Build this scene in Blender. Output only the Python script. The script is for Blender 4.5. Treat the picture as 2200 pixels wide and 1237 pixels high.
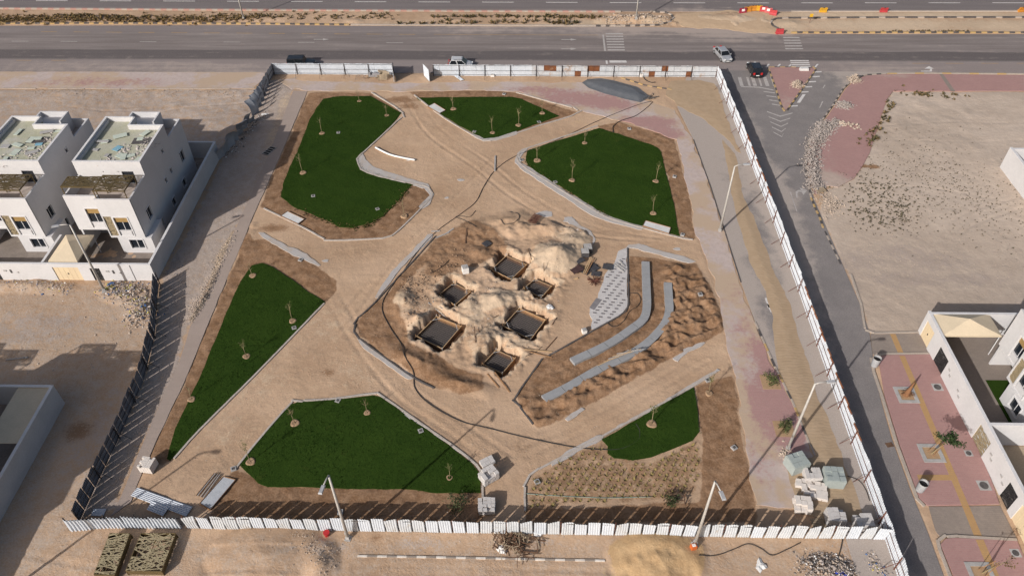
import bpy, bmesh, math, random
import numpy as np
from mathutils import Vector, Matrix, geometry

for o in list(bpy.data.objects): bpy.data.objects.remove(o)
scn = bpy.context.scene
COL = scn.collection
R_ = math.radians
rnd = random.Random(7)

# ------------------------------------------------------------------ camera, sky, sun, exposure
CAM_H = 63.0
FPX = 1646.915                                    # focal length for a 2200 px wide frame
ROT = Matrix(((0.99982661, -0.00758134, 0.01700802),
              (0.01752111, 0.69230283, -0.72139434),
              (-0.00630557, 0.72156726, 0.69231563)))
cam = bpy.data.cameras.new('camera')
cam.sensor_width = 36; cam.lens = FPX / 2200 * 36
cam.clip_start = 0.5; cam.clip_end = 6000
cam_o = bpy.data.objects.new('camera', cam); COL.objects.link(cam_o)
cam_o.matrix_world = Matrix.Translation((0, 0, CAM_H)) @ ROT.to_4x4()
scn.camera = cam_o

SUN_EL, SHADOW_AZ = R_(28), R_(49.3)              # shadows run to the upper right
sun = bpy.data.lights.new('sun', 'SUN'); sun.energy = 3.8; sun.angle = R_(0.55); sun.color = (1.0, 0.972, 0.935)
sun_o = bpy.data.objects.new('sun', sun); COL.objects.link(sun_o)
sd = Vector((math.cos(SHADOW_AZ) * math.cos(SUN_EL), math.sin(SHADOW_AZ) * math.cos(SUN_EL), -math.sin(SUN_EL)))
sun_o.rotation_euler = sd.to_track_quat('-Z', 'Y').to_euler()
sun_o.location = (-40, -40, 90)
world = bpy.data.worlds.new('World'); scn.world = world; world.use_nodes = True
wt = world.node_tree; bg = wt.nodes['Background']
sky = wt.nodes.new('ShaderNodeTexSky'); sky.sky_type = 'NISHITA'; sky.sun_disc = False
sky.sun_elevation = SUN_EL; sky.sun_rotation = math.atan2(-sd.x, -sd.y); sky.air_density = 1.0; sky.dust_density = 4.0; sky.ozone_density = 1.0
wt.links.new(sky.outputs[0], bg.inputs[0]); bg.inputs[1].default_value = 0.08
scn.view_settings.view_transform = 'Standard'; scn.view_settings.look = 'None'
scn.view_settings.exposure = 0.30; scn.view_settings.gamma = 1.0; scn.view_settings.use_curve_mapping = False

# ------------------------------------------------------------------ helpers
def P(x, y, z=0.0):
    """ground (or level z) point seen at photograph pixel x, y"""
    d = ROT @ Vector((x - 1100.0, 618.5 - y, -FPX))
    t = (CAM_H - z) / -d.z
    return Vector((d.x * t, d.y * t, z))
def PL(pts, z=0.0): return [(p.x, p.y) for p in (P(a, b, z) for a, b in pts)]

_T = np.random.RandomState(3).rand(256, 256)
def vn(x, y, s=0):
    x = np.asarray(x, float) + s * 17.31; y = np.asarray(y, float) + s * 7.77
    xi = np.floor(x).astype(int); yi = np.floor(y).astype(int); fx = x - xi; fy = y - yi
    fx = fx * fx * (3 - 2 * fx); fy = fy * fy * (3 - 2 * fy)
    a = _T[xi % 256, yi % 256]; b = _T[(xi + 1) % 256, yi % 256]; c = _T[xi % 256, (yi + 1) % 256]; d = _T[(xi + 1) % 256, (yi + 1) % 256]
    return (a * (1 - fx) + b * fx) * (1 - fy) + (c * (1 - fx) + d * fx) * fy
def fbm(x, y, sc, s=0, o=4):
    r = 0; a = .5; f = sc
    for i in range(o): r = r + a * vn(np.asarray(x) * f, np.asarray(y) * f, s + i); a *= .5; f *= 2.03
    return r / (1 - .5 ** o)
def sstep(a, b, x): t = np.clip((x - a) / (b - a), 0, 1); return t * t * (3 - 2 * t)
def sdist(X, Y, poly):
    """signed distance to a polygon, negative inside"""
    X = np.asarray(X, float); Y = np.asarray(Y, float)
    d = np.full(X.shape, 1e9); ins = np.zeros(X.shape, bool); n = len(poly)
    for i in range(n):
        ax, ay = poly[i]; bx, by = poly[(i + 1) % n]; ex, ey = bx - ax, by - ay; L = ex * ex + ey * ey + 1e-12
        t = np.clip(((X - ax) * ex + (Y - ay) * ey) / L, 0, 1)
        d = np.minimum(d, (X - ax - t * ex) ** 2 + (Y - ay - t * ey) ** 2)
        c = (ay > Y) != (by > Y)
        if ey != 0: ins ^= c & (X < ex * (Y - ay) / ey + ax)
    d = np.sqrt(d); return np.where(ins, -d, d)
def ldist(X, Y, line):
    d = np.full(np.shape(X), 1e9)
    for (ax, ay), (bx, by) in zip(line[:-1], line[1:]):
        ex, ey = bx - ax, by - ay; L = ex * ex + ey * ey + 1e-12
        t = np.clip(((X - ax) * ex + (Y - ay) * ey) / L, 0, 1)
        d = np.minimum(d, (X - ax - t * ex) ** 2 + (Y - ay - t * ey) ** 2)
    return np.sqrt(d)
def smooth_path(pts, n=6):
    """Catmull-Rom through 2-D or 3-D points"""
    pts = [Vector(p) for p in pts]; out = []
    q = [2 * pts[0] - pts[1]] + pts + [2 * pts[-1] - pts[-2]]
    for i in range(1, len(q) - 2):
        for k in range(n):
            t = k / n; a, b, c, d = q[i - 1], q[i], q[i + 1], q[i + 2]
            out.append(.5 * ((2 * b) + (c - a) * t + (2 * a - 5 * b + 4 * c - d) * t * t + (3 * b - a - 3 * c + d) * t ** 3))
    out.append(pts[-1]); return out

# ------------------------------------------------------------------ materials
MATS = {}
def _nt(name):
    m = bpy.data.materials.new(name); m.use_nodes = True; nt = m.node_tree
    return m, nt, nt.nodes['Principled BSDF']
def nd(nt, typ, **kw):
    n = nt.nodes.new(typ)
    for k, v in kw.items():
        if k.startswith('_'): setattr(n, k[1:], v)
        else: n.inputs[k.replace('__', ' ')].default_value = v
    return n
def n_noise(nt, vec, scale, detail=4, rough=.6, dist=0):
    n = nd(nt, 'ShaderNodeTexNoise', Scale=scale, Detail=detail, Roughness=rough, Distortion=dist)
    if vec: nt.links.new(vec, n.inputs['Vector'])
    return n.outputs['Fac']
def n_map(nt, v, a, b, c=0., d=1.):
    n = nd(nt, 'ShaderNodeMapRange', _interpolation_type='SMOOTHSTEP')
    nt.links.new(v, n.inputs[0]); n.inputs[1].default_value = a; n.inputs[2].default_value = b; n.inputs[3].default_value = c; n.inputs[4].default_value = d
    return n.outputs[0]
def n_math(nt, op, a, b):
    n = nd(nt, 'ShaderNodeMath', _operation=op)
    for i, v in enumerate((a, b)):
        if isinstance(v, (int, float)): n.inputs[i].default_value = v
        else: nt.links.new(v, n.inputs[i])
    return n.outputs[0]
def c4(c): return (c[0], c[1], c[2], 1)
def n_mix(nt, fac, a, b, blend='MIX'):
    n = nt.nodes.new('ShaderNodeMix'); n.data_type = 'RGBA'; n.blend_type = blend
    for i, v in ((0, fac), (6, a), (7, b)):
        if isinstance(v, (int, float)): n.inputs[i].default_value = v
        elif isinstance(v, tuple): n.inputs[i].default_value = c4(v)
        else: nt.links.new(v, n.inputs[i])
    return n.outputs[2]
def n_bump(nt, bsdf, h, strength, dist):
    n = nd(nt, 'ShaderNodeBump', Strength=strength, Distance=dist); nt.links.new(h, n.inputs['Height']); nt.links.new(n.outputs[0], bsdf.inputs['Normal'])
def n_pos(nt): return nt.nodes.new('ShaderNodeNewGeometry').outputs['Position']
def n_attr(nt, name):
    n = nt.nodes.new('ShaderNodeAttribute'); n.attribute_name = name; return n.outputs['Fac']
def mat(name, a, b=None, scale=2.0, rough=.85, metal=0., bump=0., fine=0.25, c=None, cs=.4, obj=False, spec=.3):
    """two-tone procedural material with fine grain, optional third blotch colour c"""
    if name in MATS: return MATS[name]
    m, nt, bs = _nt(name); b = b or tuple(x * .8 for x in a)
    pos = nt.nodes.new('ShaderNodeTexCoord').outputs['Object'] if obj else n_pos(nt)
    n1 = n_noise(nt, pos, scale, 5); n2 = n_noise(nt, pos, scale * 9, 3)
    col = n_mix(nt, n_map(nt, n1, .35, .65), a, b)
    if c: col = n_mix(nt, n_map(nt, n_noise(nt, pos, cs, 6, .7), .56, .68), col, c)
    col = n_mix(nt, fine, col, n_mix(nt, n_map(nt, n2, .3, .7), tuple(x * .6 for x in a), tuple(min(1, x * 1.35) for x in a)))
    nt.links.new(col, bs.inputs['Base Color']); bs.inputs['Roughness'].default_value = rough; bs.inputs['Metallic'].default_value = metal
    bs.inputs['Specular IOR Level'].default_value = spec
    if bump: n_bump(nt, bs, n_math(nt, 'ADD', n1, n_math(nt, 'MULTIPLY', n2, .4)), 1.0, bump)
    MATS[name] = m; return m

SAND = (.455, .318, .218); SAND2 = (.400, .272, .180); SOIL = (.190, .108, .060); SOIL2 = (.290, .180, .110)
PALE = (.51, .395, .285); GREYD = (.340, .275, .232); OCHRE = (.43, .285, .155); DUSTP = (.46, .355, .29)
def ground_material():
    m, nt, bs = _nt('sandy ground'); pos = n_pos(nt)
    big = n_noise(nt, pos, .12, 5, .6); mid = n_noise(nt, pos, .9, 5, .65); fin = n_noise(nt, pos, 5.5, 4, .7); grit = n_noise(nt, pos, 22, 3, .6)
    col = n_mix(nt, n_map(nt, big, .35, .65), SAND, SAND2)
    col = n_mix(nt, n_map(nt, mid, .5, .72, 0, .55), col, (.51, .365, .245))
    wob = n_math(nt, 'MULTIPLY', n_math(nt, 'SUBTRACT', n_math(nt, 'ADD', mid, fin), 1.0), .9)
    def zone(col, attr, ca, cb, lo=.35, hi=.65):
        f = n_map(nt, n_math(nt, 'ADD', n_attr(nt, attr), wob), lo, hi)
        z = n_mix(nt, n_map(nt, n_math(nt, 'ADD', mid, n_math(nt, 'MULTIPLY', fin, .6)), .62, .98), ca, cb)
        return n_mix(nt, f, col, z)
    col = zone(col, 'lot', (.465, .380, .312), (.420, .340, .278), .3, .75)
    col = zone(col, 'grey', GREYD, (.40, .33, .285))
    col = zone(col, 'pale', PALE, (.46, .35, .25))
    col = zone(col, 'ochre', OCHRE, (.47, .325, .185))
    col = zone(col, 'soil', SOIL, SOIL2)
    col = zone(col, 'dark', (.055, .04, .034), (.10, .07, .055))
    col = n_mix(nt, 1.0, col, n_mix(nt, n_map(nt, n_math(nt, 'ADD', fin, n_math(nt, 'MULTIPLY', grit, .6)), .55, 1.05), (.90, .895, .89), (1.06, 1.06, 1.06)), 'MULTIPLY')
    col = n_mix(nt, 1.0, col, n_mix(nt, n_map(nt, n_noise(nt, pos, .055, 6, .62, .6), .36, .64), (.90, .885, .87), (1.05, 1.05, 1.05)), 'MULTIPLY')
    nt.links.new(col, bs.inputs['Base Color']); bs.inputs['Roughness'].default_value = .95; bs.inputs['Specular IOR Level'].default_value = .1
    patch = n_map(nt, n_noise(nt, pos, .22, 4, .6), .38, .62, .35, 1.0)
    lump = n_noise(nt, pos, 2.3, 3, .55, 1.2)
    h = n_math(nt, 'ADD', n_math(nt, 'MULTIPLY', mid, .8), n_math(nt, 'MULTIPLY', patch, n_math(nt, 'ADD', n_math(nt, 'MULTIPLY', lump, .55), n_math(nt, 'ADD', n_math(nt, 'MULTIPLY', fin, .20), n_math(nt, 'MULTIPLY', grit, .03)))))
    n_bump(nt, bs, h, 1.0, .095)
    return m
def asphalt_material(name, a, b, dustc, band=None):
    m, nt, bs = _nt(name); pos = n_pos(nt)
    mp = nd(nt, 'ShaderNodeMapping'); mp.inputs['Scale'].default_value = (.06, 1.0, 1.0) if band else (1, 1, 1)
    nt.links.new(pos, mp.inputs['Vector']); st = mp.outputs[0]
    streak = n_noise(nt, st, .8 if band else .35, 6, .65); mid = n_noise(nt, pos, .5, 5, .65); fin = n_noise(nt, pos, 9, 3, .7)
    col = n_mix(nt, n_map(nt, streak, .35, .68), a, b)
    if band:
        sep = nt.nodes.new('ShaderNodeSeparateXYZ'); nt.links.new(pos, sep.inputs[0]); y = sep.outputs[1]
        wy = n_math(nt, 'ADD', y, n_math(nt, 'MULTIPLY', n_math(nt, 'SUBTRACT', streak, .5), 1.6))
        for lo, hi, c, k in band:
            up = n_map(nt, wy, lo - .35, lo + .35); dn = n_map(nt, wy, hi - .35, hi + .35, 1., 0.)
            col = n_mix(nt, n_math(nt, 'MULTIPLY', n_math(nt, 'MULTIPLY', up, dn), k), col, c)
    col = n_mix(nt, n_map(nt, n_math(nt, 'ADD', n_attr(nt, 'dust'), n_math(nt, 'MULTIPLY', n_math(nt, 'SUBTRACT', n_math(nt, 'ADD', mid, streak), 1.0), 1.0)), .25, .85), col, dustc)
    col = n_mix(nt, .22, col, n_mix(nt, n_map(nt, fin, .3, .7), (.03, .027, .028), (.34, .31, .30)))
    nt.links.new(col, bs.inputs['Base Color']); bs.inputs['Roughness'].default_value = .9; bs.inputs['Specular IOR Level'].default_value = .2
    n_bump(nt, bs, n_math(nt, 'ADD', fin, mid), .5, .03); return m
def paving_material(name, c1, c2, mortar, dustc, bw=.4, rot=0., lo=.3, hi=.8, sandc=None):
    m, nt, bs = _nt(name); pos = n_pos(nt)
    mp = nd(nt, 'ShaderNodeMapping'); mp.inputs['Rotation'].default_value = (0, 0, rot); nt.links.new(pos, mp.inputs['Vector'])
    br = nd(nt, 'ShaderNodeTexBrick', Scale=1.0); br.inputs['Color1'].default_value = c4(c1); br.inputs['Color2'].default_value = c4(c2); br.inputs['Mortar'].default_value = c4(mortar)
    br.inputs['Brick Width'].default_value = bw; br.inputs['Row Height'].default_value = bw * .5; br.inputs['Mortar Size'].default_value = .012; nt.links.new(mp.outputs[0], br.inputs['Vector'])
    big = n_noise(nt, pos, .35, 6, .7); mid = n_noise(nt, pos, 1.6, 5, .7); fin = n_noise(nt, pos, 12, 3)
    col = n_mix(nt, n_map(nt, big, .3, .7, 0, .35), br.outputs[0], tuple(x * .75 for x in c1))
    f = n_map(nt, n_math(nt, 'ADD', n_attr(nt, 'dust'), n_math(nt, 'MULTIPLY', n_math(nt, 'SUBTRACT', n_math(nt, 'ADD', big, mid), 1.0), 1.5 if sandc else .9)), lo, hi)
    d2 = n_mix(nt, n_map(nt, mid, .35, .65), dustc, tuple(x * .86 for x in dustc))
    if sandc: d2 = n_mix(nt, n_map(nt, n_noise(nt, pos, .16, 5, .65), .42, .56), d2, sandc)
    col = n_mix(nt, f, col, d2)
    col = n_mix(nt, .15, col, n_mix(nt, fin, (.1, .07, .06), (.6, .5, .45)))
    nt.links.new(col, bs.inputs['Base Color']); bs.inputs['Roughness'].default_value = .9; bs.inputs['Specular IOR Level'].default_value = .2
    n_bump(nt, bs, n_math(nt, 'ADD', br.outputs['Fac'], n_math(nt, 'MULTIPLY', fin, .5)), .4, -.02); return m
def plain_glass(name, c=(.012, .016, .022)):
    m, nt, bs = _nt(name); bs.inputs['Base Color'].default_value = c4(c); bs.inputs['Roughness'].default_value = .12; bs.inputs['Specular IOR Level'].default_value = .5
    return m

# ------------------------------------------------------------------ mesh helpers
class MB:
    def __init__(s): s.v = []; s.f = []; s.mi = []
    def add(s, vs, fs, m=0):
        k = len(s.v); s.v.extend([tuple(v) for v in vs]); s.f.extend([tuple(i + k for i in f) for f in fs]); s.mi.extend([m] * len(fs)); return s
    def box(s, c, size, rz=0., m=0, rot=None, taper=1.0):
        x, y, z = [q / 2 for q in size]; t = taper
        vs = [Vector(q) for q in ((-x, -y, -z), (x, -y, -z), (x, y, -z), (-x, y, -z), (-x * t, -y * t, z), (x * t, -y * t, z), (x * t, y * t, z), (-x * t, y * t, z))]
        M = (rot if rot is not None else Matrix.Rotation(rz, 3, 'Z'))
        return s.add([M @ v + Vector(c) for v in vs], [(3, 2, 1, 0), (4, 5, 6, 7), (0, 1, 5, 4), (1, 2, 6, 5), (2, 3, 7, 6), (3, 0, 4, 7)], m)
    def bb(s, a, b, m=0): return s.box([(p + q) / 2 for p, q in zip(a, b)], [abs(q - p) for p, q in zip(a, b)], m=m)
    def prism(s, poly, z0, z1, m=0):
        n = len(poly)
        if sum(poly[i][0] * poly[(i + 1) % n][1] - poly[(i + 1) % n][0] * poly[i][1] for i in range(n)) < 0: poly = poly[::-1]
        vs = [(x, y, z0) for x, y in poly] + [(x, y, z1) for x, y in poly]
        return s.add(vs, [tuple(range(n))[::-1], tuple(range(n, 2 * n))] + [(i, (i + 1) % n, n + (i + 1) % n, n + i) for i in range(n)], m)
    def tube(s, pts, r, n=6, m=0, cap=True):
        pts = [Vector(p) for p in pts]; k = len(pts); rs = r if isinstance(r, (list, tuple)) else [r] * k
        vs = []; fs = []
        for i, p in enumerate(pts):
            d = (pts[min(i + 1, k - 1)] - pts[max(i - 1, 0)]); d = d.normalized() if d.length > 1e-9 else Vector((0, 0, 1))
            u = d.cross(Vector((0, 0, 1)) if abs(d.z) < .9 else Vector((1, 0, 0))).normalized(); w = d.cross(u)
            for j in range(n):
                a = 2 * math.pi * j / n; vs.append(p + rs[i] * (math.cos(a) * u + math.sin(a) * w))
        for i in range(k - 1):
            for j in range(n): fs.append((i * n + j, i * n + (j + 1) % n, (i + 1) * n + (j + 1) % n, (i + 1) * n + j))
        if cap: fs.append(tuple(range(n))[::-1]); fs.append(tuple((k - 1) * n + j for j in range(n)))
        return s.add(vs, fs, m)
    def bar(s, a, b, w, h, m=0):
        a, b = Vector(a), Vector(b); d = b - a; L = d.length
        q = d.to_track_quat('X', 'Z').to_matrix(); return s.box((a + b) / 2, (L, w, h), rot=q, m=m)
    def disc(s, c, r, z0, z1, n=16, m=0): return s.prism([(c[0] + r * math.cos(2 * math.pi * i / n), c[1] + r * math.sin(2 * math.pi * i / n)) for i in range(n)], z0, z1, m)
    def rock(s, c, r, rg, m=0, flat=.7):
        vs = [(1, 0, 0), (-1, 0, 0), (0, 1, 0), (0, -1, 0), (0, 0, 1), (0, 0, -1), (.6, .6, .5), (-.6, .5, .55)]
        a = rg.random() * 6.28; ca, sa = math.cos(a), math.sin(a); sx = .6 + .8 * rg.random(); sy = .6 + .8 * rg.random(); sz = flat * (.6 + .6 * rg.random()); out = []
        for x, y, z in vs:
            k = .75 + .5 * rg.random(); x, y, z = x * sx * k * r, y * sy * k * r, z * sz * k * r; out.append((c[0] + ca * x - sa * y, c[1] + sa * x + ca * y, c[2] + z))
        return s.add(out, [(0, 2, 6), (0, 6, 4), (2, 4, 6), (2, 1, 7), (2, 7, 4), (1, 4, 7), (1, 3, 4), (3, 0, 4), (2, 0, 5), (1, 2, 5), (3, 1, 5), (0, 3, 5)], m)
    def mesh(s, name, mats, smooth=False):
        me = bpy.data.meshes.new(name); me.from_pydata(s.v, [], s.f); 
        for m in (mats if isinstance(mats, (list, tuple)) else [mats]): me.materials.append(m)
        if any(s.mi): me.polygons.foreach_set('material_index', s.mi)
        if smooth: me.polygons.foreach_set('use_smooth', [True] * len(me.polygons))
        me.update(); return me
    def build(s, name, mats, parent=None, smooth=False, origin=None, loc=None, rz=0.):
        """origin: builder coordinates are world coordinates, move the object origin there"""
        if origin is not None:
            ox, oy, oz = origin; s.v = [(x - ox, y - oy, z - oz) for x, y, z in s.v]
        o = bpy.data.objects.new(name, s.mesh(name, mats, smooth)); COL.objects.link(o); o.parent = parent
        if origin is not None and parent is None: o.location = origin
        if loc is not None: o.location = loc
        if rz: o.rotation_euler.z = rz
        return o
def inst(name, me, parent=None, loc=(0, 0, 0), rot=(0, 0, 0), sc=None):
    o = bpy.data.objects.new(name, me); COL.objects.link(o); o.parent = parent; o.location = loc; o.rotation_euler = rot
    if sc is not None: o.scale = sc
    return o
LABELS = {}
def tag(o, label, cat=None, group=None, kind=None):
    o['label'] = label
    if cat: o['category'] = cat
    if group: o['group'] = group
    if kind: o['kind'] = kind
    return o
def thing(name, label, cat, loc=(0, 0, 0), rz=0., group=None):
    o = bpy.data.objects.new(name, None); COL.objects.link(o); o.empty_display_size = .3
    o.location = loc; o.rotation_euler.z = rz; return tag(o, label, cat, group)
def struct(o, label=None): o['kind'] = 'structure'; o['label'] = label or o.name.replace('_', ' '); return o
def copy_tree(o, parent=None):
    c = o.copy(); COL.objects.link(c); c.parent = parent
    for ch in list(o.children): copy_tree(ch, c)
    return c

def resample(poly, step, jit=0., seed=0):
    out = []; n = len(poly)
    for i in range(n):
        a = Vector(poly[i]); b = Vector(poly[(i + 1) % n]); L = (b - a).length; k = max(1, int(round(L / step)))
        nv = Vector((-(b - a).y, (b - a).x)) / max(L, 1e-6)
        for j in range(k):
            p = a.lerp(b, j / k)
            if jit: p = p + nv * (float(fbm(p.x, p.y, .55, seed, 4)) - .5) * 2 * jit
            out.append((p.x, p.y))
    return out
FLATS = []                                        # polygons the ground mesh stays below
def sheet(name, poly, z, m, step=None, attr=None, skirt=.18, jit=0., seed=0, parent=None, zf=None, flat=True, estep=None, build=True):
    """flat slab from an outline, with an inner point grid that can carry a 'dust' attribute and heights"""
    if sum(poly[i][0] * poly[(i + 1) % len(poly)][1] - poly[(i + 1) % len(poly)][0] * poly[i][1] for i in range(len(poly))) < 0: poly = poly[::-1]
    if step or jit: poly = resample(poly, estep or (min(step or 1, .5) if jit else step), jit, seed)
    pts = [Vector(p) for p in poly]; n = len(pts)
    if step:
        A = np.array(poly); gx = np.arange(A[:, 0].min(), A[:, 0].max(), step); gy = np.arange(A[:, 1].min(), A[:, 1].max(), step * .87)
        GX, GY = np.meshgrid(gx, gy); GX = GX + (np.arange(len(gy)) % 2)[:, None] * step * .5
        GX = GX.ravel(); GY = GY.ravel(); k = sdist(GX, GY, poly) < -.45 * min(step, .6)
        pts += [Vector((a, b)) for a, b in zip(GX[k], GY[k])]
    vs, es, fs, *_ = geometry.delaunay_2d_cdt(pts, [], [list(range(n))], 1, 1e-6)
    X = np.array([v.x for v in vs]); Y = np.array([v.y for v in vs])
    Z = np.full(len(vs), z, float)
    if zf is not None: Z = Z + zf(X, Y)
    V = [(a, b, c) for a, b, c in zip(X, Y, Z)]; F = [tuple(f) for f in fs]
    F = [f if (vs[f[1]] - vs[f[0]]).cross(vs[f[2]] - vs[f[0]]) > 0 else f[::-1] for f in F]
    if skirt:
        cnt = {}
        for f in F:
            for a, b in zip(f, f[1:] + f[:1]): cnt[(a, b)] = 1
        k0 = len(V); low = {}
        for (a, b) in list(cnt):
            if (b, a) not in cnt:
                for q in (a, b):
                    if q not in low: low[q] = len(V); V.append((X[q], Y[q], z - skirt))
                F.append((b, a, low[a], low[b]))
    me = bpy.data.meshes.new(name); me.from_pydata(V, [], F); me.materials.append(m)
    if attr is not None:
        VX = np.array([v[0] for v in V]); VY = np.array([v[1] for v in V])
        at = me.attributes.new('dust', 'FLOAT', 'POINT'); at.data.foreach_set('value', np.clip(attr(VX, VY), 0, 1).astype(np.float32))
    o = bpy.data.objects.new(name, me); COL.objects.link(o); o.parent = parent
    if flat: FLATS.append((poly if len(poly) < 90 else poly[::max(1, len(poly) // 80)], z))
    return o
def blobs(lst, base=1.0, edge=.5):
    """dust field: 'base' everywhere, cleared around the listed photograph spots (x, y, rx, ry, amount), rx, ry in metres"""
    L = [(P(a, b), c, d, k) for a, b, c, d, k in lst]
    def f(X, Y):
        r = np.full(X.shape, base)
        for p, rx, ry, k in L:
            r = r - k * np.exp(-(((X - p.x) / rx) ** 2 + ((Y - p.y) / ry) ** 2) ** 1.5)
        return r
    return f
# ------------------------------------------------------------------ setting: roads, pavements
def yw(py): return P(1100, py).y
m_road = asphalt_material('road asphalt', (.158, .130, .121), (.236, .199, .186), (.37, .30, .26),
    band=[(yw(129), yw(110), (.082, .068, .068), .88), (yw(156), yw(131), (.255, .210, .197), .75), (yw(70), yw(57), (.215, .180, .175), .55), (yw(20), yw(-6), (.125, .108, .11), .6)])
m_side = asphalt_material('side road asphalt', (.185, .165, .158), (.225, .200, .190), (.385, .325, .285))
m_pink = paving_material('pink paver', (.355, .190, .176), (.320, .168, .157), (.33, .22, .20), (.42, .325, .275), lo=.35, hi=.95)
m_pinkd = paving_material('dusty pink paver', (.36, .19, .18), (.33, .18, .165), (.34, .24, .22), (.47, .385, .355), lo=.25, hi=.85, sandc=(.43, .318, .225))
m_greyp = paving_material('grey paver', (.235, .195, .165), (.205, .170, .145), (.17, .14, .12), (.33, .27, .22), lo=.5, hi=1.2)
m_path = paving_material('concrete walkway', (.335, .265, .225), (.320, .252, .212), (.30, .24, .20), (.40, .32, .26), bw=1.2, lo=.5, hi=1.2)
m_white_line = mat('worn white paint', (.40, .37, .35), (.30, .27, .255), 3, .8, c=(.24, .205, .19), cs=1.2)
m_fresh_line = mat('white paint', (.58, .55, .53), (.47, .44, .42), 3, .8, c=(.30, .27, .255), cs=1.0)
m_yellow_line = mat('worn yellow paint', (.34, .22, .10), (.25, .18, .12), 2, .8)
m_conc = mat('grey concrete', (.36, .345, .335), (.29, .275, .26), 1.5, .9, bump=.01)
m_kyel = mat('kerb yellow paint', (.42, .275, .105), (.37, .265, .15), 2, .8, c=(.34, .27, .20), cs=.8)
m_kblk = mat('kerb black paint', (.07, .062, .06), (.11, .095, .088), 2, .8, c=(.23, .19, .165), cs=.8)
m_kwht = mat('kerb white paint', (.62, .57, .52), (.5, .45, .40), 2, .8)
m_kpnk = mat('weathered pink kerb', (.40, .23, .19), (.34, .20, .17), 2, .85)
m_kconc = mat('dusty kerb concrete', (.38, .32, .27), (.33, .275, .23), 1.2, .9)

road_top = [(-700, 58), (0, 56), (560, 54.6), (740, 56), (1100, 57.6), (1390, 58.5), (1440, 60), (1640, 62), (1690, 74), (2200, 74), (3000, 77)]
road_bot = [(3000, 160), (2200, 159), (1560, 156), (840, 157), (0, 154), (-700, 156)]
main_poly = PL(road_top) + PL(road_bot)
main_road = struct(sheet('road', main_poly, .012, m_road, step=3.2,
    attr=blobs([(100, 140, 500, 500, .80)] + [(x, 60, 9, 3, -.45) for x in (1050, 1300, 1430, 1540, 1620, 1700)] + [(x, 150, 10, 2.5, -.35) for x in (100, 300, 480, 1900)] + [(1580, 72, 9, 4, -.35)], 1.0)), 'dusty dual carriageway asphalt road nearest the construction site')
far_poly = PL([(-700, 20), (0, 18.5), (560, 22), (1100, 24), (1420, 25), (1720, 25), (2200, 25), (3000, 26), (3000, -75), (-700, -75)])
far_road = struct(sheet('road', far_poly, .012, m_road, step=4, attr=blobs([(1100, 0, 900, 900, .9), (1500, 22, 8, 3, -.5)], 1.0)), 'far carriageway asphalt beyond the scrubby median')
L_edge = [(1352, 120), (1420, 175), (1455, 230), (1490, 300), (1528, 400), (1560, 500), (1590, 600), (1622, 690), (1662, 780), (1702, 860), (1742, 960), (1782, 1060), (1815, 1150), (1850, 1260), (1880, 1400)]
R_edge = [(2085, 1400), (2036, 1260), (1992, 1140), (1955, 1050), (1915, 940), (1890, 850), (1877, 780), (1868, 715), (1848, 655), (1815, 580), (1780, 500), (1750, 430), (1735, 380), (1731, 340), (1738, 305), (1760, 268), (1790, 225), (1812, 190), (1832, 172), (1862, 161), (1920, 157), (2010, 156), (2010, 140), (1352, 140)]
side_poly = PL([(1480, 150)] + L_edge[2:] + R_edge[:-2] + [(1560, 152)])
side_dust = blobs([(1700, 300, 5, 9, 1.0), (1640, 190, 7, 10, 1.0), (1790, 450, 5, 16, .95), (1830, 600, 4.5, 10, .6), (1870, 780, 4, 12, 1.0), (1930, 950, 3.4, 10, .95), (1990, 1150, 3.4, 9, .9), (1750, 200, 6, 12, .9),
                   (1590, 400, 2.5, 6, .35), (1640, 560, 2.5, 6, .5), (1620, 480, 2, 5, .4), (1655, 680, 1.5, 4, .6), (1690, 760, 1.2, 4, .6)], 1.0)
side_road = struct(sheet('road', side_poly, .020, m_side, step=.9, attr=side_dust), 'grey side road running down past the right-hand fence')

island_poly = PL([(1652, 146), (1748, 147), (1751, 152), (1692, 236), (1684, 238)])
island = struct(sheet('traffic_island', island_poly, .13, m_pink, step=.9, attr=blobs([(1700, 180, 30, 30, .75), (1690, 225, 3, 3, -.4)], .95)), 'pink paved triangular traffic island')
pave_ne = PL([(1838, 172), (1862, 164), (1905, 161), (2000, 160.5), (2200, 163), (2700, 165), (2700, 201), (2200, 197), (1918, 197), (1905, 215), (1893, 250), (1880, 290), (1868, 330), (1850, 362), (1834, 385), (1800, 403), (1774, 400), (1752, 420), (1738, 385), (1735, 342), (1742, 308), (1764, 271), (1794, 228), (1816, 193)])
o = struct(sheet('pavement', pave_ne, .12, m_pink, step=.8, attr=blobs([(1860, 250, 30, 60, .95), (2100, 180, 60, 30, .2), (1765, 300, 2.0, 8, -.5), (1760, 380, 2.6, 5, -.5), (1800, 395, 4, 2.5, -.8), (1915, 165, 5, 1, -.8), (1840, 340, 2, 2, -.4)], 1.0)), 'pink brick pavement along the vacant lot')
struct(sheet('pavement', PL([(2017, 160.5), (2025, 160.5), (2052, 198), (2042, 198)]), .128, m_greyp, skirt=.02, flat=False), 'grey paver strip crossing the pink pavement')
pave_nw = PL([(-700, 157), (0, 155), (560, 156), (578, 160), (545, 190), (300, 192), (0, 190), (-700, 193)])
struct(sheet('pavement', pave_nw, .05, m_pinkd, step=.8, attr=blobs([(200, 178, 13, 2.2, .3), (290, 180, 10, 1.6, .28), (90, 175, 12, 2, .15)], 1.1), jit=.12), 'dust covered pavement strip beside the road left of the site')
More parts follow.
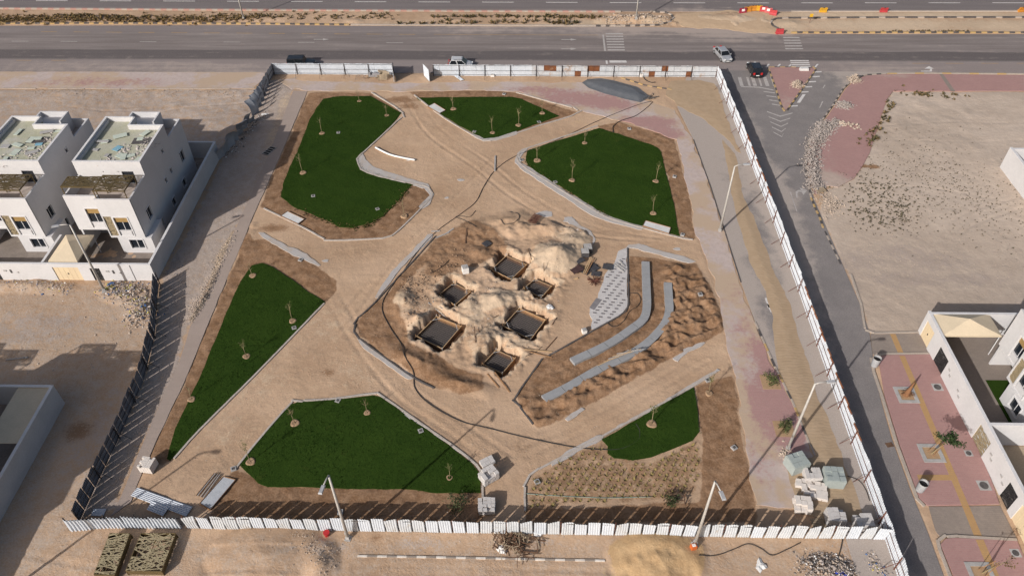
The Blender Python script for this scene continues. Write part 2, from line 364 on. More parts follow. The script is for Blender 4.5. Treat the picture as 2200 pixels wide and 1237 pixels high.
# pavement buried under sand inside the fence
site_pave = PL([(596, 172), (720, 178), (850, 180), (1000, 176), (1150, 178), (1255, 178), (1350, 208), (1405, 222), (1450, 236), (1486, 300), (1524, 400), (1556, 500), (1586, 600), (1618, 690), (1658, 780), (1698, 860), (1738, 960), (1778, 1060), (1790, 1096), (1625, 1090), (1606, 990), (1590, 880), (1578, 800), (1556, 720), (1545, 640), (1520, 560), (1497, 512), (1488, 440), (1470, 365), (1452, 300), (1400, 278), (1330, 259), (1248, 238), (1180, 216), (1108, 197), (1020, 194), (800, 197), (628, 193)])
sp_dust = blobs([(1240, 212, 8, 2.4, .85), (1320, 228, 4, 2.0, .6), (1150, 193, 6, 1.2, .6), (960, 186, 7, 1, .3), (1390, 262, 4.5, 2.0, .95), (1425, 288, 3, 1.6, .7), (1450, 275, 3, 3, .25), (1475, 330, 1.5, 4, .2),
    (1585, 640, 2.2, 3, .35), (1600, 720, 2.6, 3, .4), (1655, 790, 1.8, 4, .75), (1680, 860, 1.8, 5, .9), (1700, 930, 1.5, 4, .9), (1640, 900, 1.2, 5, .5), (1630, 1000, 1.4, 4, .35), (1610, 830, 1, 4, .4)], 1.05)
struct(sheet('pavement', site_pave, .03, m_pinkd, step=.55, attr=sp_dust, jit=.55, seed=5), 'sand strewn pink pavement inside the site fence')
# walkway on the left
walk = PL([(630, 196), (661, 197), (600, 340), (545, 462), (530, 500), (462, 660), (396, 820), (349, 920), (306, 1012), (282, 1078), (238, 1110), (262, 1062), (300, 970), (352, 850), (386, 778), (410, 700), (444, 640), (478, 560), (500, 505), (560, 375), (590, 300)])
struct(sheet('path', walk, .06, m_path, step=.9, attr=blobs([(480, 600, 60, 200, .75), (560, 330, 3, 3, -.2), (500, 560, 3, 5, -.2)], 1.0), jit=.08), 'long grey concrete walkway along the left fence')

# sidewalk at lower right
dr = lambda pts, z, m, lab, nm='pavement', dust=.5, step=.7: struct(sheet(nm, PL(pts), z, m, step=step, attr=lambda X, Y: dust + .25 * (fbm(X, Y, .2, 3) - .5) * 2), lab)
dr([(1870, 717), (1990, 716), (2006, 761), (1884, 766), (1875, 760)], .035, m_greyp, 'grey paved driveway to the beige gate', 'driveway', .6)
dr([(1886, 768), (1902, 764), (2007, 762), (2042, 838), (2085, 932), (2128, 1030), (2146, 1083), (1992, 1086), (1974, 1070), (1934, 960), (1900, 850)], .13, m_pink, 'pink brick pavement beside the white villa wall', dust=.12)
dr([(1995, 1088), (2148, 1086), (2186, 1160), (2020, 1152), (2010, 1140)], .035, m_greyp, 'grey paved driveway at the lower right', 'driveway', .6)
dr([(2020, 1170), (2030, 1158), (2050, 1156), (2184, 1162), (2240, 1300), (2075, 1300)], .13, m_pink, 'pink brick pavement at the lower right corner', dust=.12)
m_tact = paving_material('yellow paver', (.43, .245, .085), (.39, .225, .085), (.33, .21, .10), (.42, .30, .18), lo=.5, hi=1.2)
def strip(pts, z, lab): struct(sheet('pavement', PL(pts, z), z, m_tact, step=1.2, attr=lambda X, Y: 0 * X + .35, skirt=.02, flat=False), lab)
strip([(1912, 717), (1924, 717), (1944, 764), (1932, 764)], .041, 'yellow guiding strip across the upper driveway')
strip([(1932, 764), (1944, 764), (2082, 1086), (2067, 1086)], .135, 'long yellow guiding strip in the pink pavement')
strip([(2067, 1086), (2082, 1086), (2113, 1158), (2096, 1158)], .041, 'yellow guiding strip across the lower driveway')
strip([(2096, 1158), (2113, 1158), (2170, 1290), (2152, 1290)], .135, 'yellow guiding strip at the lower right corner')
strip([(1970, 1019), (2054, 1019), (2059, 1031), (1974, 1031)], .1355, 'short yellow cross strip joining the guiding strip')

# ---- painted markings, parts of the roads
def mark(parent, pts, z, m, name='marking'):
    MB().prism(PL(pts, z), z - .002, z).build(name, m, parent)
ZM = .020
for i in range(18): mark(main_road, [(88 + 70 * i - 900 * 0, 68 + .0075 * 70 * i), (122 + 70 * i, 68.3 + .0075 * 70 * i), (122 + 70 * i, 69.4 + .0075 * 70 * i), (88 + 70 * i, 69.1 + .0075 * 70 * i)], ZM, m_yellow_line, 'lane_dash') if i < 12 else None
mark(main_road, [(932, 74), (1285, 75.5), (1285, 76.3), (932, 74.8)], ZM, m_yellow_line, 'edge_line')
for x in (25, 130, 300, 480, 640, 830): mark(main_road, [(x, 88.5 + x * .004), (x + 36, 88.6 + x * .004), (x + 36, 89.5 + x * .004), (x, 89.4 + x * .004)], ZM, m_white_line, 'lane_dash')
for x in (35, 110, 640): mark(main_road, [(x, 129.6), (x + 32, 129.7), (x + 32, 130.8), (x, 130.7)], ZM, m_yellow_line, 'lane_dash')
for x in (1960, 2032, 2108, 2185): mark(main_road, [(x, 136), (x + 38, 136.2), (x + 38, 137.2), (x, 137)], ZM, m_yellow_line, 'lane_dash')
for x0 in range(-60, 2300, 137): mark(far_road, [(x0, 1.0 + x0 * .0035 - max(0, x0 - 1500) * .004), (x0 + 68, 1.2 + x0 * .0035 - max(0, x0 - 1500) * .004), (x0 + 68, 2.3 + x0 * .0035 - max(0, x0 - 1500) * .004), (x0, 2.1 + x0 * .0035 - max(0, x0 - 1500) * .004)], ZM, m_fresh_line, 'lane_dash')
for cx, cy in ((1222, 85.5), (1222, 105.5), (690, 85)):
    mark(main_road, [(cx - 16, cy - .6), (cx + 4, cy - .6), (cx + 4, cy + .6), (cx - 16, cy + .6)], ZM, m_white_line, 'arrow')
    mark(main_road, [(cx + 4, cy - 2.2), (cx + 17, cy), (cx + 4, cy + 2.2)], ZM, m_white_line, 'arrow')
for i in range(7):
    y = 71.6 + i * 5.8; mark(main_road, [(1301 + i * .7, y), (1338 + i * .7, y), (1338.5 + i * .7, y + 2.6), (1301.4 + i * .7, y + 2.6)], ZM, m_white_line, 'crossing_stripe')
mark(main_road, [(1294, 75), (1297.5, 75), (1302, 110), (1298, 110)], ZM, m_white_line, 'stop_line')
mark(main_road, [(1309, 130.5), (1345, 130.5), (1347, 135), (1310, 135)], ZM, m_fresh_line, 'crossing_stripe')
mark(main_road, [(1301, 130.5), (1305, 130.5), (1306, 138), (1302, 138)], ZM, m_fresh_line, 'stop_line')
for i in range(5):
    y = 80 + i * 6.0; mark(main_road, [(1682 + i * 1.2, y), (1717 + i * 2, y), (1718 + i * 2, y + 2.4), (1683 + i * 1.2, y + 2.4)], ZM, m_white_line, 'crossing_stripe')
for i in range(4):
    y = 129.8 + i * 4.2; mark(main_road, [(1697 + i * 1.2, y), (1737 + i * 1.3, y), (1738 + i * 1.3, y + 2.1), (1698 + i * 1.2, y + 2.1)], ZM, m_fresh_line, 'crossing_stripe')
for x in (1644, 1668, 1692, 1749): mark(main_road, [(x, 145), (x + 4, 145), (x + 10, 138), (x + 6, 138)], ZM, m_fresh_line, 'hatch_stripe')
ZS = .028
for i, (x0, x1) in enumerate(((1585, 1594), (1603, 1609), (1613, 1622), (1628, 1633), (1639, 1648), (1655, 1664))):
    mark(side_road, [(x0, 166), (x0 + (x1 - x0) * .8, 166), (x1 + 4 + i * .3, 185), (x0 + 5 + i * .3, 185)], ZS, m_white_line, 'crossing_stripe')
mark(side_road, [(1592, 185.5), (1632, 187), (1662, 193), (1662, 195), (1631, 189), (1592, 187.5)], ZS, m_white_line, 'give_way_line')
for i in range(4): mark(side_road, [(1640 + 6 * i, 196 + 9 * i), (1664 + 4 * i, 199 + 9 * i), (1665 + 4 * i, 201 + 9 * i), (1641 + 6 * i, 198 + 9 * i)], ZS, m_white_line, 'hatch_stripe')
for i in range(5):
    y = 239 + i * 11; a = 1648 + i * 3.4; b = 1676 + i * 1.0; c = 1703 - i * 5
    mark(side_road, [(a, y), (b, y + 10), (b, y + 12.2), (a, y + 2)], ZS, m_white_line, 'chevron'); mark(side_road, [(b, y + 10), (c, y + 3), (c, y + 5), (b, y + 12.2)], ZS, m_white_line, 'chevron')
for x, y in ((1750, 155), (1746, 165), (1738, 176), (1730, 187), (1722, 198), (1699, 228)): mark(side_road, [(x, y - .8), (x + 15, y - 1.6), (x + 15, y + .6), (x, y + 1.4)], ZS, m_fresh_line, 'hatch_stripe')
mark(side_road, [(1724, 203), (1731, 203), (1719, 221), (1712, 221)], ZS, m_fresh_line, 'block_mark')
for q in ([(1771, 183), (1774, 183), (1769, 190), (1767, 190)], [(1766, 218), (1769, 218), (1762, 232), (1760, 232)], [(1697, 412), (1699, 412), (1713, 454), (1711, 454)]): mark(side_road, q, ZS, m_white_line, 'lane_dash')
for q in ([(1718, 403), (1734, 409), (1726, 419)], [(1709, 412), (1716, 408), (1722, 409), (1723, 413), (1716, 412), (1713, 416), (1715, 424), (1711, 425)]): mark(side_road, q, ZS, m_white_line, 'arrow')
for q in ([(1646, 650), (1663, 664), (1656, 671)], [(1643, 640), (1648, 640), (1654, 660), (1650, 662)], [(1655, 626), (1658, 626), (1665, 651), (1662, 651)], [(1607, 485), (1610, 485), (1618, 515), (1615, 515)], [(1688, 718), (1692, 718), (1696, 731), (1692, 731)]): mark(side_road, q, ZS, m_fresh_line, 'arrow')
mark(main_road, [(1979, 152.5), (1998, 152.5), (1998, 148.5), (2002, 148.5), (2002, 154), (1979, 154)], ZM, m_fresh_line, 'arrow')
mark(main_road, [(1986, 148), (1996, 142.5), (2006, 148)], ZM, m_fresh_line, 'arrow')

# ---- kerbs: every block an object under its kerb
def kerb(label, pts, mats, bl=.9, w=.22, h=.14, z0=-.06, name='kerb', world=False, gap=.012, skip=0., jit=0.):
    pts = [Vector((a, b)) for a, b in (pts if world else PL(pts))]
    r = thing(name, label, 'kerb', (pts[0].x, pts[0].y, 0)); ms = {}
    for i, m in enumerate(mats): ms[i] = MB().box((0, 0, (h - z0) / 2 + z0), (bl - gap, w, h - z0), taper=1).mesh('kerb_block', m)
    L = [0]
    for a, b in zip(pts, pts[1:]): L.append(L[-1] + (b - a).length)
    s = bl / 2; k = 0
    rg = random.Random(len(label))
    while s < L[-1]:
        i = max(j for j in range(len(L)) if L[j] <= s); i = min(i, len(pts) - 2); t = (s - L[i]) / max(L[i + 1] - L[i], 1e-6)
        p = pts[i].lerp(pts[i + 1], t); d = pts[i + 1] - pts[i]
        if rg.random() >= skip:
            inst('kerb_block', ms[k % len(mats)], r, (p.x - pts[0].x, p.y - pts[0].y, rg.uniform(-jit, jit)), (0, 0, math.atan2(d.y, d.x) + rg.uniform(-jit, jit)))
        s += bl; k += 1
    return r
kerb('yellow and black painted kerb along the scrubby left median', [(-40, 52.5), (0, 52), (280, 51), (560, 52), (752, 54)], (m_kyel, m_kblk), .92, .3, .2)
kerb('plain dusty kerb of the median in the middle of the road', [(754, 54), (1100, 55.5), (1340, 56.6)], (m_kconc,), 2.0, .3, .16)
kerb('dark rounded kerb end of the median by the road opening', [(1280, 56.5), (1350, 56.4), (1412, 55), (1438, 49), (1446, 41), (1442, 33), (1430, 28), (1400, 26)], (m_kblk, m_kconc), .9, .3, .2)
kerb('weathered pink kerb on the far side of the median', [(-40, 19), (400, 22), (700, 23.5), (1000, 25), (1330, 26)], (m_kpnk, m_kconc), 1.1, .4, .2)
kerb('yellow and black painted kerb of the right-hand median', [(1700, 71), (2250, 71)], (m_kyel, m_kblk), 1.0, .3, .2)
kerb('dark curved kerb around the sandy right-hand median', [(1672, 63), (1660, 57), (1656, 50), (1659, 45), (1668, 41.5), (1690, 40), (1900, 39), (2250, 38.5)], (m_kblk, m_kblk, m_kconc), 1.2, .34, .22)
kerb('thin far kerb behind the coloured road barriers', [(1700, 25.5), (2250, 24.8)], (m_kconc,), 2.0, .3, .15)
kerb('yellow and black kerb around the triangular traffic island', [(1652, 146), (1700, 146), (1748, 147), (1752, 151), (1722, 194), (1692, 236), (1684, 238), (1678, 228), (1666, 190), (1651, 148)], (m_kyel, m_kblk), .9, .22, .16)
kerb('yellow dusty kerb curving round the pink corner pavement', [(1742, 424), (1733, 385), (1731, 342), (1737, 308), (1760, 268), (1790, 226), (1812, 191), (1834, 171), (1860, 162), (1905, 159.5)], (m_kconc, m_kblk), .8, .22, .15)
kerb('long pale yellow kerb beside the pink roadside pavement', [(1907, 159.4), (2000, 158.5), (2200, 160), (2300, 161)], (m_kyel, m_kconc, m_kconc), 1.5, .24, .15)
kerb('yellow and black broken kerb beside the stone heaps', [(1742, 426), (1752, 450), (1760, 466), (1768, 490)], (m_kyel, m_kblk), .7, .22, .13)
kerb('half buried kerb line of the vacant lot', [(1772, 497), (1784, 522), (1800, 555), (1808, 572)], (m_kblk, m_kconc), .9, .2, .07)
kerb('kerb at the corner of the vacant lot above the driveway', [(1828, 590), (1850, 655), (1857, 700), (1868, 712), (1880, 716), (1925, 715), (1970, 714)], (m_kconc,), 1.0, .22, .12)
kerb('pale kerb of the pink pavement beside the side road', [(2006, 760), (1905, 761), (1882, 764), (1872, 775), (1877, 800), (1894, 850), (1928, 960), (1970, 1072), (1986, 1088)], (m_kconc,), 1.0, .26, .135)
kerb('kerb of the lower right pink pavement', [(2184, 1160), (2050, 1152), (2025, 1154), (2014, 1162), (2018, 1180), (2050, 1262)], (m_kconc,), 1.0, .26, .135)
kerb('black and yellow kerb under the sand inside the fence', [(1622, 692), (1662, 782), (1702, 862), (1742, 962)], (m_kconc, m_kblk, m_kconc, m_kyel), 1.1, .2, .09)
kerb('dark sunken kerb line along the upper right pavement', [(1490, 300), (1526, 400), (1558, 500), (1590, 600)], (m_kblk,), 1.1, .14, .05)
kerb('white and black kerb in the sand below the fence', [(768, 1194), (900, 1196), (1050, 1199), (1180, 1202), (1302, 1204)], (m_kwht, mat('kerb grey paint', (.24, .20, .17), (.30, .25, .21), 2, .85)), .86, .16, .09)
kerb('yellow and black kerb piece half buried near the tarp', [(1335, 168), (1360, 176), (1385, 184), (1420, 190), (1442, 193)], (m_kyel, m_kblk), .8, .22, .12)
kerb('dusty kerb beside the roadside pavement left of the site', [(0, 190.5), (300, 192), (540, 190.5)], (m_kconc,), 2.0, .2, .1, skip=.25)

# ------------------------------------------------------------------ lawns
LAWNS = {
 'bright green lawn, the large upper left one': [(695, 213), (731, 207), (796, 208), (830, 226), (862, 243), (848, 262), (790, 318), (774, 335), (771, 346), (783, 364), (820, 378), (885, 397), (858, 429), (827, 463), (798, 479), (757, 490), (731, 488), (710, 478), (664, 457), (633, 446), (603, 424), (608, 395), (628, 349), (646, 310), (659, 272), (679, 233)],
 'green lawn wedge at the top beside the pale slab': [(895, 211), (1000, 209.5), (1100, 209), (1118, 213), (1152, 228), (1201, 250), (1150, 268), (1108, 283), (1067, 296), (1042, 299), (1016, 287), (951, 248)],
 'green lawn right of the centre with four saplings': [(1287, 276), (1333, 290), (1397, 311), (1412, 318), (1421, 327), (1428, 362), (1447, 439), (1456, 490), (1460, 507), (1440, 503), (1379, 486), (1315, 467), (1281, 449), (1178, 385), (1135, 356), (1129, 345), (1134, 324), (1200, 302)],
 'long triangular green lawn on the left': [(540, 571), (563, 565), (586, 574), (628, 602), (697, 650), (640, 708), (550, 800), (429, 920), (366, 990), (358, 986), (378, 922), (427, 817), (470, 712), (517, 604)],
 'green lawn at the bottom beside the stacked blocks': [(512, 997), (560, 943), (625, 870), (640, 865), (715, 860), (801, 849), (818, 854), (912, 920), (964, 956), (1013, 995), (1030, 1018), (1033, 1059), (938, 1057), (860, 1051), (731, 1050), (640, 1045), (576, 1044), (555, 1036)],
 'small green lawn at the lower right': [(1490, 833), (1497, 870), (1502, 928), (1488, 945), (1440, 966), (1397, 982), (1359, 989), (1320, 984), (1304, 974), (1304, 958), (1291, 944), (1338, 917), (1420, 872)],
}
def lawn_material():
    m, nt, bs = _nt('lawn grass'); pos = n_pos(nt)
    a = n_noise(nt, pos, .35, 5, .6); b = n_noise(nt, pos, 2.2, 4, .65); c = n_noise(nt, pos, 14, 3, .7)
    col = n_mix(nt, n_map(nt, a, .35, .65), (.0225, .0465, .0076), (.029, .056, .0095))
    col = n_mix(nt, n_map(nt, b, .55, .8, 0, .5), col, (.044, .066, .014))
    col = n_mix(nt, n_map(nt, b, .2, .42, .5, 0), col, (.015, .028, .005))
    rl = nd(nt, 'ShaderNodeTexBrick', Scale=1.0); rl.inputs['Color1'].default_value = (.86, .88, .86, 1); rl.inputs['Color2'].default_value = (1.12, 1.08, 1.0, 1); rl.inputs['Mortar'].default_value = (.95, .85, .8, 1); rl.inputs['Brick Width'].default_value = 7.0; rl.inputs['Row Height'].default_value = 1.3; rl.inputs['Mortar Size'].default_value = .02; mpn = nd(nt, 'ShaderNodeMapping'); mpn.inputs['Rotation'].default_value = (0, 0, .45); nt.links.new(pos, mpn.inputs['Vector']); nt.links.new(mpn.outputs[0], rl.inputs['Vector'])
    col = n_mix(nt, .8, col, rl.outputs[0], 'MULTIPLY')
    col = n_mix(nt, n_map(nt, n_noise(nt, pos, .5, 6, .7), .60, .74, 0, .55), col, (.060, .066, .016))
    col = n_mix(nt, .35, col, n_mix(nt, n_map(nt, c, .35, .65), (.009, .022, .003), (.042, .072, .015)))
    nt.links.new(col, bs.inputs['Base Color']); bs.inputs['Roughness'].default_value = .8; bs.inputs['Specular IOR Level'].default_value = .02
    n_bump(nt, bs, n_math(nt, 'ADD', b, c), 1.0, .07); return m
m_lawn = lawn_material()
lawn_polys = []
for i, (lab, px) in enumerate(LAWNS.items()):
    poly = PL(px); lawn_polys.append(poly)
    o = sheet('lawn', poly, .07, m_lawn, step=.8, jit=.16, seed=20 + i, zf=lambda X, Y: .05 * (fbm(X, Y, .3, 9) - .5), skirt=.2, estep=.3)
    # blades: one triangle each, spread over the lawn and ragged at its edge
    A = np.array(poly); rs = np.random.RandomState(40 + i); area = (np.ptp(A[:, 0]) * np.ptp(A[:, 1])); n = int(area * 26)
    X = rs.uniform(A[:, 0].min() - .2, A[:, 0].max() + .2, n); Y = rs.uniform(A[:, 1].min() - .2, A[:, 1].max() + .2, n); D = sdist(X, Y, poly)
    k = D < rs.uniform(-.1, .22, n); X, Y = X[k], Y[k]; n = len(X); an = rs.uniform(0, 6.28, n); w = rs.uniform(.03, .07, n); h = rs.uniform(.04, .12, n); tl = rs.uniform(-.08, .08, (n, 2))
    me = o.data; bmv = np.empty((n, 3, 3)); bmv[:, 0] = np.stack([X - np.cos(an) * w, Y - np.sin(an) * w, 0 * X + .06], 1); bmv[:, 1] = np.stack([X + np.cos(an) * w, Y + np.sin(an) * w, 0 * X + .06], 1); bmv[:, 2] = np.stack([X + tl[:, 0], Y + tl[:, 1], .07 + h], 1)
    V0 = [tuple(v.co) for v in me.vertices]; F0 = [tuple(p.vertices) for p in me.polygons]; k0 = len(V0)
    me2 = bpy.data.meshes.new('lawn'); me2.from_pydata(V0 + [tuple(v) for v in bmv.reshape(-1, 3)], [], F0 + [(k0 + 3 * j, k0 + 3 * j + 1, k0 + 3 * j + 2) for j in range(n)]); me2.materials.append(m_lawn); o.data = me2
    tag(o, lab, 'lawn', kind='stuff')
m_edge = mat('pale concrete edging', (.42, .37, .33), (.35, .30, .26), 1.3, .9)
EDG = {
 'pale concrete edging around the large upper left lawn': [(798, 199), (864, 242), (850, 264), (790, 320), (772, 336), (768, 347), (780, 367), (820, 381), (889, 396), (917, 402), (928, 420), (912, 441), (855, 497), (832, 510), (800, 514), (716, 517), (695, 513), (653, 490), (560, 445)],
 'pale concrete edging around the top lawn wedge': [(890, 205), (951, 252), (1014, 290), (1040, 302), (1064, 300), (1108, 287), (1160, 270), (1245, 241), (1180, 219), (1108, 199)],
 'pale concrete edging around the right-hand lawn': [(1284, 271), (1200, 298), (1126, 322), (1114, 335), (1113, 346), (1130, 362), (1178, 392), (1281, 455), (1317, 472), (1380, 490), (1460, 511), (1493, 516)],
 'pale concrete edging beside the long triangular lawn': [(697, 652), (640, 711), (550, 804), (430, 923), (368, 993)],
 'pale concrete edging around the bottom lawn': [(507, 1006), (560, 940), (625, 867), (640, 862), (715, 857), (801, 846), (820, 851), (914, 917), (966, 953), (1016, 992), (1034, 1018), (1037, 1062)],
 'pale concrete edging around the planted bed at the lower right': [(1128, 1098), (1128, 1045), (1139, 1022), (1165, 1004), (1294, 937), (1420, 868), (1492, 828), (1540, 798)],
 'dark edging on the left of the excavation': [(936, 508), (900, 548), (855, 597), (802, 654), (766, 688), (762, 703), (768, 724), (837, 776), (889, 812), (941, 838)],
 'dark edging along the terrace seats': [(1178, 765), (1281, 707), (1335, 676), (1348, 660), (1350, 640), (1348, 533)],
 'dark edging of the lower terrace seat corner': [(1165, 771), (1108, 853), (1114, 870), (1147, 914)],
}
for lab, px in EDG.items():
    kerb(lab, [tuple(v) for v in smooth_path([(a, b) for a, b in px], 3)], ((m_kblk if lab.startswith('dark') else m_edge),), 1.25, .16 if lab.startswith('dark') else .2, .12, -.25, jit=.012, name='edging')
# ------------------------------------------------------------------ the ground, one sheet with real relief
FOOT = [  # photograph corners of the formwork tops: left, top, right, bottom
 ('upper', [(1056, 579), (1088, 550), (1131, 569), (1098, 600)]),
 ('second from the left, with a long front board', [(945, 632), (975, 608), (1010, 627), (977, 656)]),
 ('right-hand small', [(1126, 619), (1149, 600), (1185, 615), (1162, 640)]),
 ('large left-hand', [(895, 722), (938, 680), (991, 701), (950, 749)]),
 ('large right-hand', [(1081, 700), (1116, 662), (1172, 687), (1140, 729)]),
 ('lowest', [(1037, 782), (1066, 752), (1106, 770), (1079, 802)]),
]
ZT = -.40
foot_w = [[P(a, b, ZT) for a, b in c] for _, c in FOOT]
fine_x = np.concatenate([np.arange(-72, -17, .25), np.arange(-17, 30.99, .16), np.arange(31, 68, .25)]); fine_y = np.concatenate([np.arange(27, 50, .25), np.arange(50, 77.99, .16), np.arange(78, 120, .25)])
def outward(a, s, k, lim):
    r = []
    while abs(a) < lim: s *= k; a += s; r.append(a)
    return np.array(r)
gx = np.concatenate([outward(fine_x[0], -.25, 1.28, 3000)[::-1], fine_x, outward(fine_x[-1], .25, 1.28, 3000)])
gy = np.concatenate([outward(fine_y[0], -.25, 1.28, 3000)[::-1], fine_y, np.arange(120.3, 152, .45), outward(152, .45, 1.22, 4000)])
NX, NY = len(gx), len(gy)
X, Y = np.meshgrid(gx, gy); shp = X.shape
Z = .10 * (fbm(X, Y, .06, 1) - .5) + .07 * (fbm(X, Y, .5, 2) - .5) + .03 * (fbm(X, Y, 1.4, 4, 2) - .5)
wob = (fbm(X, Y, .35, 11) - .5); wob2 = (fbm(X, Y, 1.1, 12) - .5)
A = {k: np.zeros(shp) for k in ('soil', 'pale', 'grey', 'ochre', 'dark', 'lot')}
def zone(attr, px, amt=1., soft=.5, wb=.8, world=False):
    d = sdist(X, Y, px if world else PL(px)) + wob * wb * 2 + wob2 * wb
    m = (1 - sstep(-soft, soft, d)) * amt
    A[attr][:] = np.maximum(A[attr], m); return m
def spot(attr, px, py, rx, ry, amt, rot=0.):
    p = P(px, py); c, s = math.cos(rot), math.sin(rot); u = ((X - p.x) * c + (Y - p.y) * s) / rx; v = (-(X - p.x) * s + (Y - p.y) * c) / ry
    m = amt * np.exp(-(u * u + v * v)); A[attr][:] = np.maximum(A[attr], m); return m
def mound(px, py, rx, ry, h, rot=0., sharp=1., attr=None, amt=1., rough=.35):
    p = P(px, py); c, s = math.cos(rot), math.sin(rot); u = ((X - p.x) * c + (Y - p.y) * s) / rx; v = (-(X - p.x) * s + (Y - p.y) * c) / ry
    r = np.sqrt(u * u + v * v) * (1 + rough * wob * 2 + rough * wob2); k = np.clip(1 - r, 0, 1) ** sharp
    Z[:] += h * k * (1 + rough * wob2 * 1.5)
    if attr: A[attr][:] = np.maximum(A[attr], amt * sstep(0, .25, k))
    return k
soil_polys = [
 [(664, 198), (798, 199), (864, 242), (788, 320), (768, 346), (780, 367), (889, 396), (917, 401), (929, 421), (912, 442), (855, 499), (832, 512), (716, 518), (695, 514), (653, 491), (556, 446), (602, 342)],
 [(876, 197), (1050, 194), (1110, 199), (1245, 242), (1100, 290), (1040, 300), (890, 206)],
 [(1285, 272), (1328, 263), (1444, 292), (1467, 362), (1488, 465), (1493, 514), (1380, 490), (1440, 380)],
 [(546, 516), (572, 513), (687, 572), (728, 603), (725, 622), (697, 652), (560, 760), (366, 992), (345, 1000), (316, 985), (349, 920), (396, 820), (530, 502)],
 [(507, 1008), (560, 1030), (1034, 1055), (1036, 1125), (440, 1125), (480, 1040)],
 [(1494, 828), (1573, 806), (1589, 845), (1592, 930), (1622, 1080), (1622, 1125), (1128, 1125), (1128, 1088), (1330, 1086), (1500, 1074), (1512, 1005), (1503, 935)],
 [(1348, 545), (1420, 556), (1496, 566), (1527, 615), (1540, 640), (1558, 708), (1514, 736), (1408, 790), (1255, 874), (1206, 902), (1162, 918), (1147, 914), (1112, 868), (1108, 853), (1165, 771), (1281, 708), (1348, 660)],
]
for q in soil_polys: zone('soil', q, .86, .35, .35)
bed = [(1130, 1098), (1130, 1041), (1141, 1020), (1294, 942), (1400, 985), (1502, 935), (1512, 1000), (1500, 1070), (1330, 1082)]
zone('soil', bed, .52, .6, .6); zone('ochre', bed, .46, .6, .5)
zone('soil', [(936, 508), (855, 597), (802, 654), (767, 688), (764, 703), (770, 724), (889, 811), (941, 836), (1000, 851), (1034, 835), (1044, 806), (1000, 790), (930, 762), (880, 735), (868, 690), (850, 650), (880, 600), (930, 560), (990, 525), (1060, 545), (1055, 512), (1000, 490)], .80, .5, .6)
zone('soil', [(950, 500), (1000, 470), (1060, 490), (1095, 530), (1090, 550), (1040, 575), (990, 585), (940, 600), (890, 600)], .66, .9, .9)
Z += (A['soil'] > .5) * (.16 * wob2 + .07 * (fbm(X, Y, 2.2, 15, 2) - .5))
# furrowed spoil beside the terrace seats
mt = zone('soil', soil_polys[6], .0, .5, .3)
d6 = 1 - sstep(-1.0, .2, sdist(X, Y, PL(soil_polys[6])))
fur = np.sin((X * .55 - Y * .85) * 3.3 + 5 * fbm(X, Y, .25, 31)) * .5 + (fbm(X, Y, .8, 32) - .5) * 1.6
steps_right = 1 - sstep(-.5, 1.5, sdist(X, Y, PL([(1440, 570), (1530, 600), (1555, 700), (1510, 735), (1408, 790), (1255, 874), (1150, 916), (1110, 860), (1180, 860), (1300, 800), (1400, 750), (1440, 690)])))
rid = 1 - np.abs(fbm(X * .9 + Y * .35, Y * 1.7 - X * .9, .42, 33, 3) - .5) * 5
rid2 = 1 - np.abs(fbm(X, Y, .95, 34, 3) - .5) * 6
Z += d6 * steps_right * (.10 * fur + .34 * np.clip(rid, -.6, 1) + .16 * np.clip(rid2, -.5, 1) + .10)
Z += d6 * (1 - steps_right) * .10 * fur
# plain sand colour zones
zone('grey', [(-700, 193), (560, 192), (520, 260), (470, 335), (470, 330), (-700, 345)], .58, .6, .6)
zone('lot', [(1918, 197), (2700, 200), (2700, 720), (1990, 716), (1868, 716), (1848, 655), (1780, 500), (1760, 470), (1770, 410), (1834, 388), (1880, 290), (1905, 215)], .95, .5, .5)
zone('lot', [(-800, 612), (335, 606), (318, 720), (260, 925), (160, 1120), (60, 1237), (-300, 1500), (-900, 1500)], .5, .5, .5)
zone('lot', [(0, 1150), (150, 1142), (700, 1145), (1915, 1158), (1990, 1400), (0, 1400)], .42, .8, .6)
for q in [(1830, 560, 7, 3), (1950, 600, 9, 2.5), (1800, 620, 4, 4), (2080, 600, 9, 2), (2000, 560, 8, 3), (1930, 540, 5, 2.5)]: spot('grey', *q, .62)
spot('grey', 100, 690, 9, 2.2, .6); spot('grey', 50, 720, 10, 2, .6); spot('grey', 320, 700, 3, 5, .4); spot('grey', 230, 930, 5, 9, .55); spot('soil', 170, 925, 2.4, 2.0, .62)
for q in [(1900, 1000), (700, 1180, ), (1150, 1165), (1830, 1180), (900, 1165)]: spot('grey', q[0], q[1], 4, 1.4, .5)
zone('grey', [(341, 616), (475, 345), (560, 175), (640, 165), (600, 300), (505, 500), (408, 700), (386, 790), (300, 960), (250, 1090), (165, 1118), (264, 925), (308, 820), (334, 715)], .68, .4, .5)
zone('pale', [(440, 640), (465, 545), (500, 490), (512, 500), (470, 600), (420, 690), (404, 690)], .75, .4, .5)
zone('pale', [(575, 290), (600, 215), (618, 195), (630, 200), (600, 290), (560, 370)], .5, .5, .6)
zone('grey', [(600, 172), (800, 176), (860, 182), (800, 196), (640, 195)], .7, .5, .5)
for q in [(1190, 550, 4, 3.6), (1225, 505, 3.6, 2.4), (1020, 670, 2.5, 4), (1100, 640, 4, 2.2), (1065, 720, 3, 3), (1120, 735, 3, 2), (860, 650, 1.8, 2.5)]: spot('pale', *q, .62)
for q in [(560, 800, 6, 9), (480, 930, 4, 6), (700, 700, 5, 6), (760, 800, 5, 4)]: spot('pale', *q, .42)
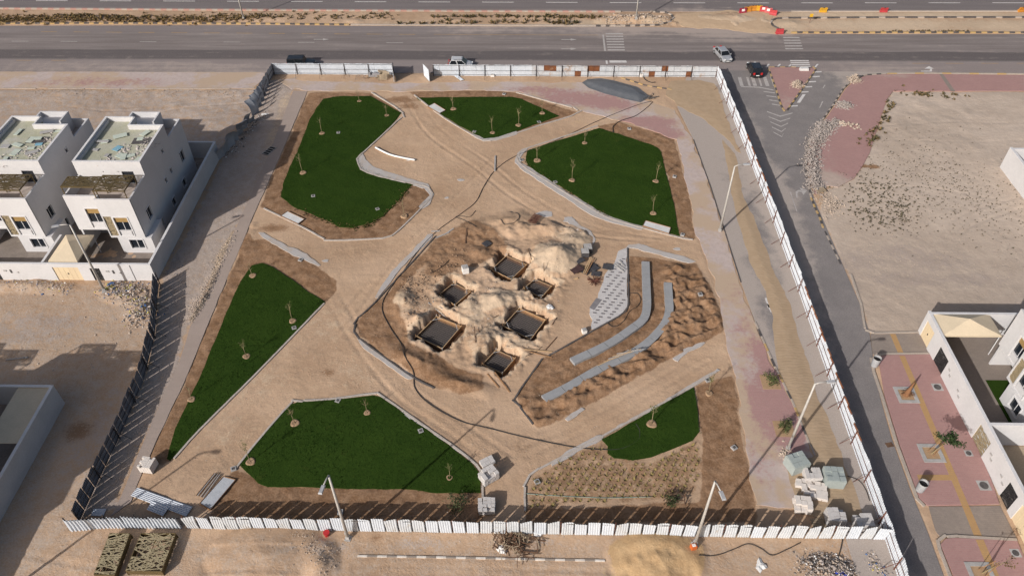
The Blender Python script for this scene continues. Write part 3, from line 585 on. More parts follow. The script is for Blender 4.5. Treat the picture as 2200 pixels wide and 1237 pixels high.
for q in [(1530, 50, 9, 5), (1620, 45, 8, 4), (1500, 40, 6, 4), (1800, 32, 25, 2.2), (2050, 32, 25, 2.2), (1900, 55, 30, 4), (2150, 55, 20, 4), (1690, 55, 6, 5)]: spot('pale', *q, .72)
spot('pale', 1250, 50, 12, 2.4, .65); spot('pale', 1400, 45, 4, 3, .7); spot('pale', 850, 48, 20, 2, .5); spot('pale', 300, 30, 40, 1.2, .3)
spot('ochre', 1525, 236, 3, 2, .8); spot('ochre', 1440, 160, 5, 1.5, .45); spot('ochre', 1250, 160, 8, 1.2, .5); spot('ochre', 1240, 265, 4, 1.5, .4); spot('soil', 860, 214, 4, 1.6, .75); spot('soil', 880, 228, 2.5, 1.8, .65)
spot('soil', 705, 800, 1.2, 1.0, .6); spot('soil', 590, 490, 3, 1.2, .7); spot('soil', 1120, 960, 2.5, 1.4, .42); spot('soil', 1330, 150, 2, 1, .6); spot('soil', 1855, 357, 1.0, .6, .9); spot('soil', 1876, 358, 1.2, .7, .85); spot('soil', 810, 1155, 1.1, .8, .55)
# heaps
mound(1196, 556, 3.8, 3.4, 2.0, .2, 1.1, 'pale', .85, .2)
mound(1235, 520, 2.6, 2.0, .8, .3, 1.2, 'pale', .7)
mound(1165, 496, 4.2, 1.5, .8, .1, 1.3, None, rough=.7); mound(1090, 478, 4.5, 2.4, .6, .2, 1.3, None, rough=.6); mound(1005, 500, 3.0, 2.2, .45, .4, 1.2)
mound(868, 650, 2.3, 3.4, .9, .3, 1.2, 'pale', .45, .5); mound(895, 690, 1.8, 1.2, .7, .3, 1.2, None, rough=.7); mound(1030, 545, 1.5, 1.2, .5)
mound(1066, 648, 2.6, 1.7, .9, .5, 1.0, 'pale', .7, .5); mound(1032, 735, 2.2, 1.6, .8, .5, 1.0, 'pale', .5, .5); mound(1010, 655, 1.4, 2.4, .5, .2, 1.1, 'pale', .6, .5)
mound(900, 780, 6.0, 1.8, .65, -.55, 1.3, None, rough=.4); mound(985, 825, 4.0, 1.4, .6, -.3, 1.2, None, rough=.4)
mound(1412, 1200, 4.4, 3.0, .95, .0, .8, 'ochre', .9, .12); spot('ochre', 1350, 1220, 3.0, 1.6, .6)
sc = 1 - sstep(-.3, .8, sdist(X, Y, PL([(1330, 1195), (1385, 1180), (1440, 1188), (1485, 1215), (1500, 1260), (1310, 1260)])))
Z -= sc * (.22 + .45 * (fbm(X, Y, .5, 61) - .5) + .22 * (np.abs(fbm(X, Y, .7, 63) - .5) * 2))
mound(1525, 236, 3.0, 1.6, .9, -.2, 1.0, 'ochre', .8, .2)
mound(570, 1192, 5.2, 3.2, .9, .0, .6, None, rough=.2); mound(690, 1215, 1.4, 2.6, .7, -.2, 1.0, None, rough=.3)
for yy in (1180, 1191, 1203, 1214, 1226):
    Z -= .16 * np.exp(-((Y - P(540, yy).y + .1 * (wob * 4)) / .16) ** 2) * (sstep(P(425, 1190).x, P(460, 1190).x, X) * (1 - sstep(P(640, 1190).x, P(665, 1190).x, X)))
mound(215, 1180, 3, 2.4, .25, 0, 1, None); mound(425, 1050, 3.5, 1.5, .2, .6, 1, None, rough=.8)
for q in [(1300, 45, 3, 2, .5), (1380, 42, 5, 2.2, .8), (1430, 42, 2, 2, .5), (1340, 48, 3, 1.4, .5), (980, 46, 3, 1.6, .35), (760, 46, 3, 1.6, .35), (560, 42, 6, 1.6, .3), (200, 40, 6, 1.6, .3), (1580, 40, 5, 2.5, .5), (1520, 38, 5, 3, .3), (1700, 52, 4, 2, .3)]: mound(q[0], q[1], q[2], q[3], q[4], 0, 1.2, None, rough=.7)
for q in [(475, 590, 1.6, 7), (440, 650, 1.2, 4)]: mound(q[0], q[1], q[2], q[3], .35, -.3, 1.0, None, rough=.8)
for q in [(120, 620, 5, 1.2, .3), (280, 625, 4, 2, .4), (310, 665, 2, 2.4, .4), (40, 615, 5, 1.2, .35)]: mound(q[0], q[1], q[2], q[3], q[4], 0, 1.0, None, rough=.8)
Z += (.45 * np.abs(fbm(X, Y, .22, 41) - .5) + .10 * (fbm(X, Y, .9, 42) - .5)) * (1 - sstep(-.8, .8, sdist(X, Y, PL([(-200, 193), (560, 193), (470, 335), (-200, 335)]))))
Z += .25 * (fbm(X, Y, .35, 43) - .45) * (1 - sstep(-.5, 1.5, sdist(X, Y, PL([(1905, 200), (2500, 205), (2500, 320), (1870, 330)]))))
# tyre ruts
TR = [[(330, 1040), (480, 900), (600, 790), (720, 690), (800, 600)], [(352, 1050), (500, 915), (620, 805), (745, 700), (850, 560)], [(700, 640), (760, 740), (850, 850), (950, 920), (1060, 1000)], [(730, 630), (790, 730), (880, 830), (990, 905), (1100, 980)],
      [(870, 215), (920, 290), (1020, 360), (1110, 430), (1250, 500), (1400, 520)], [(900, 215), (950, 280), (1050, 350), (1140, 420), (1270, 485), (1420, 512)], [(1120, 960), (1250, 905), (1400, 820), (1500, 760)], [(1130, 980), (1270, 920), (1420, 835), (1520, 775)], [(1060, 340), (900, 500), (800, 580)], [(1082, 345), (920, 510), (820, 590)],
      [(0, 1180), (300, 1237), (500, 1260)], [(760, 1215), (1100, 1222), (1350, 1230)], [(760, 1228), (1100, 1236), (1350, 1250)], [(60, 215), (250, 240), (450, 215), (540, 205)], [(0, 240), (200, 262), (400, 232), (530, 222)], [(2200, 420), (2050, 470), (1980, 560), (1900, 640)], [(2200, 445), (2080, 490), (2010, 570), (1940, 650)], [(1800, 440), (1950, 400), (2150, 430)], [(1900, 300), (2050, 305), (2200, 302)], [(1900, 270), (2050, 262), (2200, 265)], [(470, 1000), (420, 1040), (380, 1060)]]
for k, t in enumerate(TR):
    ln = [tuple(v) for v in smooth_path(PL(t), 5)]; d = ldist(X, Y, ln); tread = .5 + .5 * np.sin((X + Y) * 9)
    fade = .35 + .65 * sstep(.35, .6, fbm(X, Y, .12, 80 + k)); Z += fade * (-.055 * np.exp(-(d / .22) ** 2) + .028 * np.exp(-((d - .45) / .18) ** 2) + .02 * tread * np.exp(-(d / .3) ** 2))
exc = 1 - sstep(-1.0, 1.0, sdist(X, Y, PL([(860, 600), (960, 520), (1080, 470), (1230, 480), (1270, 530), (1230, 590), (1200, 680), (1130, 760), (1080, 820), (1000, 800), (880, 740), (840, 660)])))
Z += exc * (.30 * (np.abs(fbm(X, Y, .45, 53) - .5) * 2) + .10 * (fbm(X, Y, 1.7, 54, 3) - .5) + .10 * (np.abs(fbm(X, Y, 1.3, 55, 4) - .5) * 2) + .05 * (vn(X * 3.1, Y * 3.1, 56) - .5))
# pits under the formwork
for q in foot_w:
    poly = [(v.x, v.y) for v in q]; d = sdist(X, Y, poly) + wob2 * 1.3 + wob * .6 + .5 * (fbm(X, Y, 2.6, 51, 2) - .5)
    k = 1 - sstep(.42, .78, d); Z[:] = Z * (1 - k) + (-1.15) * k
    rim = np.exp(-((d - 1.25) / .5) ** 2); Z += .14 * rim * (.5 + 2.4 * wob2 + 2.0 * (fbm(X, Y, 2.4, 52, 2) - .5))
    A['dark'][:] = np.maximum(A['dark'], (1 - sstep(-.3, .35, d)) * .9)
    A['pale'][:] = np.maximum(A['pale'], np.exp(-((d - .95) / .5) ** 2) * .6)
# stay under slabs and kerbs
for poly, zt in FLATS:
    d = sdist(X, Y, poly); k = 1 - sstep(-.25, .35, d); Z[:] = Z * (1 - k) + np.minimum(Z, zt - .09) * k
for poly in (island_poly, main_poly, far_poly):
    d = sdist(X, Y, poly); k = 1 - sstep(-.1, .6, d); Z[:] = Z * (1 - k) + np.minimum(Z, -.10) * k
Z = np.where((np.abs(X) > 110) | (Y > 175), -.12, Z)
V = np.stack([X, Y, Z], -1).reshape(-1, 3)
ii, jj = np.meshgrid(np.arange(NY - 1), np.arange(NX - 1), indexing='ij'); a = (ii * NX + jj).ravel()
F = np.stack([a, a + 1, a + NX + 1, a + NX], 1)
me = bpy.data.meshes.new('ground'); me.vertices.add(len(V)); me.vertices.foreach_set('co', V.ravel().astype(np.float32))
me.loops.add(F.size); me.loops.foreach_set('vertex_index', F.ravel().astype(np.int32)); me.polygons.add(len(F)); me.polygons.foreach_set('loop_start', np.arange(0, F.size, 4, dtype=np.int32)); me.polygons.foreach_set('loop_total', np.full(len(F), 4, np.int32))
me.polygons.foreach_set('use_smooth', np.ones(len(F), bool))
for k, v in A.items(): me.attributes.new(k, 'FLOAT', 'POINT').data.foreach_set('value', v.ravel().astype(np.float32))
me.update(); me.validate(); me.materials.append(ground_material())
ground = bpy.data.objects.new('ground', me); COL.objects.link(ground); struct(ground, 'sandy building ground')
def gz(x, y):
    """height of the ground mesh near x, y"""
    i = int(np.clip(np.searchsorted(gx, x) - 1, 0, NX - 2)); j = int(np.clip(np.searchsorted(gy, y) - 1, 0, NY - 2))
    return float(max(Z[j, i], Z[j, i + 1], Z[j + 1, i], Z[j + 1, i + 1]))
def gzm(x, y): i = int(np.clip(np.searchsorted(gx, x) - 1, 0, NX - 2)); j = int(np.clip(np.searchsorted(gy, y) - 1, 0, NY - 2)); return float(np.mean([Z[j, i], Z[j, i + 1], Z[j + 1, i], Z[j + 1, i + 1]]))
def G3(px, py, dz=0.): p = P(px, py); return Vector((p.x, p.y, gzm(p.x, p.y) + dz))

# sand drifted over the side road inside the fence, with wind ripples
m_drift = (lambda: None)
def drift_material():
    m, nt, bs = _nt('rippled sand'); pos = n_pos(nt)
    w = nd(nt, 'ShaderNodeTexWave', Scale=.8, Distortion=7.0, Detail=3.0); w.inputs['Detail Scale'].default_value = 1.2; w.bands_direction = 'Y'; nt.links.new(pos, w.inputs['Vector'])
    n = n_noise(nt, pos, 1.2, 5); f = n_noise(nt, pos, 15, 3)
    col = n_mix(nt, n_map(nt, n, .3, .7), (.315, .228, .150), (.36, .265, .18)); col = n_mix(nt, .2, col, n_mix(nt, f, (.15, .10, .06), (.6, .45, .3)))
    nt.links.new(col, bs.inputs['Base Color']); bs.inputs['Roughness'].default_value = .95; bs.inputs['Specular IOR Level'].default_value = .1
    n_bump(nt, bs, n_math(nt, 'ADD', w.outputs['Fac'], n), .6, .014); return m
m_drift = drift_material()
dpoly = PL([(1552, 300), (1580, 330), (1596, 420), (1632, 500), (1672, 600), (1700, 660), (1718, 730), (1740, 800), (1770, 880), (1800, 960), (1830, 1040), (1848, 1092), (1800, 1096), (1770, 1030), (1730, 930), (1690, 845), (1672, 800), (1664, 740), (1660, 690), (1640, 620), (1610, 560), (1592, 500), (1572, 420)])
struct(sheet('sand_drift', dpoly, .026, m_drift, step=.5, jit=.35, seed=8, flat=False, skirt=.02, zf=lambda X, Y: .10 * np.clip(-sdist(X, Y, dpoly) / 1.2, 0, 1)), 'rippled sand drift on the fenced-off part of the side road')
for lab, q in (('sand drift at the top of the fenced-off side road', [(1440, 175), (1500, 172), (1535, 180), (1555, 230), (1575, 290), (1590, 330), (1560, 300), (1520, 262), (1470, 235), (1430, 205)]), ('sand drift patch by the lower stacked blocks', [(1690, 990), (1760, 975), (1815, 1030), (1850, 1100), (1835, 1118), (1780, 1120), (1720, 1100)]),
               ('sand spread over the road opening in the median', [(1440, 46), (1452, 30), (1560, 24), (1665, 27), (1655, 48), (1665, 60), (1680, 74), (1620, 72), (1560, 64), (1470, 60)])):
    dp = PL(q); struct(sheet('sand_drift', dp, .03, mat('loose sand', (.47, .335, .22), (.42, .295, .19), .8, .95, bump=.05) if 'median' in lab else m_drift, step=.6, jit=.5, seed=9, flat=False, skirt=.03, zf=lambda X, Y, dp=dp: .09 * np.clip(-sdist(X, Y, dp) / 1.5, 0, 1) + .02 * fbm(X, Y, .8, 4)), lab)

# pale paver strips left along the path edges
m_strip = paving_material('pale paver', (.46, .44, .43), (.42, .40, .39), (.32, .29, .26), (.47, .35, .25), bw=.3, lo=.35, hi=.9)
STRIPS = [
 ('upper left lawn', [(772, 336), (779, 330), (785, 345), (800, 358), (850, 376), (890, 388), (918, 397), (933, 418), (922, 440), (905, 450), (900, 445), (924, 420), (913, 405), (885, 399), (820, 383), (780, 368), (769, 350)]),
 ('left path', [(556, 500), (566, 500), (620, 530), (660, 545), (690, 570), (684, 573), (640, 552), (590, 527), (560, 508)]),
 ('top wedge lawn', [(1012, 291), (1016, 287), (1040, 299), (1064, 297), (1110, 283), (1110, 289), (1066, 303), (1040, 305)]),
 ('right lawn corner', [(1112, 330), (1120, 322), (1140, 315), (1116, 340), (1118, 350), (1135, 360), (1180, 388), (1282, 452), (1318, 470), (1380, 488), (1378, 494), (1312, 478), (1270, 462), (1172, 399), (1122, 366), (1107, 350)]),
 ('curved path above the excavation', [(1215, 468), (1228, 466), (1250, 486), (1268, 498), (1278, 515), (1272, 530), (1262, 528), (1263, 515), (1255, 502), (1236, 492), (1220, 480)]),
 ('upper edge of the terrace', [(1335, 540), (1350, 527), (1372, 524), (1420, 540), (1470, 552), (1494, 563), (1480, 566), (1425, 552), (1370, 534), (1348, 534)]),
 ('left edge of the excavation', [(836, 592), (845, 580), (920, 505), (930, 505), (925, 513), (850, 590), (812, 640), (806, 640)]),
 ('lower left edge of the excavation', [(768, 727), (776, 732), (840, 778), (890, 812), (878, 814), (830, 786), (790, 755)]),
 ('lower edge of the terrace', [(1445, 770), (1465, 752), (1506, 734), (1515, 737), (1505, 745), (1480, 756), (1455, 776)]),
 ('left foot of the terrace', [(1214, 900), (1230, 888), (1250, 876), (1256, 880), (1240, 893), (1220, 904)]),
 ('planted bed edge', [(1180, 995), (1230, 965), (1290, 935), (1296, 939), (1240, 970), (1186, 1001)]),
 ('small lawn edge', [(1325, 916), (1400, 876), (1490, 822), (1540, 792), (1546, 796), (1492, 829), (1400, 882), (1330, 919)]),
 ('bottom lawn edge', [(860, 885), (868, 882), (914, 915), (968, 950), (1000, 974), (990, 975), (912, 922)]),
]
for i, (n_, q) in enumerate(STRIPS): struct(sheet('paving_strip', PL(q), .075, m_strip, step=.35, attr=lambda X, Y: .45 + 0 * X, jit=.28, seed=60 + i, skirt=.1, flat=False), 'pale grey paver strip at the ' + n_)
for i, (a, b, r) in enumerate([(1170, 460, 1.0), (989, 387, .5), (878, 343, .4), (1222, 472, .8), (960, 425, .35), (700, 560, .4), (1455, 535, .4)]):
    p = P(a, b); struct(sheet('paving_patch', [(p.x + r * (1 + .4 * math.sin(k * 2.1 + i)) * math.cos(k * .785), p.y + .7 * r * math.sin(k * .785)) for k in range(8)], gzm(p.x, p.y) + .04, m_strip, step=.3, attr=lambda X, Y: .2 + 0 * X, jit=.12, skirt=.15, flat=False), ['bare paver patch above the sand heaps', 'bare white patch in the middle of the sand', 'bare grey patch inside the path bend', 'bare paver patch by the curved path', 'tiny bare patch below the lawn corner', 'tiny bare patch on the left path', 'small bare patch at the terrace top'][i])
# ------------------------------------------------------------------ corrugated fences
S = 63.0 / 56.0
m_sheet = mat('white corrugated steel', (.53, .56, .605), (.48, .51, .55), .9, .55, bump=.004, spec=.3)
m_sheet2 = mat('weathered corrugated steel', (.47, .485, .51), (.41, .42, .44), 1.2, .6, c=(.33, .20, .12), cs=.5)
m_rust = mat('rusty steel', (.20, .075, .03), (.13, .05, .025), 2, .8, c=(.33, .23, .16), cs=.8)
m_post = mat('dark steel post', (.035, .030, .030), (.06, .045, .04), 3, .7)
m_rpost = mat('rusty post', (.14, .055, .035), (.09, .04, .03), 3, .8)
def corrug(w, h, depth=.035, n=5, seed=0, dent=.02, nz=6, lean=0.):
    """corrugated panel, width along x, ridges vertical, facing -y"""
    rg = random.Random(seed); mb = MB(); xs = []
    for i in range(n):
        x0 = -w / 2 + w * i / n; s = w / n; xs += [(x0, 0), (x0 + .30 * s, 0), (x0 + .42 * s, depth), (x0 + .80 * s, depth), (x0 + .92 * s, 0)]
    xs.append((w / 2, 0)); k = len(xs); tops = [h + rg.uniform(-.02, .02)] * k
    ph = rg.uniform(0, 6)
    for j in range(nz + 1):
        t = j / nz
        for i, (x, y) in enumerate(xs):
            mb.v.append((x + lean * t, -y + dent * math.sin(3.2 * t + ph + x * 2.1) * t, .02 + t * (tops[i] + .012 * math.sin(x * 9 + ph))))
    for j in range(nz):
        for i in range(k - 1): mb.f.append((j * k + i, j * k + i + 1, (j + 1) * k + i + 1, (j + 1) * k + i)); mb.mi.append(0)
    return mb
class Fence:
    def __init__(s, label, origin, name='site_fence'):
        s.o = Vector((origin[0], origin[1], 0)); s.r = thing(name, label, 'fence', s.o)
    def panel(s, me, x, y, ang, z=0., tilt=0., roll=0., name='panel', sc=None):
        return inst(name, me, s.r, (x - s.o.x, y - s.o.y, z), (tilt, roll, ang), sc)
    def bar(s, name, a, b, w, m):
        mb = MB(); mb.bar(a, b, w, w); mb.v = [(x - s.o.x, y - s.o.y, z) for x, y, z in mb.v]; return mb.build(name, m, s.r)
rg = random.Random(11)
FH = 1.98
m_sheetb = mat('dusty corrugated steel', (.47, .485, .50), (.52, .54, .57), 1.5, .6, c=(.40, .37, .34), cs=1.4)
south_me = [corrug(1.06, FH - .05 * (i % 3), n=5, seed=i, dent=(.04, .09, .06, .12, .05, .15)[i], nz=6).mesh('panel', (m_sheet, m_sheetb)[i % 2]) for i in range(6)]
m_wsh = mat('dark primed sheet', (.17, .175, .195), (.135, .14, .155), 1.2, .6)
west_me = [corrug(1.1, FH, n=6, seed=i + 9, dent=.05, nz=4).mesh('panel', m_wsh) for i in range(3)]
# south fence: separate sheets with narrow gaps
a, b = P(402, 1134.5), P(1903, 1158)
fs = Fence('white corrugated fence of separate sheets along the bottom of the site', a)
d = (b - a); L = d.length; ang = math.atan2(d.y, d.x); n = 52; u = d / L
for i in range(n):
    p = a + u * (L * (i + .5) / n)
    fs.panel(south_me[rg.randrange(6)], p.x, p.y, ang + rg.uniform(-.03, .03), rg.uniform(-.05, .06), rg.uniform(-.03, .03), rg.uniform(-.035, .035))
nv = Vector((-u.y, u.x, 0))
for i in range(0, n + 1, 4):
    p = a + u * (L * i / n) + nv * .14; fs.bar('post', (p.x, p.y, -.3), (p.x, p.y, FH - .1), .08, m_rpost)
    if i < n:
        q = a + u * (L * min(i + 4, n) / n) + nv * .09; p = a + u * (L * i / n) + nv * .09
        for zz in (.45, 1.0, 1.6): fs.bar('rail', (p.x, p.y, zz), (q.x, q.y, zz), .045, m_post)
# western end of the south fence: overlapping corrugated sheets curving to the corner
cs = smooth_path(PL([(152, 1140), (196, 1136), (235, 1133.5), (300, 1133), (402, 1134.5)]), 4)
f2 = Fence('overlapping ribbed fence sheets at the lower left corner', cs[0])
me_o = corrug(1.3, FH - .15, n=4, depth=.10, seed=4, dent=.05).mesh('panel', m_sheet)
Ls = [0]
for p, q in zip(cs, cs[1:]): Ls.append(Ls[-1] + (q - p).length)
s_ = .62
while s_ < Ls[-1]:
    i = min(max(j for j in range(len(Ls)) if Ls[j] <= s_), len(cs) - 2); t = (s_ - Ls[i]) / (Ls[i + 1] - Ls[i]); p = cs[i].lerp(cs[i + 1], t); dd = cs[i + 1] - cs[i]
    f2.panel(me_o, p.x, p.y, math.atan2(dd.y, dd.x) + rg.uniform(-.03, .03), rg.uniform(-.05, .05), rg.uniform(-.03, .03)); s_ += 1.24
for p, q in zip(cs[:-1:4], cs[4::4]):
    for zz in (.5, 1.5): f2.bar('rail', (p.x, p.y + .12, zz), (q.x, q.y + .12, zz), .05, m_post)
    f2.bar('post', (p.x, p.y + .16, -.3), (p.x, p.y + .16, FH), .08, m_post)
def run_fence(F, pts, hts, mesh_fn, spacing, post_every, inner, rails, mpost, gapw=0., brace=True, tiltj=.02, rz=None, skip=()):
    """sheets along a polyline of world points; inner = side the rails, posts and braces stand on"""
    pts = [Vector((p[0], p[1])) for p in pts]; Ls = [0]
    for p, q in zip(pts, pts[1:]): Ls.append(Ls[-1] + (q - p).length)
    def at(s):
        i = min(max(j for j in range(len(Ls)) if Ls[j] <= s + 1e-6), len(pts) - 2); t = (s - Ls[i]) / max(1e-6, Ls[i + 1] - Ls[i]); d = (pts[i + 1] - pts[i]).normalized(); return pts[i].lerp(pts[i + 1], t), d
    n = max(1, int(round(Ls[-1] / spacing))); sp = Ls[-1] / n
    for k in range(n):
        if k in skip: continue
        p, d = at(sp * (k + .5)); F.panel(mesh_fn(k), p.x, p.y, math.atan2(d.y, d.x), rg.uniform(-.03, .03), rg.uniform(-tiltj, tiltj), rg.uniform(-tiltj, tiltj))
    m = max(1, int(round(Ls[-1] / post_every))); ps = []
    for k in range(m + 1):
        p, d = at(Ls[-1] * k / m); nv = Vector((-d.y, d.x)) * inner; q = p + nv * .13; ps.append((p + nv * .085, q))
        F.bar('post', (q.x, q.y, -.3), (q.x, q.y, hts + .02), .085, mpost)
        if brace and 0 < k < m:
            e = p + nv * (1.25 + .3 * rg.random()); z0 = gzm(e.x, e.y); F.bar('brace', (q.x, q.y, hts * .62), (e.x, e.y, z0 - .05), .04, mpost)
    for (p, _), (q, _) in zip(ps, ps[1:]):
        for zz in rails: F.bar('rail', (p.x, p.y, zz + rg.uniform(-.03, .03)), (q.x, q.y, zz + rg.uniform(-.03, .03)), .04, mpost)
n_me = [corrug(1.02, FH, n=6, seed=20 + i, dent=.02, nz=2).mesh('panel', m_sheet) for i in range(2)]
n_mw = [corrug(1.02, FH, n=6, seed=30 + i, dent=.05, nz=3).mesh('panel', m_sheet2) for i in range(2)]
n_mr = corrug(1.02, FH, n=6, seed=40, dent=.04, nz=3).mesh('panel', m_rust)
n_mh = [None]
def half_rust(seed, top):
    mb = corrug(1.02, FH, n=6, seed=seed, dent=.04, nz=4); 
    for i, f in enumerate(mb.f):
        zc = sum(mb.v[j][2] for j in f) / 4
        if (zc > FH * .55) == top: mb.mi[i] = 1
    return mb.mesh('panel', [m_sheet2, m_rust])
n_ht, n_hb = half_rust(41, True), half_rust(42, False)
fn1 = Fence('white corrugated fence with dark posts, left of the gate gap', P(588, 160)); 
run_fence(fn1, PL([(588, 160), (720, 160.5), (845, 161)]), FH, lambda k: n_me[k % 2], 1.03, 4.2, -1, (.25, 1.0, FH - .1), m_post)
fn2 = Fence('white corrugated fence with rusty sheets along the main road', P(932, 163))
run_fence(fn2, PL([(932, 163), (1200, 164.5), (1400, 165.5), (1539, 166)]), FH, lambda k: {18: n_ht, 19: n_ht, 17: n_mw[0], 23: n_hb, 22: n_mw[1], 25: n_ht, 26: n_ht, 27: n_mw[0], 34: n_mw[0], 35: n_hb, 36: n_mw[1], 37: n_ht, 41: n_hb}.get(k, n_mw[k % 2] if k > 15 else n_me[k % 2]), 1.03, 4.4, -1, (.25, 1.0, FH - .1), m_post)
# east fence
e_me = [corrug(1.13, FH + .1, n=5, seed=50 + i, dent=.04, nz=3).mesh('panel', m_sheet) for i in range(3)]
def edge_rust(seed):
    mb = corrug(1.13, FH + .1, n=5, seed=seed, dent=.05, nz=8)
    for i, f in enumerate(mb.f):
        if sum(mb.v[j][2] for j in f) / 4 > FH * .93: mb.mi[i] = 1
    return mb.mesh('panel', [m_sheet, m_rust])
e_rs = [edge_rust(60 + i) for i in range(2)]
fe = Fence('long white corrugated fence with rusty top edge on the right', P(1539, 166))
run_fence(fe, PL([(1539, 166), (1602, 320), (1659, 470), (1716, 626), (1784, 822), (1835, 967), (1899, 1150), (1960, 1330)]), FH + .1, lambda k: (e_rs[k % 2] if (18 < k < 34 or 48 < k < 70) and k % 3 else e_me[k % 3]), 1.06, 4.3, -1, (.45, 1.35), m_rpost, tiltj=.025)
# west fence (seen from its shaded inner side)
wp = smooth_path(PL([(342, 612), (336, 670), (334, 715), (322, 765), (308, 820), (286, 872), (264, 925), (216, 1025), (171, 1121)]), 3)
fw = Fence('dark shaded corrugated fence along the left side of the site', wp[0])
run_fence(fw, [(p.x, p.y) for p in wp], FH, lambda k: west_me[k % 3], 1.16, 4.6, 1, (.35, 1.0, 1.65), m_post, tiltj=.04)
# collapsed north-west stretch: bent sheets
m_dk = mat('grey weathered sheet', (.32, .325, .34), (.26, .265, .28), 1.5, .6)
fc = Fence('collapsed fence of bent and leaning grey sheets near the upper left corner', P(480, 335), 'collapsed_fence')
def bent(w, h, curl, seed):
    rg_ = random.Random(seed); mb = MB(); nx, nz_ = 6, 7
    for j in range(nz_ + 1):
        t = j / nz_; a_ = curl * t * t
        for i in range(nx + 1):
            s = i / nx - .5; mb.v.append((s * w + .1 * math.sin(4 * t + seed) * t, -math.sin(a_) * h * t * .6 + .05 * math.sin(9 * s + seed) - (.03 if i % 2 else 0), h * t * math.cos(a_ * .5)))
    for j in range(nz_):
        for i in range(nx): k = j * (nx + 1) + i; mb.f.append((k, k + 1, k + nx + 2, k + nx + 1)); mb.mi.append(0)
    return mb.mesh('bent_sheet', m_dk)
for i, (x, y, cu, az, sz) in enumerate([(476, 340, .5, 65, 1.1), (487, 327, .4, 70, 1.2), (497, 316, .7, 60, 1.3), (505, 303, .9, 50, 1.1), (514, 290, .6, 70, 1.2), (522, 278, 1.1, 40, 1.3), (530, 268, .8, 75, 1.1), (540, 262, .5, 60, .9)]):
    p = G3(x, y, -.05); inst('bent_sheet', bent(1.35 * sz, 2.0 * sz, cu, i), fc.r, (p.x - fc.o.x, p.y - fc.o.y, p.z), (rg.uniform(-.2, .35), rg.uniform(-.25, .25), R_(az)))
fnw = Fence('dark shaded fence sheets bulging outwards at the upper left corner', P(590, 162))
for i, (x, y, cu, az, sz) in enumerate([(586, 164, .05, 82, 1.15), (582, 171, .05, 82, 1.15), (578, 179, .1, 80, 1.15), (574, 188, .15, 78, 1.15), (570, 197, .2, 76, 1.15), (566, 207, .3, 74, 1.2), (562, 218, .45, 70, 1.25), (556, 230, .6, 66, 1.3), (549, 245, .7, 64, 1.4)]):
    p = G3(x, y, -.05); inst('panel', bent(1.25 * sz, 1.75 * sz, cu * 1.2, i + 20), fnw.r, (p.x - fnw.o.x, p.y - fnw.o.y, p.z), (-.08, rg.uniform(-.06, .06), R_(az + 180)))
for (x, y), (x2, y2) in zip([(588, 162), (577, 181), (567, 206)], [(577, 181), (567, 206), (555, 233)]):
    p, q = P(x, y), P(x2, y2)
    for zz in (.5, 1.3): fnw.bar('rail', (p.x + .15, p.y, zz), (q.x + .15, q.y, zz - .1), .05, m_post)
    fnw.bar('post', (p.x + .2, p.y, -.2), (p.x + .2, p.y, 1.9), .08, m_post)
# gate leaves
def leaf(label, p0, p1, h, m):
    a, b = P(*p0), P(*p1); d = b - a; r = thing('gate_leaf', label, 'gate', (a.x, a.y, 0), math.atan2(d.y, d.x)); L = d.length
    mb = corrug(L, h, n=8, depth=.03, dent=.01); mb.v = [(x + L / 2, y, z + .12) for x, y, z in mb.v]; mb.build('panel', m, r)
    for q0, q1 in (((0, .06, .15), (0, .06, h)), ((L, .06, .15), (L, .06, h)), ((0, .06, .2), (L, .06, .2)), ((0, .06, h), (L, .06, h)), ((0, .06, .2), (L, .06, h)), ((0, .06, h / 2), (L, .06, h / 2))): MB().bar(q0, q1, .05, .05).build('frame_bar', m_post, r)
    MB().tube([(0, .06, -.2), (0, .06, h + .1)], .05).build('hinge_post', m_post, r)
leaf('white metal gate leaf standing open at the right of the gap', (911, 164), (923, 177), 2.1, m_sheet)
leaf('dark edge-on gate leaf standing open at the left of the gap', (846, 162), (847, 178), 2.2, m_sheet)

# ------------------------------------------------------------------ street lamps
m_galv = mat('galvanised lamp post', (.42, .40, .37), (.36, .335, .31), 2, .5, metal=.1)
m_head = mat('grey lamp head', (.36, .36, .37), (.30, .30, .31), 3, .45)
def lamp(label, px, py, arm, H=10.1, al=1.0, w=None):
    p = Vector((w[0], w[1], gzm(*w))) if w else G3(px, py); r = thing('street_lamp', label, 'street lamp', (p.x, p.y, p.z), arm, 'street lamps around the site')
    MB().tube([(0, 0, -.3), (0, 0, H * .5), (0, 0, H)], [.155, .12, .09], 10).build('pole', m_galv, r, smooth=True)
    MB().box((0, 0, .0), (.55, .55, .12)).box((0, 0, .25), (.32, .32, .5)).build('base', m_conc, r)
    MB().tube([(0, 0, H - .05), (al * .35, 0, H + .12), (al, 0, H + .2)], [.075, .065, .06], 8).build('arm', m_galv, r, smooth=True)
    h = MB().box((al + .38, 0, H + .2), (.85, .34, .12), taper=.8).build('lamp_head', m_head, r)
    MB().box((al + .42, 0, H + .12), (.6, .26, .05)).build('lens', plain_glass('lamp lens', (.3, .3, .28)) if 'lamp lens' not in bpy.data.materials else bpy.data.materials['lamp lens'], h)
    MB().bar((0, -.145, .55), (0, -.145, .95), .16, .03).build('hatch', m_head, r)
lamp('tall street lamp rising from the bottom fence, left of the sand heap', 748, 1156, R_(-100))
lamp('tall street lamp at the bottom fence beside the ochre sand heap', 1492, 1171, R_(-78))
lamp('tall street lamp by the stacked block pallets', 1692, 965, R_(4))
lamp('tall street lamp on the upper right pavement', 1546, 497, R_(6))
lamp('tall street lamp in front of the left villa gate', 226, 628, R_(200))
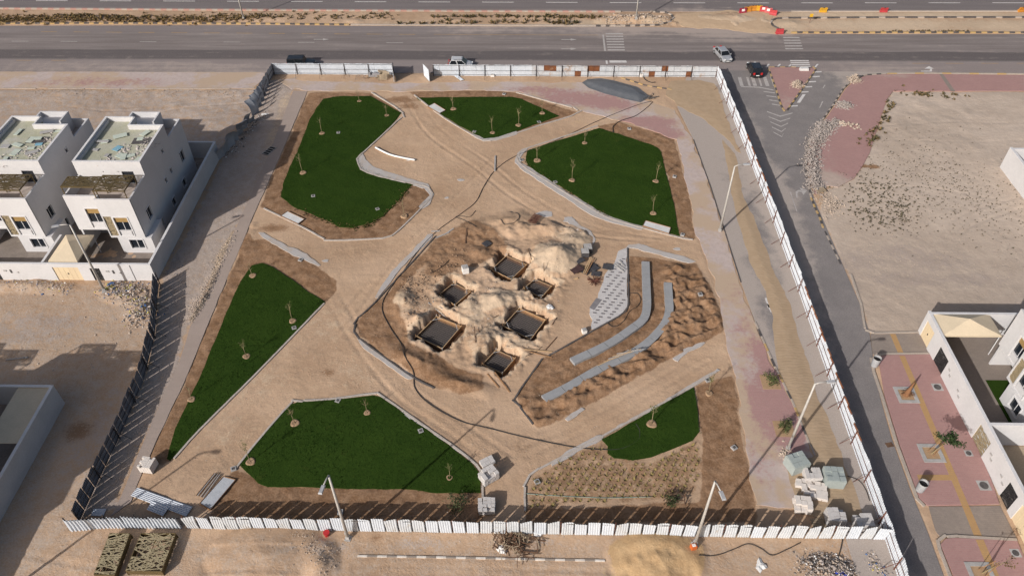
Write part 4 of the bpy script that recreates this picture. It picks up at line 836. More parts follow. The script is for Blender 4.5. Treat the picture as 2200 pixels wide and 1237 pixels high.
lamp('tall street lamp on the scrubby left median', 524, 43, R_(90))
lamp('tall street lamp at the rounded end of the median', 1366, 47, R_(90))
lamp('street lamp casting its long shadow across the lower left corner', 0, 0, R_(0), w=(-43.9, 27.7))
# ------------------------------------------------------------------ villas, all of one type
m_wall = mat('white render', (.535, .52, .52), (.505, .49, .49), .5, .85, bump=.003, fine=.08)
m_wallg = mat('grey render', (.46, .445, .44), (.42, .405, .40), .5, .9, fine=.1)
m_coping = mat('white coping', (.58, .565, .565), (.53, .515, .515), 1, .8, fine=.1)
m_roof = mat('green roof membrane', (.36, .35, .255), (.40, .385, .315), .6, .85, c=(.44, .415, .385), cs=.35)
m_terr = mat('terrace tiles', (.42, .35, .30), (.38, .31, .27), 1, .8)
m_frame = mat('white window frame', (.60, .585, .585), (.56, .545, .545), 2, .6, fine=.05)
m_dframe = mat('black door frame', (.03, .03, .033), (.05, .05, .05), 3, .5)
m_glass = plain_glass('dark window glass')
m_blind = mat('brown window blind', (.30, .19, .07), (.26, .17, .07), 4, .7)
m_gold = mat('bronze lattice metal', (.145, .105, .048), (.115, .085, .042), 2, .55, metal=.35)
m_goldl = mat('pale bronze lattice', (.30, .24, .15), (.24, .19, .12), 3, .6)
m_cream = mat('cream gate paint', (.62, .50, .33), (.58, .46, .31), 1, .7, fine=.1)
m_tent = mat('beige shade fabric', (.56, .46, .33), (.52, .43, .31), .7, .9, fine=.1)
m_blackg = mat('black lattice metal', (.02, .02, .022), (.035, .035, .035), 3, .5)

def wall_panel(mb, p, ux, w, z0, z1, t, holes=(), uy=None):
    """wall slab from p along ux (2-D unit vector), thickness t inwards (uy), with rectangular through-holes (u0, u1, z0, z1)"""
    ux = Vector((ux[0], ux[1], 0)); uy = Vector((uy[0], uy[1], 0)) if uy else Vector((-ux.y, ux.x, 0))
    us = sorted({0, w, *[h[0] for h in holes], *[h[1] for h in holes]}); zs = sorted({z0, z1, *[h[2] for h in holes], *[h[3] for h in holes]})
    us = [u for u in us if 0 <= u <= w]; zs = [z for z in zs if z0 <= z <= z1]
    solid = lambda i, j: 0 <= i < len(us) - 1 and 0 <= j < len(zs) - 1 and not any(h[0] <= (us[i] + us[i + 1]) / 2 <= h[1] and h[2] <= (zs[j] + zs[j + 1]) / 2 <= h[3] for h in holes)
    pt = lambda u, z, k: Vector((p[0], p[1], 0)) + ux * u + uy * (t * k) + Vector((0, 0, z))
    for i in range(len(us) - 1):
        for j in range(len(zs) - 1):
            if not solid(i, j): continue
            a, b, c, d = us[i], us[i + 1], zs[j], zs[j + 1]
            mb.add([pt(a, c, 0), pt(b, c, 0), pt(b, d, 0), pt(a, d, 0)], [(0, 1, 2, 3)]); mb.add([pt(a, c, 1), pt(b, c, 1), pt(b, d, 1), pt(a, d, 1)], [(3, 2, 1, 0)])
            if not solid(i - 1, j): mb.add([pt(a, c, 0), pt(a, d, 0), pt(a, d, 1), pt(a, c, 1)], [(0, 1, 2, 3)])
            if not solid(i + 1, j): mb.add([pt(b, c, 0), pt(b, c, 1), pt(b, d, 1), pt(b, d, 0)], [(0, 1, 2, 3)])
            if not solid(i, j - 1): mb.add([pt(a, c, 0), pt(a, c, 1), pt(b, c, 1), pt(b, c, 0)], [(0, 1, 2, 3)])
            if not solid(i, j + 1): mb.add([pt(a, d, 0), pt(b, d, 0), pt(b, d, 1), pt(a, d, 1)], [(0, 1, 2, 3)])
    return mb
def lattice(mb, w, d, z, n, bw, rg, t=.03, reach=1.6):
    """random criss-cross of flat bars filling a w x d rectangle in the local xy plane"""
    for k in range(n):
        a = rg.choice((rg.gauss(.5, .28), rg.gauss(-.45, .28), rg.gauss(0, .2))); cx, cy = rg.uniform(0, w), rg.uniform(0, d); dx, dy = math.cos(a), math.sin(a); lo, hi = -9, 9
        for c, dd, m in ((cx, dx, w), (cy, dy, d)):
            if abs(dd) > 1e-5:
                t0, t1 = sorted(((0 - c) / dd, (m - c) / dd)); lo, hi = max(lo, t0), min(hi, t1)
        lo, hi = max(lo, -reach), min(hi, reach)
        if hi - lo > .15: mb.bar((cx + dx * lo, cy + dy * lo, z + (k % 4) * .002), (cx + dx * hi, cy + dy * hi, z + (k % 4) * .002), bw * rg.uniform(.7, 1.3), t)
    return mb
def lattice_v(mb, p, ux, w, z0, h, n, bw, rg, t=.03):
    m2 = lattice(MB(), w, h, 0, n, bw, rg, t); ux = Vector((ux[0], ux[1], 0)); uy = Vector((-ux.y, ux.x, 0))
    mb.add([Vector((p[0], p[1], z0)) + ux * x + Vector((0, 0, y)) + uy * z for x, y, z in m2.v], m2.f); return mb
def window(parent, p, ux, w, z0, z1, kind='win', fr=None):
    """window set in a wall opening; p = outer left corner seen from outside"""
    ux = Vector((ux[0], ux[1], 0)); uy = Vector((-ux.y, ux.x, 0)); o = Vector((p[0], p[1], 0)); fr = fr or m_frame
    f = MB()
    def b(u0, u1, a, c, k0, k1):
        vs = [o + ux * u + uy * k + Vector((0, 0, z)) for z in (a, c) for u, k in ((u0, k0), (u1, k0), (u1, k1), (u0, k1))]
        return vs, [(3, 2, 1, 0), (4, 5, 6, 7), (0, 1, 5, 4), (1, 2, 6, 5), (2, 3, 7, 6), (3, 0, 4, 7)]
    e = .07
    for q in ((-e, w + e, z1 - .003, z1 + .10, -.07, .10), (-e, w + e, z0 - .10, z0 + .003, -.07, .10), (-e - .05, .003, z0 + .004, z1 - .004, -.07, .10), (w - .003, w + e + .05, z0 + .004, z1 - .004, -.07, .10)): f.add(*b(*q))
    if w > .7: f.add(*b(w / 2 - .03, w / 2 + .03, z0 + .01, z1 - .01, .12, .17))
    fo = f.build('window', fr, parent)
    zlow = z0 + (.62 * (z1 - z0) * .45 if kind == 'tall' else 0)
    MB().add(*b(.01, w - .01, zlow, z1 - .01, .15, .19)).build('pane', m_glass, fo)
    if kind == 'tall':
        MB().add(*b(.02, w - .02, z1 - .28 * (z1 - z0), z1 - .02, .10, .14)).build('blind', m_blind, fo)
        MB().add(*b(.01, w - .01, z0, zlow, .12, .19)).add(*b(.18, w - .18, z0 - .02, zlow - .05, -.02, .04)).add(*b(0, w, zlow - .04, zlow + .02, -.03, .1)).build('panel', m_wall, fo)
    return fo
def make_villa(label):
    r = thing('villa', label, 'house', (0, 0, 0), 0, 'white three storey villas'); rg = random.Random(5)
    W, D = 7.35 * S, 16.0 * S; xs = 3.8 * S; zf = 2.77 * S; zr = 2.2 * S; zp = 7.37 * S; zt = 6.15 * S; zh = 9.0 * S; yp = 4.5 * S; yr = 11.9 * S; t = .22
    # local frame: front faces -y, the right-hand front corner is the origin
    hz = lambda u, w, z0, z1: (u * S, (u + w) * S, z0 * S, z1 * S)
    wb = MB(); h2 = hz(3.8 - 2.6, 1.5, 2.5, 5.0); hl = hz(3.8 - 3.68, .86, 2.42, 5.1)
    wall_panel(wb, (-xs, 0), (1, 0), xs, zr, zp, t, [h2, hl]); h1 = hz(7.35 - 5.65, 1.55, 3.1, 5.7)
    wall_panel(wb, (-W, .62 * S), (1, 0), W - xs - .002, zf, zp - .02, t, [h1]); wall_panel(wb, (-xs, .62 * S), (0, -1), .62 * S - .01, zf, zp - .003, t, uy=(1, 0)) if False else None
    wb.bb((-xs, .223, zf), (-xs + .2, .62 * S + .2, zp - .004)); wb.bb((-xs + .002, .225, zr), (-.23, .6, zr + .2))
    wb.build('front_wall', m_wall, r)
    window(r, (-xs + h2[0], 0), (1, 0), h2[1] - h2[0], h2[2], h2[3], 'tall'); window(r, (-W + h1[0], .62 * S), (1, 0), h1[1] - h1[0], h1[2], h1[3], 'tall')
    lm = MB(); lattice_v(lm, (-xs + hl[0], .10), (1, 0), hl[1] - hl[0], hl[2], hl[3] - hl[2], 46, .06, rg); lo = lm.build('lattice_screen', m_goldl, r); lo['kind'] = 'stuff'
    MB().bb((-xs + hl[0], .16, hl[2]), (-xs + hl[1], .2, hl[3])).build('screen_back', m_goldl, r)
    # side walls
    he = [hz(a - w / 2, w, z0, z1) for a, w, z0, z1 in ((13.5, 1.1, 2.95, 4.4), (9.6, .5, 6.75, 7.25), (9.9, .5, 3.8, 4.45), (8.1, .5, 3.7, 4.35), (2.5, 1.1, 3.0, 4.4), (11.8, 1.0, .45, 1.5), (8.1, 1.0, .4, 1.45), (3.9, 1.0, .35, 1.5))]
    eb = MB(); wall_panel(eb, (0, .001), (0, 1), D, 0, zp - .08, t, he); eb.bb((-t, yp, zp - .079), (-.001, yr, zh)); eb.build('side_wall', m_wall, r)
    for h in he: window(r, (0, h[0]), (0, 1), h[1] - h[0], h[2], h[3])
    hw = [hz(16 - a - w / 2, w, z0, z1) for a, w, z0, z1 in ((3.0, 1.2, 3.2, 4.5), (9, .5, 6.6, 7.2), (12, 1, 3.2, 4.4))]
    wbm = MB(); wall_panel(wbm, (-W, D), (0, -1), D - .62 * S - .23, 0, zp - .09, t, hw); wbm.bb((-W + .001, yp, zp - .089), (-W + t, 13.6 * S, zh)); wbm.build('side_wall', m_wall, r)
    for h in hw: window(r, (-W, D - h[0]), (0, -1), h[1] - h[0], h[2], h[3])
    MB().bb((-W + t + .002, D - t, 0), (-t - .002, D - .002, zp - .1)).build('back_wall', m_wall, r)
    # ground floor box and carport
    gb = MB(); gx0, gx1 = -3.1 * S, .6 * S; gh = hz(3.1 - 1.95, 1.5, .7, 1.95)
    wall_panel(gb, (gx0, -.02), (1, 0), gx1 - gx0, 0, zr - .002, t, [gh]); gb.bb((gx1 - t, .205, 0), (gx1 - .002, 3.2 * S, zr - .003)); gb.bb((gx0 + .002, .205, 0), (gx0 + t, 3.2 * S, zr - .003)); gb.bb((gx0 + .23, .21, zr - .2), (gx1 - .225, 3.2 * S, zr - .02)); gb.build('ground_floor', m_wall, r)
    window(r, (gx0 + gh[0], -.02), (1, 0), gh[1] - gh[0], gh[2], gh[3])
    MB().bb((-W + t + .003, 3.4 * S, .0), (gx0 - .003, 3.4 * S + .2, zf)).build('carport_wall', m_wallg, r)
    MB().bb((-W + .005, .62 * S + .22, zf), (-t - .01, D - .3, zf + .2)).build('floor_slab', m_wall, r)
    # terraces and penthouse
    MB().bb((-W + t + .003, .62 * S + .225, zt - .2), (-t - .003, yp, zt)).bb((-xs + .205, .225, zt - .2), (-t - .003, .62 * S + .224, zt - .001)).build('terrace_floor', m_terr, r)
    hd = hz(7.35 - .22 / S - 2.45, 1.3, 6.16, 7.75); pw = MB(); wall_panel(pw, (-W + t + .002, yp + .002), (1, 0), W - 2 * t - .004, zt - .1, zh - .002, t, [hd]); pw.bb((-W + t + .002, yp + t + .02, zh - .6), (-W + t + .2, 13.6 * S - .3, zh - .25)); pw.build('penthouse_wall', m_wall, r)
    dx = -W + t + hd[0]; do = MB().bb((dx, yp + .12, zt), (dx + .07, yp + .2, hd[3])).bb((dx + 1.25 * S, yp + .12, zt), (dx + 1.3 * S, yp + .2, hd[3])).bb((dx, yp + .121, hd[3] - .07), (dx + 1.3 * S, yp + .199, hd[3] - .001)).bb((dx + .62 * S, yp + .119, zt + .01), (dx + .66 * S, yp + .198, hd[3] - .07)).build('door', m_dframe, r)
    MB().bb((dx + .07, yp + .15, zt + .02), (dx + 1.25 * S, yp + .17, hd[3] - .07)).build('pane', m_glass, do)
    zr_ = zh - .62; rb = MB(); rb.bb((-W + t + .004, yp + t + .004, zr_ - .25), (-t - .004, yr - .2, zr_)); rb.bb((-W + t + .004, yr - .2, zr_ - .25), (-3.9 * S, 13.6 * S - .2, zr_ - .001)); rb.build('roof', m_roof, r)
    pr = MB(); pr.bb((-3.9 * S, yr - .2, zt - .1), (-t - .002, yr, zh - .001)); pr.bb((-3.9 * S - .2, yr - .2, zt - .1), (-3.9 * S - .001, 13.6 * S, zh - .002)); pr.bb((-W + t + .002, 13.6 * S - .2, zt - .1), (-3.9 * S - .202, 13.6 * S - .001, zh - .003)); pr.build('roof_parapet', m_wall, r)
    cp = MB(); e = .03
    for q in (((-t - e, yp - e, zh), (e, yr + e, zh + .05)), ((-W - e, yp - e, zh), (-W + t + e, 13.6 * S + e, zh + .05)), ((-W + t + e + .002, yp - e, zh), (-t - e - .002, yp + t + e, zh + .049)), ((-3.9 * S - .2, yr - .2 - e, zh), (-t - e - .002, yr + e, zh + .048)), ((-W + t + e + .002, 13.6 * S - .2 - e, zh), (-3.9 * S - .203, 13.6 * S + e, zh + .047))): cp.bb(*q)
    cp.build('coping', m_coping, r)
    MB().bb((-W + t + .003, 13.6 * S, zt - .2), (-t - .003, D - t - .003, zt)).bb((-3.9 * S + .003, yr + .003, zt - .2), (-t - .003, 13.6 * S - .001, zt - .001)).build('rear_terrace', m_terr, r)
    st = MB(); z3 = 8.3 * S; x0, x1, y0, y1 = -5.4 * S, -2.0 * S, 13.7 * S, 15.9 * S
    for q in (((x0, y0, zt), (x0 + .2, y1, z3)), ((x1 - .2, y0, zt), (x1, y1, z3)), ((x0 + .201, y1 - .2, zt), (x1 - .201, y1 - .001, z3)), ((x0 + .201, y0 + .001, zt), (x1 - .201, y0 + .2, z3 - .5)), ((x0 + .202, y0 + .202, z3 - .9), (x1 - .202, y1 - .202, z3 - .7))): st.bb(*q)
    st.build('stair_tower', m_wall, r)
    # pergola on the front terrace
    for (a, b, y0, y1, zz) in ((-7.3, -3.72, .95, 2.75, 8.25), (-3.6, -.25, .2, 2.95, 8.32)):
        pg = MB(); x0, x1, y0, y1, zz = a * S, b * S, y0 * S, y1 * S, zz * S
        for p_, q_ in (((x0, y0), (x1, y0)), ((x0, y1), (x1, y1)), ((x0, y0), (x0, y1)), ((x1, y0), (x1, y1)), (((x0 + x1) / 2, y0), ((x0 + x1) / 2, y1))): pg.bar((*p_, zz), (*q_, zz + .0), .09, .14)
        fo = pg.build('pergola', m_gold, r)
        la = MB(); lattice(la, x1 - x0, y1 - y0, 0, 95, .055, rg, .02); la.v = [(x + x0, y + y0, z + zz + .09) for x, y, z in la.v]; lo = la.build('lattice_roof', m_gold, fo); lo['kind'] = 'stuff'
        for px_, py_ in ((x0 + .05, y0 + .05), (x1 - .05, y0 + .05), (x0 + .05, y1 - .05), (x1 - .05, y1 - .05)): MB().bar((px_, py_, zt - .02), (px_, py_, zz), .09, .09).build('post', m_gold, fo)
    return r
VA = make_villa('white villa with two bronze pergolas beside the left fence, nearest the site'); VA.location = (-41.5 * S, 63.55 * S, 0)
VB = copy_tree(VA); VB['label'] = 'white villa at the left picture edge, behind its twin'; VB.location = (-52.55 * S, 63.6 * S, 0)
VC = copy_tree(VA); VC['label'] = 'villa beyond the lower left wall, casting its shadow on the street'; VC.rotation_euler.z = math.pi; VC.location = (-51.6 * S - 2.7, 38.2 * S, 0)
VD = copy_tree(VA); VD['label'] = 'second villa beyond the lower left wall, farther left'; VD.rotation_euler.z = math.pi; VD.location = (-62.6 * S - 2.7, 38.2 * S, 0)
VE = copy_tree(VA); VE['label'] = 'white villa at the right picture edge behind the yard wall'; VE.rotation_euler.z = -math.pi / 2; VE.location = (43.34 * S, 48.5 * S - 7.35 * S, 0)
# rubble and boards left on the two roofs
m_board = mat('pale green board', (.45, .49, .42), (.40, .44, .38), 1.5, .8); m_boardb = mat('blue board', (.16, .33, .42), (.20, .36, .44), 2, .7); m_dark = mat('dark debris', (.06, .055, .055), (.11, .10, .095), 3, .9)
m_stone = mat('broken masonry', (.46, .42, .39), (.36, .31, .28), 2.5, .95, c=(.55, .51, .47), cs=1.0)
rg = random.Random(31)
for v, nm in ((VA, 'nearest villa'), (VB, 'left edge villa')):
    o = v.location; zz = 9.0 * S - .62
    for i in range(12):
        x = o.x - rg.uniform(.7, 6.6) * S; y = o.y + rg.uniform(5.0, 11.3) * S; q = MB().box((0, 0, .05), (rg.uniform(.6, 1.7), rg.uniform(.3, .9), .06)).build('board', [m_board, m_board, m_boardb, m_conc][i % 4 if i % 4 != 2 or i < 4 else 0], None, loc=(x, y, zz + .012 * i), rz=rg.uniform(-.5, .5) + (1.57 if rg.random() < .4 else 0)); tag(q, 'loose ' + ['pale green', 'pale green', 'blue' if i < 4 else 'pale green', 'grey'][i % 4] + ' board lying on the roof of the ' + nm, 'board', 'boards on the ' + nm + ' roof')
    rb = MB()
    for i in range(150):
        c = rg.choice(((-1.2, 9.5), (-1.5, 6.2), (-3.0, 7.5), (-4.2, 5.4), (-1.0, 7.8))); rb.rock((o.x + (c[0] + rg.gauss(0, .5)) * S, o.y + (c[1] + rg.gauss(0, .7)) * S, zz + .03), rg.uniform(.06, .2), rg)
    tag(rb.build('rubble', m_stone, None, origin=(o.x - 2, o.y + 7, zz)), 'broken masonry strewn on the roof of the ' + nm, 'rubble', kind='stuff')
    MB2 = MB().box((0, 0, .02), (2.6, 1.4, .04)).build('dark_mat', m_dark, None, loc=(o.x - (2.6 if v is VB else 1.6) * S, o.y + 9.4 * S, zz + .005), rz=.05); tag(MB2, 'dark sheet spread on the roof of the ' + nm, 'sheet')

# ------------------------------------------------------------------ boundary walls and gates
def boundary(label, segs, h, t=.22, m=m_wall, cop=True, holes=None, base=-.2):
    """segs: list of (p, q) world 2-D; faces outward to the right of p->q"""
    p0 = segs[0][0]; r = thing('boundary_wall', label, 'wall', (p0[0], p0[1], 0))
    for i, (p, q) in enumerate(segs):
        a, b = Vector(p), Vector(q); d = (b - a); L = d.length; u = d / L; mb = MB(); wall_panel(mb, (a.x - p0[0], a.y - p0[1]), u, L, base, h - (.004 * i), t, (holes or {}).get(i, ())); mb.build('wall', m, r)
        if cop:
            c = MB(); mid = (a + b) / 2 - Vector(p0); nv = Vector((-u.y, u.x)) * t / 2; c.box((mid.x + nv.x, mid.y + nv.y, h + .03 - .004 * i), (L - .003, t + .08 - .002 * i, .06), rz=math.atan2(d.y, d.x)); c.build('coping', m_coping, r)
    return r
def gate(label, p, ux, w, h, kind, parent):
    """gate leaf filling an opening; parent boundary wall"""
    ux3 = Vector((ux[0], ux[1], 0)); uy = Vector((-ux[1], ux[0], 0)); o = Vector((p[0], p[1], 0)) - Vector((parent.location.x, parent.location.y, 0))
    if kind == 'cream':
        g = MB(); c = o + ux3 * w / 2 + uy * .12 + Vector((0, 0, h / 2)); g.box(c, (w, .08, h), rz=math.atan2(ux[1], ux[0])); go = g.build('gate', m_cream, parent); go['label'] = label
        k = MB(); k.box(o + ux3 * (w * .5) + uy * .06 + Vector((0, 0, h * .5)), (.12, .06, .2), rz=math.atan2(ux[1], ux[0])); k.build('handle', m_dframe, go)
        f = MB()
        for i in range(1, 5): f.box(o + ux3 * (w * i / 5) + uy * .075 + Vector((0, 0, h / 2)), (.03, .02, h - .1), rz=math.atan2(ux[1], ux[0]))
        f.build('seam', m_cream, go)
    else:
        mm = m_blackg if kind == 'black' else m_goldl
        g = MB(); lattice_v(g, (o.x + uy.x * .1, o.y + uy.y * .1), ux, w, 0.03, h, 40, .05, random.Random(len(label)), .03)
        for u0, u1, z0, z1 in ((0, w, 0, 0), (0, w, h, h), (0, 0, 0, h), (w, w, 0, h)): g.bar(o + ux3 * u0 + uy * .11 + Vector((0, 0, z0)), o + ux3 * u1 + uy * .11 + Vector((0, 0, z1)), .07, .07)
        go = g.build('gate', mm, parent); go['label'] = label
        MB().box(o + ux3 * w / 2 + uy * .17 + Vector((0, 0, h / 2)), (w - .02, .02, h - .02), rz=math.atan2(ux[1], ux[0])).build('backing', m_dark if kind == 'black' else m_wallg, go)
YF = 59.0 * S; XE = -39.35 * S
hv = (-60.5 + 0) * S
fr = boundary('white front wall of the two left villas, with gates facing the sandy street', [((-66 * S, YF), (XE, YF))], 2.62, holes={0: [((66 - 49.95) * S, (66 - 47.2) * S, -.2, 2.12), ((66 - 46.0) * S, (66 - 44.95) * S, -.2, 2.0), ((66 - 60.9) * S, (66 - 58.2) * S, -.2, 2.12), ((66 - 57.0) * S, (66 - 55.95) * S, -.2, 2.0)]})
for dx, nm in ((0, 'right'), (-10.97, 'left')):
    gate('cream vehicle gate', ((-49.95 + dx + .0) * S, YF), (1, 0), 2.75 * S, 2.12, 'cream', fr); gate('black lattice pedestrian gate', ((-46.0 + dx) * S, YF), (1, 0), 1.05 * S, 2.0, 'black', fr)
    for i, (x, z, w, h) in enumerate(((-44.2, 1.55, .35, .22), (-43.6, 1.45, .18, .5), (-42.9, 1.3, .18, .18))): MB().box(((x + dx) * S + 66 * S, -.03, z), (w, .06, h)).build('meter_box', m_conc if i != 1 else m_dark, fr)
MB().box((-41.6 * S + 66 * S, -.02, 1.3), (.06, .1, 2.5)).build('wall_joint', m_wallg, fr)
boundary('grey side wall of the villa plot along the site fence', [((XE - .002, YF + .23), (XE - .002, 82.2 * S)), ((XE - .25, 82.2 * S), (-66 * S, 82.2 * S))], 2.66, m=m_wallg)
boundary('low wall between the two left villa yards', [((-50.9 * S, YF + .24), (-50.9 * S, 63.9 * S))], 2.5, m=m_wall)
def tent(label, x0, y0, x1, y1, z, hgt, sag=.15):
    r = thing('shade_canopy', label, 'canopy', ((x0 + x1) / 2, (y0 + y1) / 2, 0)); n = 8; mb = MB(); hx, hy = (x1 - x0) / 2, (y1 - y0) / 2
    for j in range(n):
        k = j / n; f = 1 - k; mb.v += [(sx * hx * f, sy * hy * f, z + hgt * k ** .9 - sag * math.sin(math.pi * k) * .4) for sx, sy in ((-1, -1), (1, -1), (1, 1), (-1, 1))]
    mb.v.append((0, 0, z + hgt))
    for j in range(n - 1):
        for i in range(4): mb.f.append((j * 4 + i, j * 4 + (i + 1) % 4, j * 4 + 4 + (i + 1) % 4, j * 4 + 4 + i)); mb.mi.append(0)
    for i in range(4): mb.f.append((n * 4 - 4 + i, n * 4 - 4 + (i + 1) % 4, n * 4)); mb.mi.append(0)
    mb.build('fabric', m_tent, r)
    v = MB()
    for a, b in (((-hx, -hy), (hx, -hy)), ((hx, -hy), (hx, hy)), ((hx, hy), (-hx, hy)), ((-hx, hy), (-hx, -hy))): v.bar((*a, z - .1), (*b, z - .1), .03, .2)
    v.build('valance', m_tent, r)
    for a in ((-hx + .1, -hy + .1), (hx - .1, -hy + .1), (hx - .1, hy - .1), (-hx + .1, hy - .1)): MB().tube([(*a, -.1), (*a, z)], .05).build('post', m_frame, r)
tent('beige shade canopy between the two left villas', -50.3 * S, 59.4 * S, -47.2 * S, 63.7 * S, 2.7, 1.0)
struct(sheet('yard', [(-66 * S, YF + .1), (XE - .1, YF + .1), (XE - .1, 82 * S), (-66 * S, 82 * S)], .03, mat('dirty yard concrete', (.20, .165, .14), (.25, .21, .18), .7, .9, c=(.36, .30, .25), cs=.3), flat=False), 'dirty concrete yard around the left villas')
# lower left compound
XL, YL = -42.05 * S, 42.65 * S
boundary('grey wall at the lower left picture edge, in shade', [((-80 * S, YL), (XL, YL))][::-1], 2.85, m=m_wall) if False else None
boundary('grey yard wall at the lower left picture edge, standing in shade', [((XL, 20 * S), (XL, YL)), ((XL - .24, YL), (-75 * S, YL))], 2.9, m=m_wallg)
r = thing('shade_canopy', 'flat beige shade roof behind the lower left wall', 'canopy', (-43.7 * S, 39.5 * S, 0)); mb = MB(); mb.box((0, 0, 2.78), (2.95 * S, 5.9 * S, .05)); mb.build('fabric', m_tent, r)
for a in ((-1.4 * S, -2.8 * S), (1.35 * S, -2.8 * S), (-1.4 * S, 2.8 * S), (1.35 * S, 2.8 * S)): MB().tube([(*a, 0), (*a, 2.77)], .05).build('post', m_frame, r)
struct(sheet('yard', [(-75 * S, 20 * S), (XL - .1, 20 * S), (XL - .1, YL - .1), (-75 * S, YL - .1)], .03, MATS['dirty yard concrete'], flat=False), 'concrete yard behind the lower left wall')
# right-hand compound
XR = 38.98 * S; yt = 52.62 * S
rw = boundary('long white yard wall with gates on the right', [((XR, yt), (XR, 20 * S)), ((XR + 30, yt - .24), (XR + .23, yt - .24)), ((XR + .24, 39.2 * S), (XR + 30, 39.2 * S))], 3.2, t=.24,
    holes={0: [(.55 * S, 2.3 * S, -.2, 2.4), (3.85 * S, 5.75 * S, -.2, 2.35), (52.62 * S - 39.9 * S, 52.62 * S - 37.9 * S, -.2, 2.35), (52.62 * S - 34.3 * S, 52.62 * S - 32.9 * S, -.2, 2.3), (52.62 * S - 32.2 * S, 52.62 * S - 29.6 * S, -.2, 2.4)]})
gate('cream vehicle gate at the wall corner', (XR, yt - .55 * S), (0, -1), 1.75 * S, 2.4, 'cream', rw); gate('black lattice gate', (XR, yt - 3.85 * S), (0, -1), 1.9 * S, 2.35, 'black', rw); gate('bronze lattice gate', (XR, 39.9 * S), (0, -1), 2.0 * S, 2.35, 'gold', rw); gate('lower black lattice gate', (XR, 34.3 * S), (0, -1), 1.4 * S, 2.3, 'black', rw); gate('lower cream vehicle gate', (XR, 32.2 * S), (0, -1), 2.6 * S, 2.4, 'cream', rw)
for yy, zz in ((46.2, 1.9), (45.8, 1.5), (44.0, 1.6), (43.6, 1.2), (37.2, 1.7), (36.9, 1.3), (35.2, 1.6), (34.7, 1.2)): MB().box((-.03, yy * S - yt, zz), (.06, .35, .18)).build('meter_box', m_conc, rw)
tent('large beige shade canopy in the right-hand yard', 39.25 * S, 49.5 * S, 44.7 * S, 52.4 * S, 3.1, .9)
struct(sheet('yard', [(XR + .1, 39.3 * S), (XR + 30, 39.3 * S), (XR + 30, yt - .1), (XR + .1, yt - .1)], .03, m_greyp, step=1.5, attr=lambda X, Y: 0 * X + .35, flat=False), 'grey paved yard of the right-hand villa')
struct(sheet('yard', [(XR + .1, 20 * S), (XR + 30, 20 * S), (XR + 30, 39.1 * S), (XR + .1, 39.1 * S)], .03, m_tact if False else mat('sand coloured yard paving', (.36, .28, .20), (.33, .26, .18), 1, .9), flat=False), 'sand coloured yard below the right-hand villa')
tag(sheet('lawn', [(43.0 * S, 39.4 * S), (46.5 * S, 39.4 * S), (46.5 * S, 46.4 * S), (43.0 * S, 46.4 * S)], .06, m_lawn, step=.4, flat=False), 'narrow strip of grass at the foot of the right-hand villa', 'lawn', kind='stuff')
boundary('plain white wall at the right picture edge beyond the vacant lot', [((59.4 * S, 80.9 * S), (59.2 * S, 60 * S)), ((59.4 * S + 25, 80.7 * S), (59.4 * S + .3, 80.7 * S))], 3.25, t=.3)
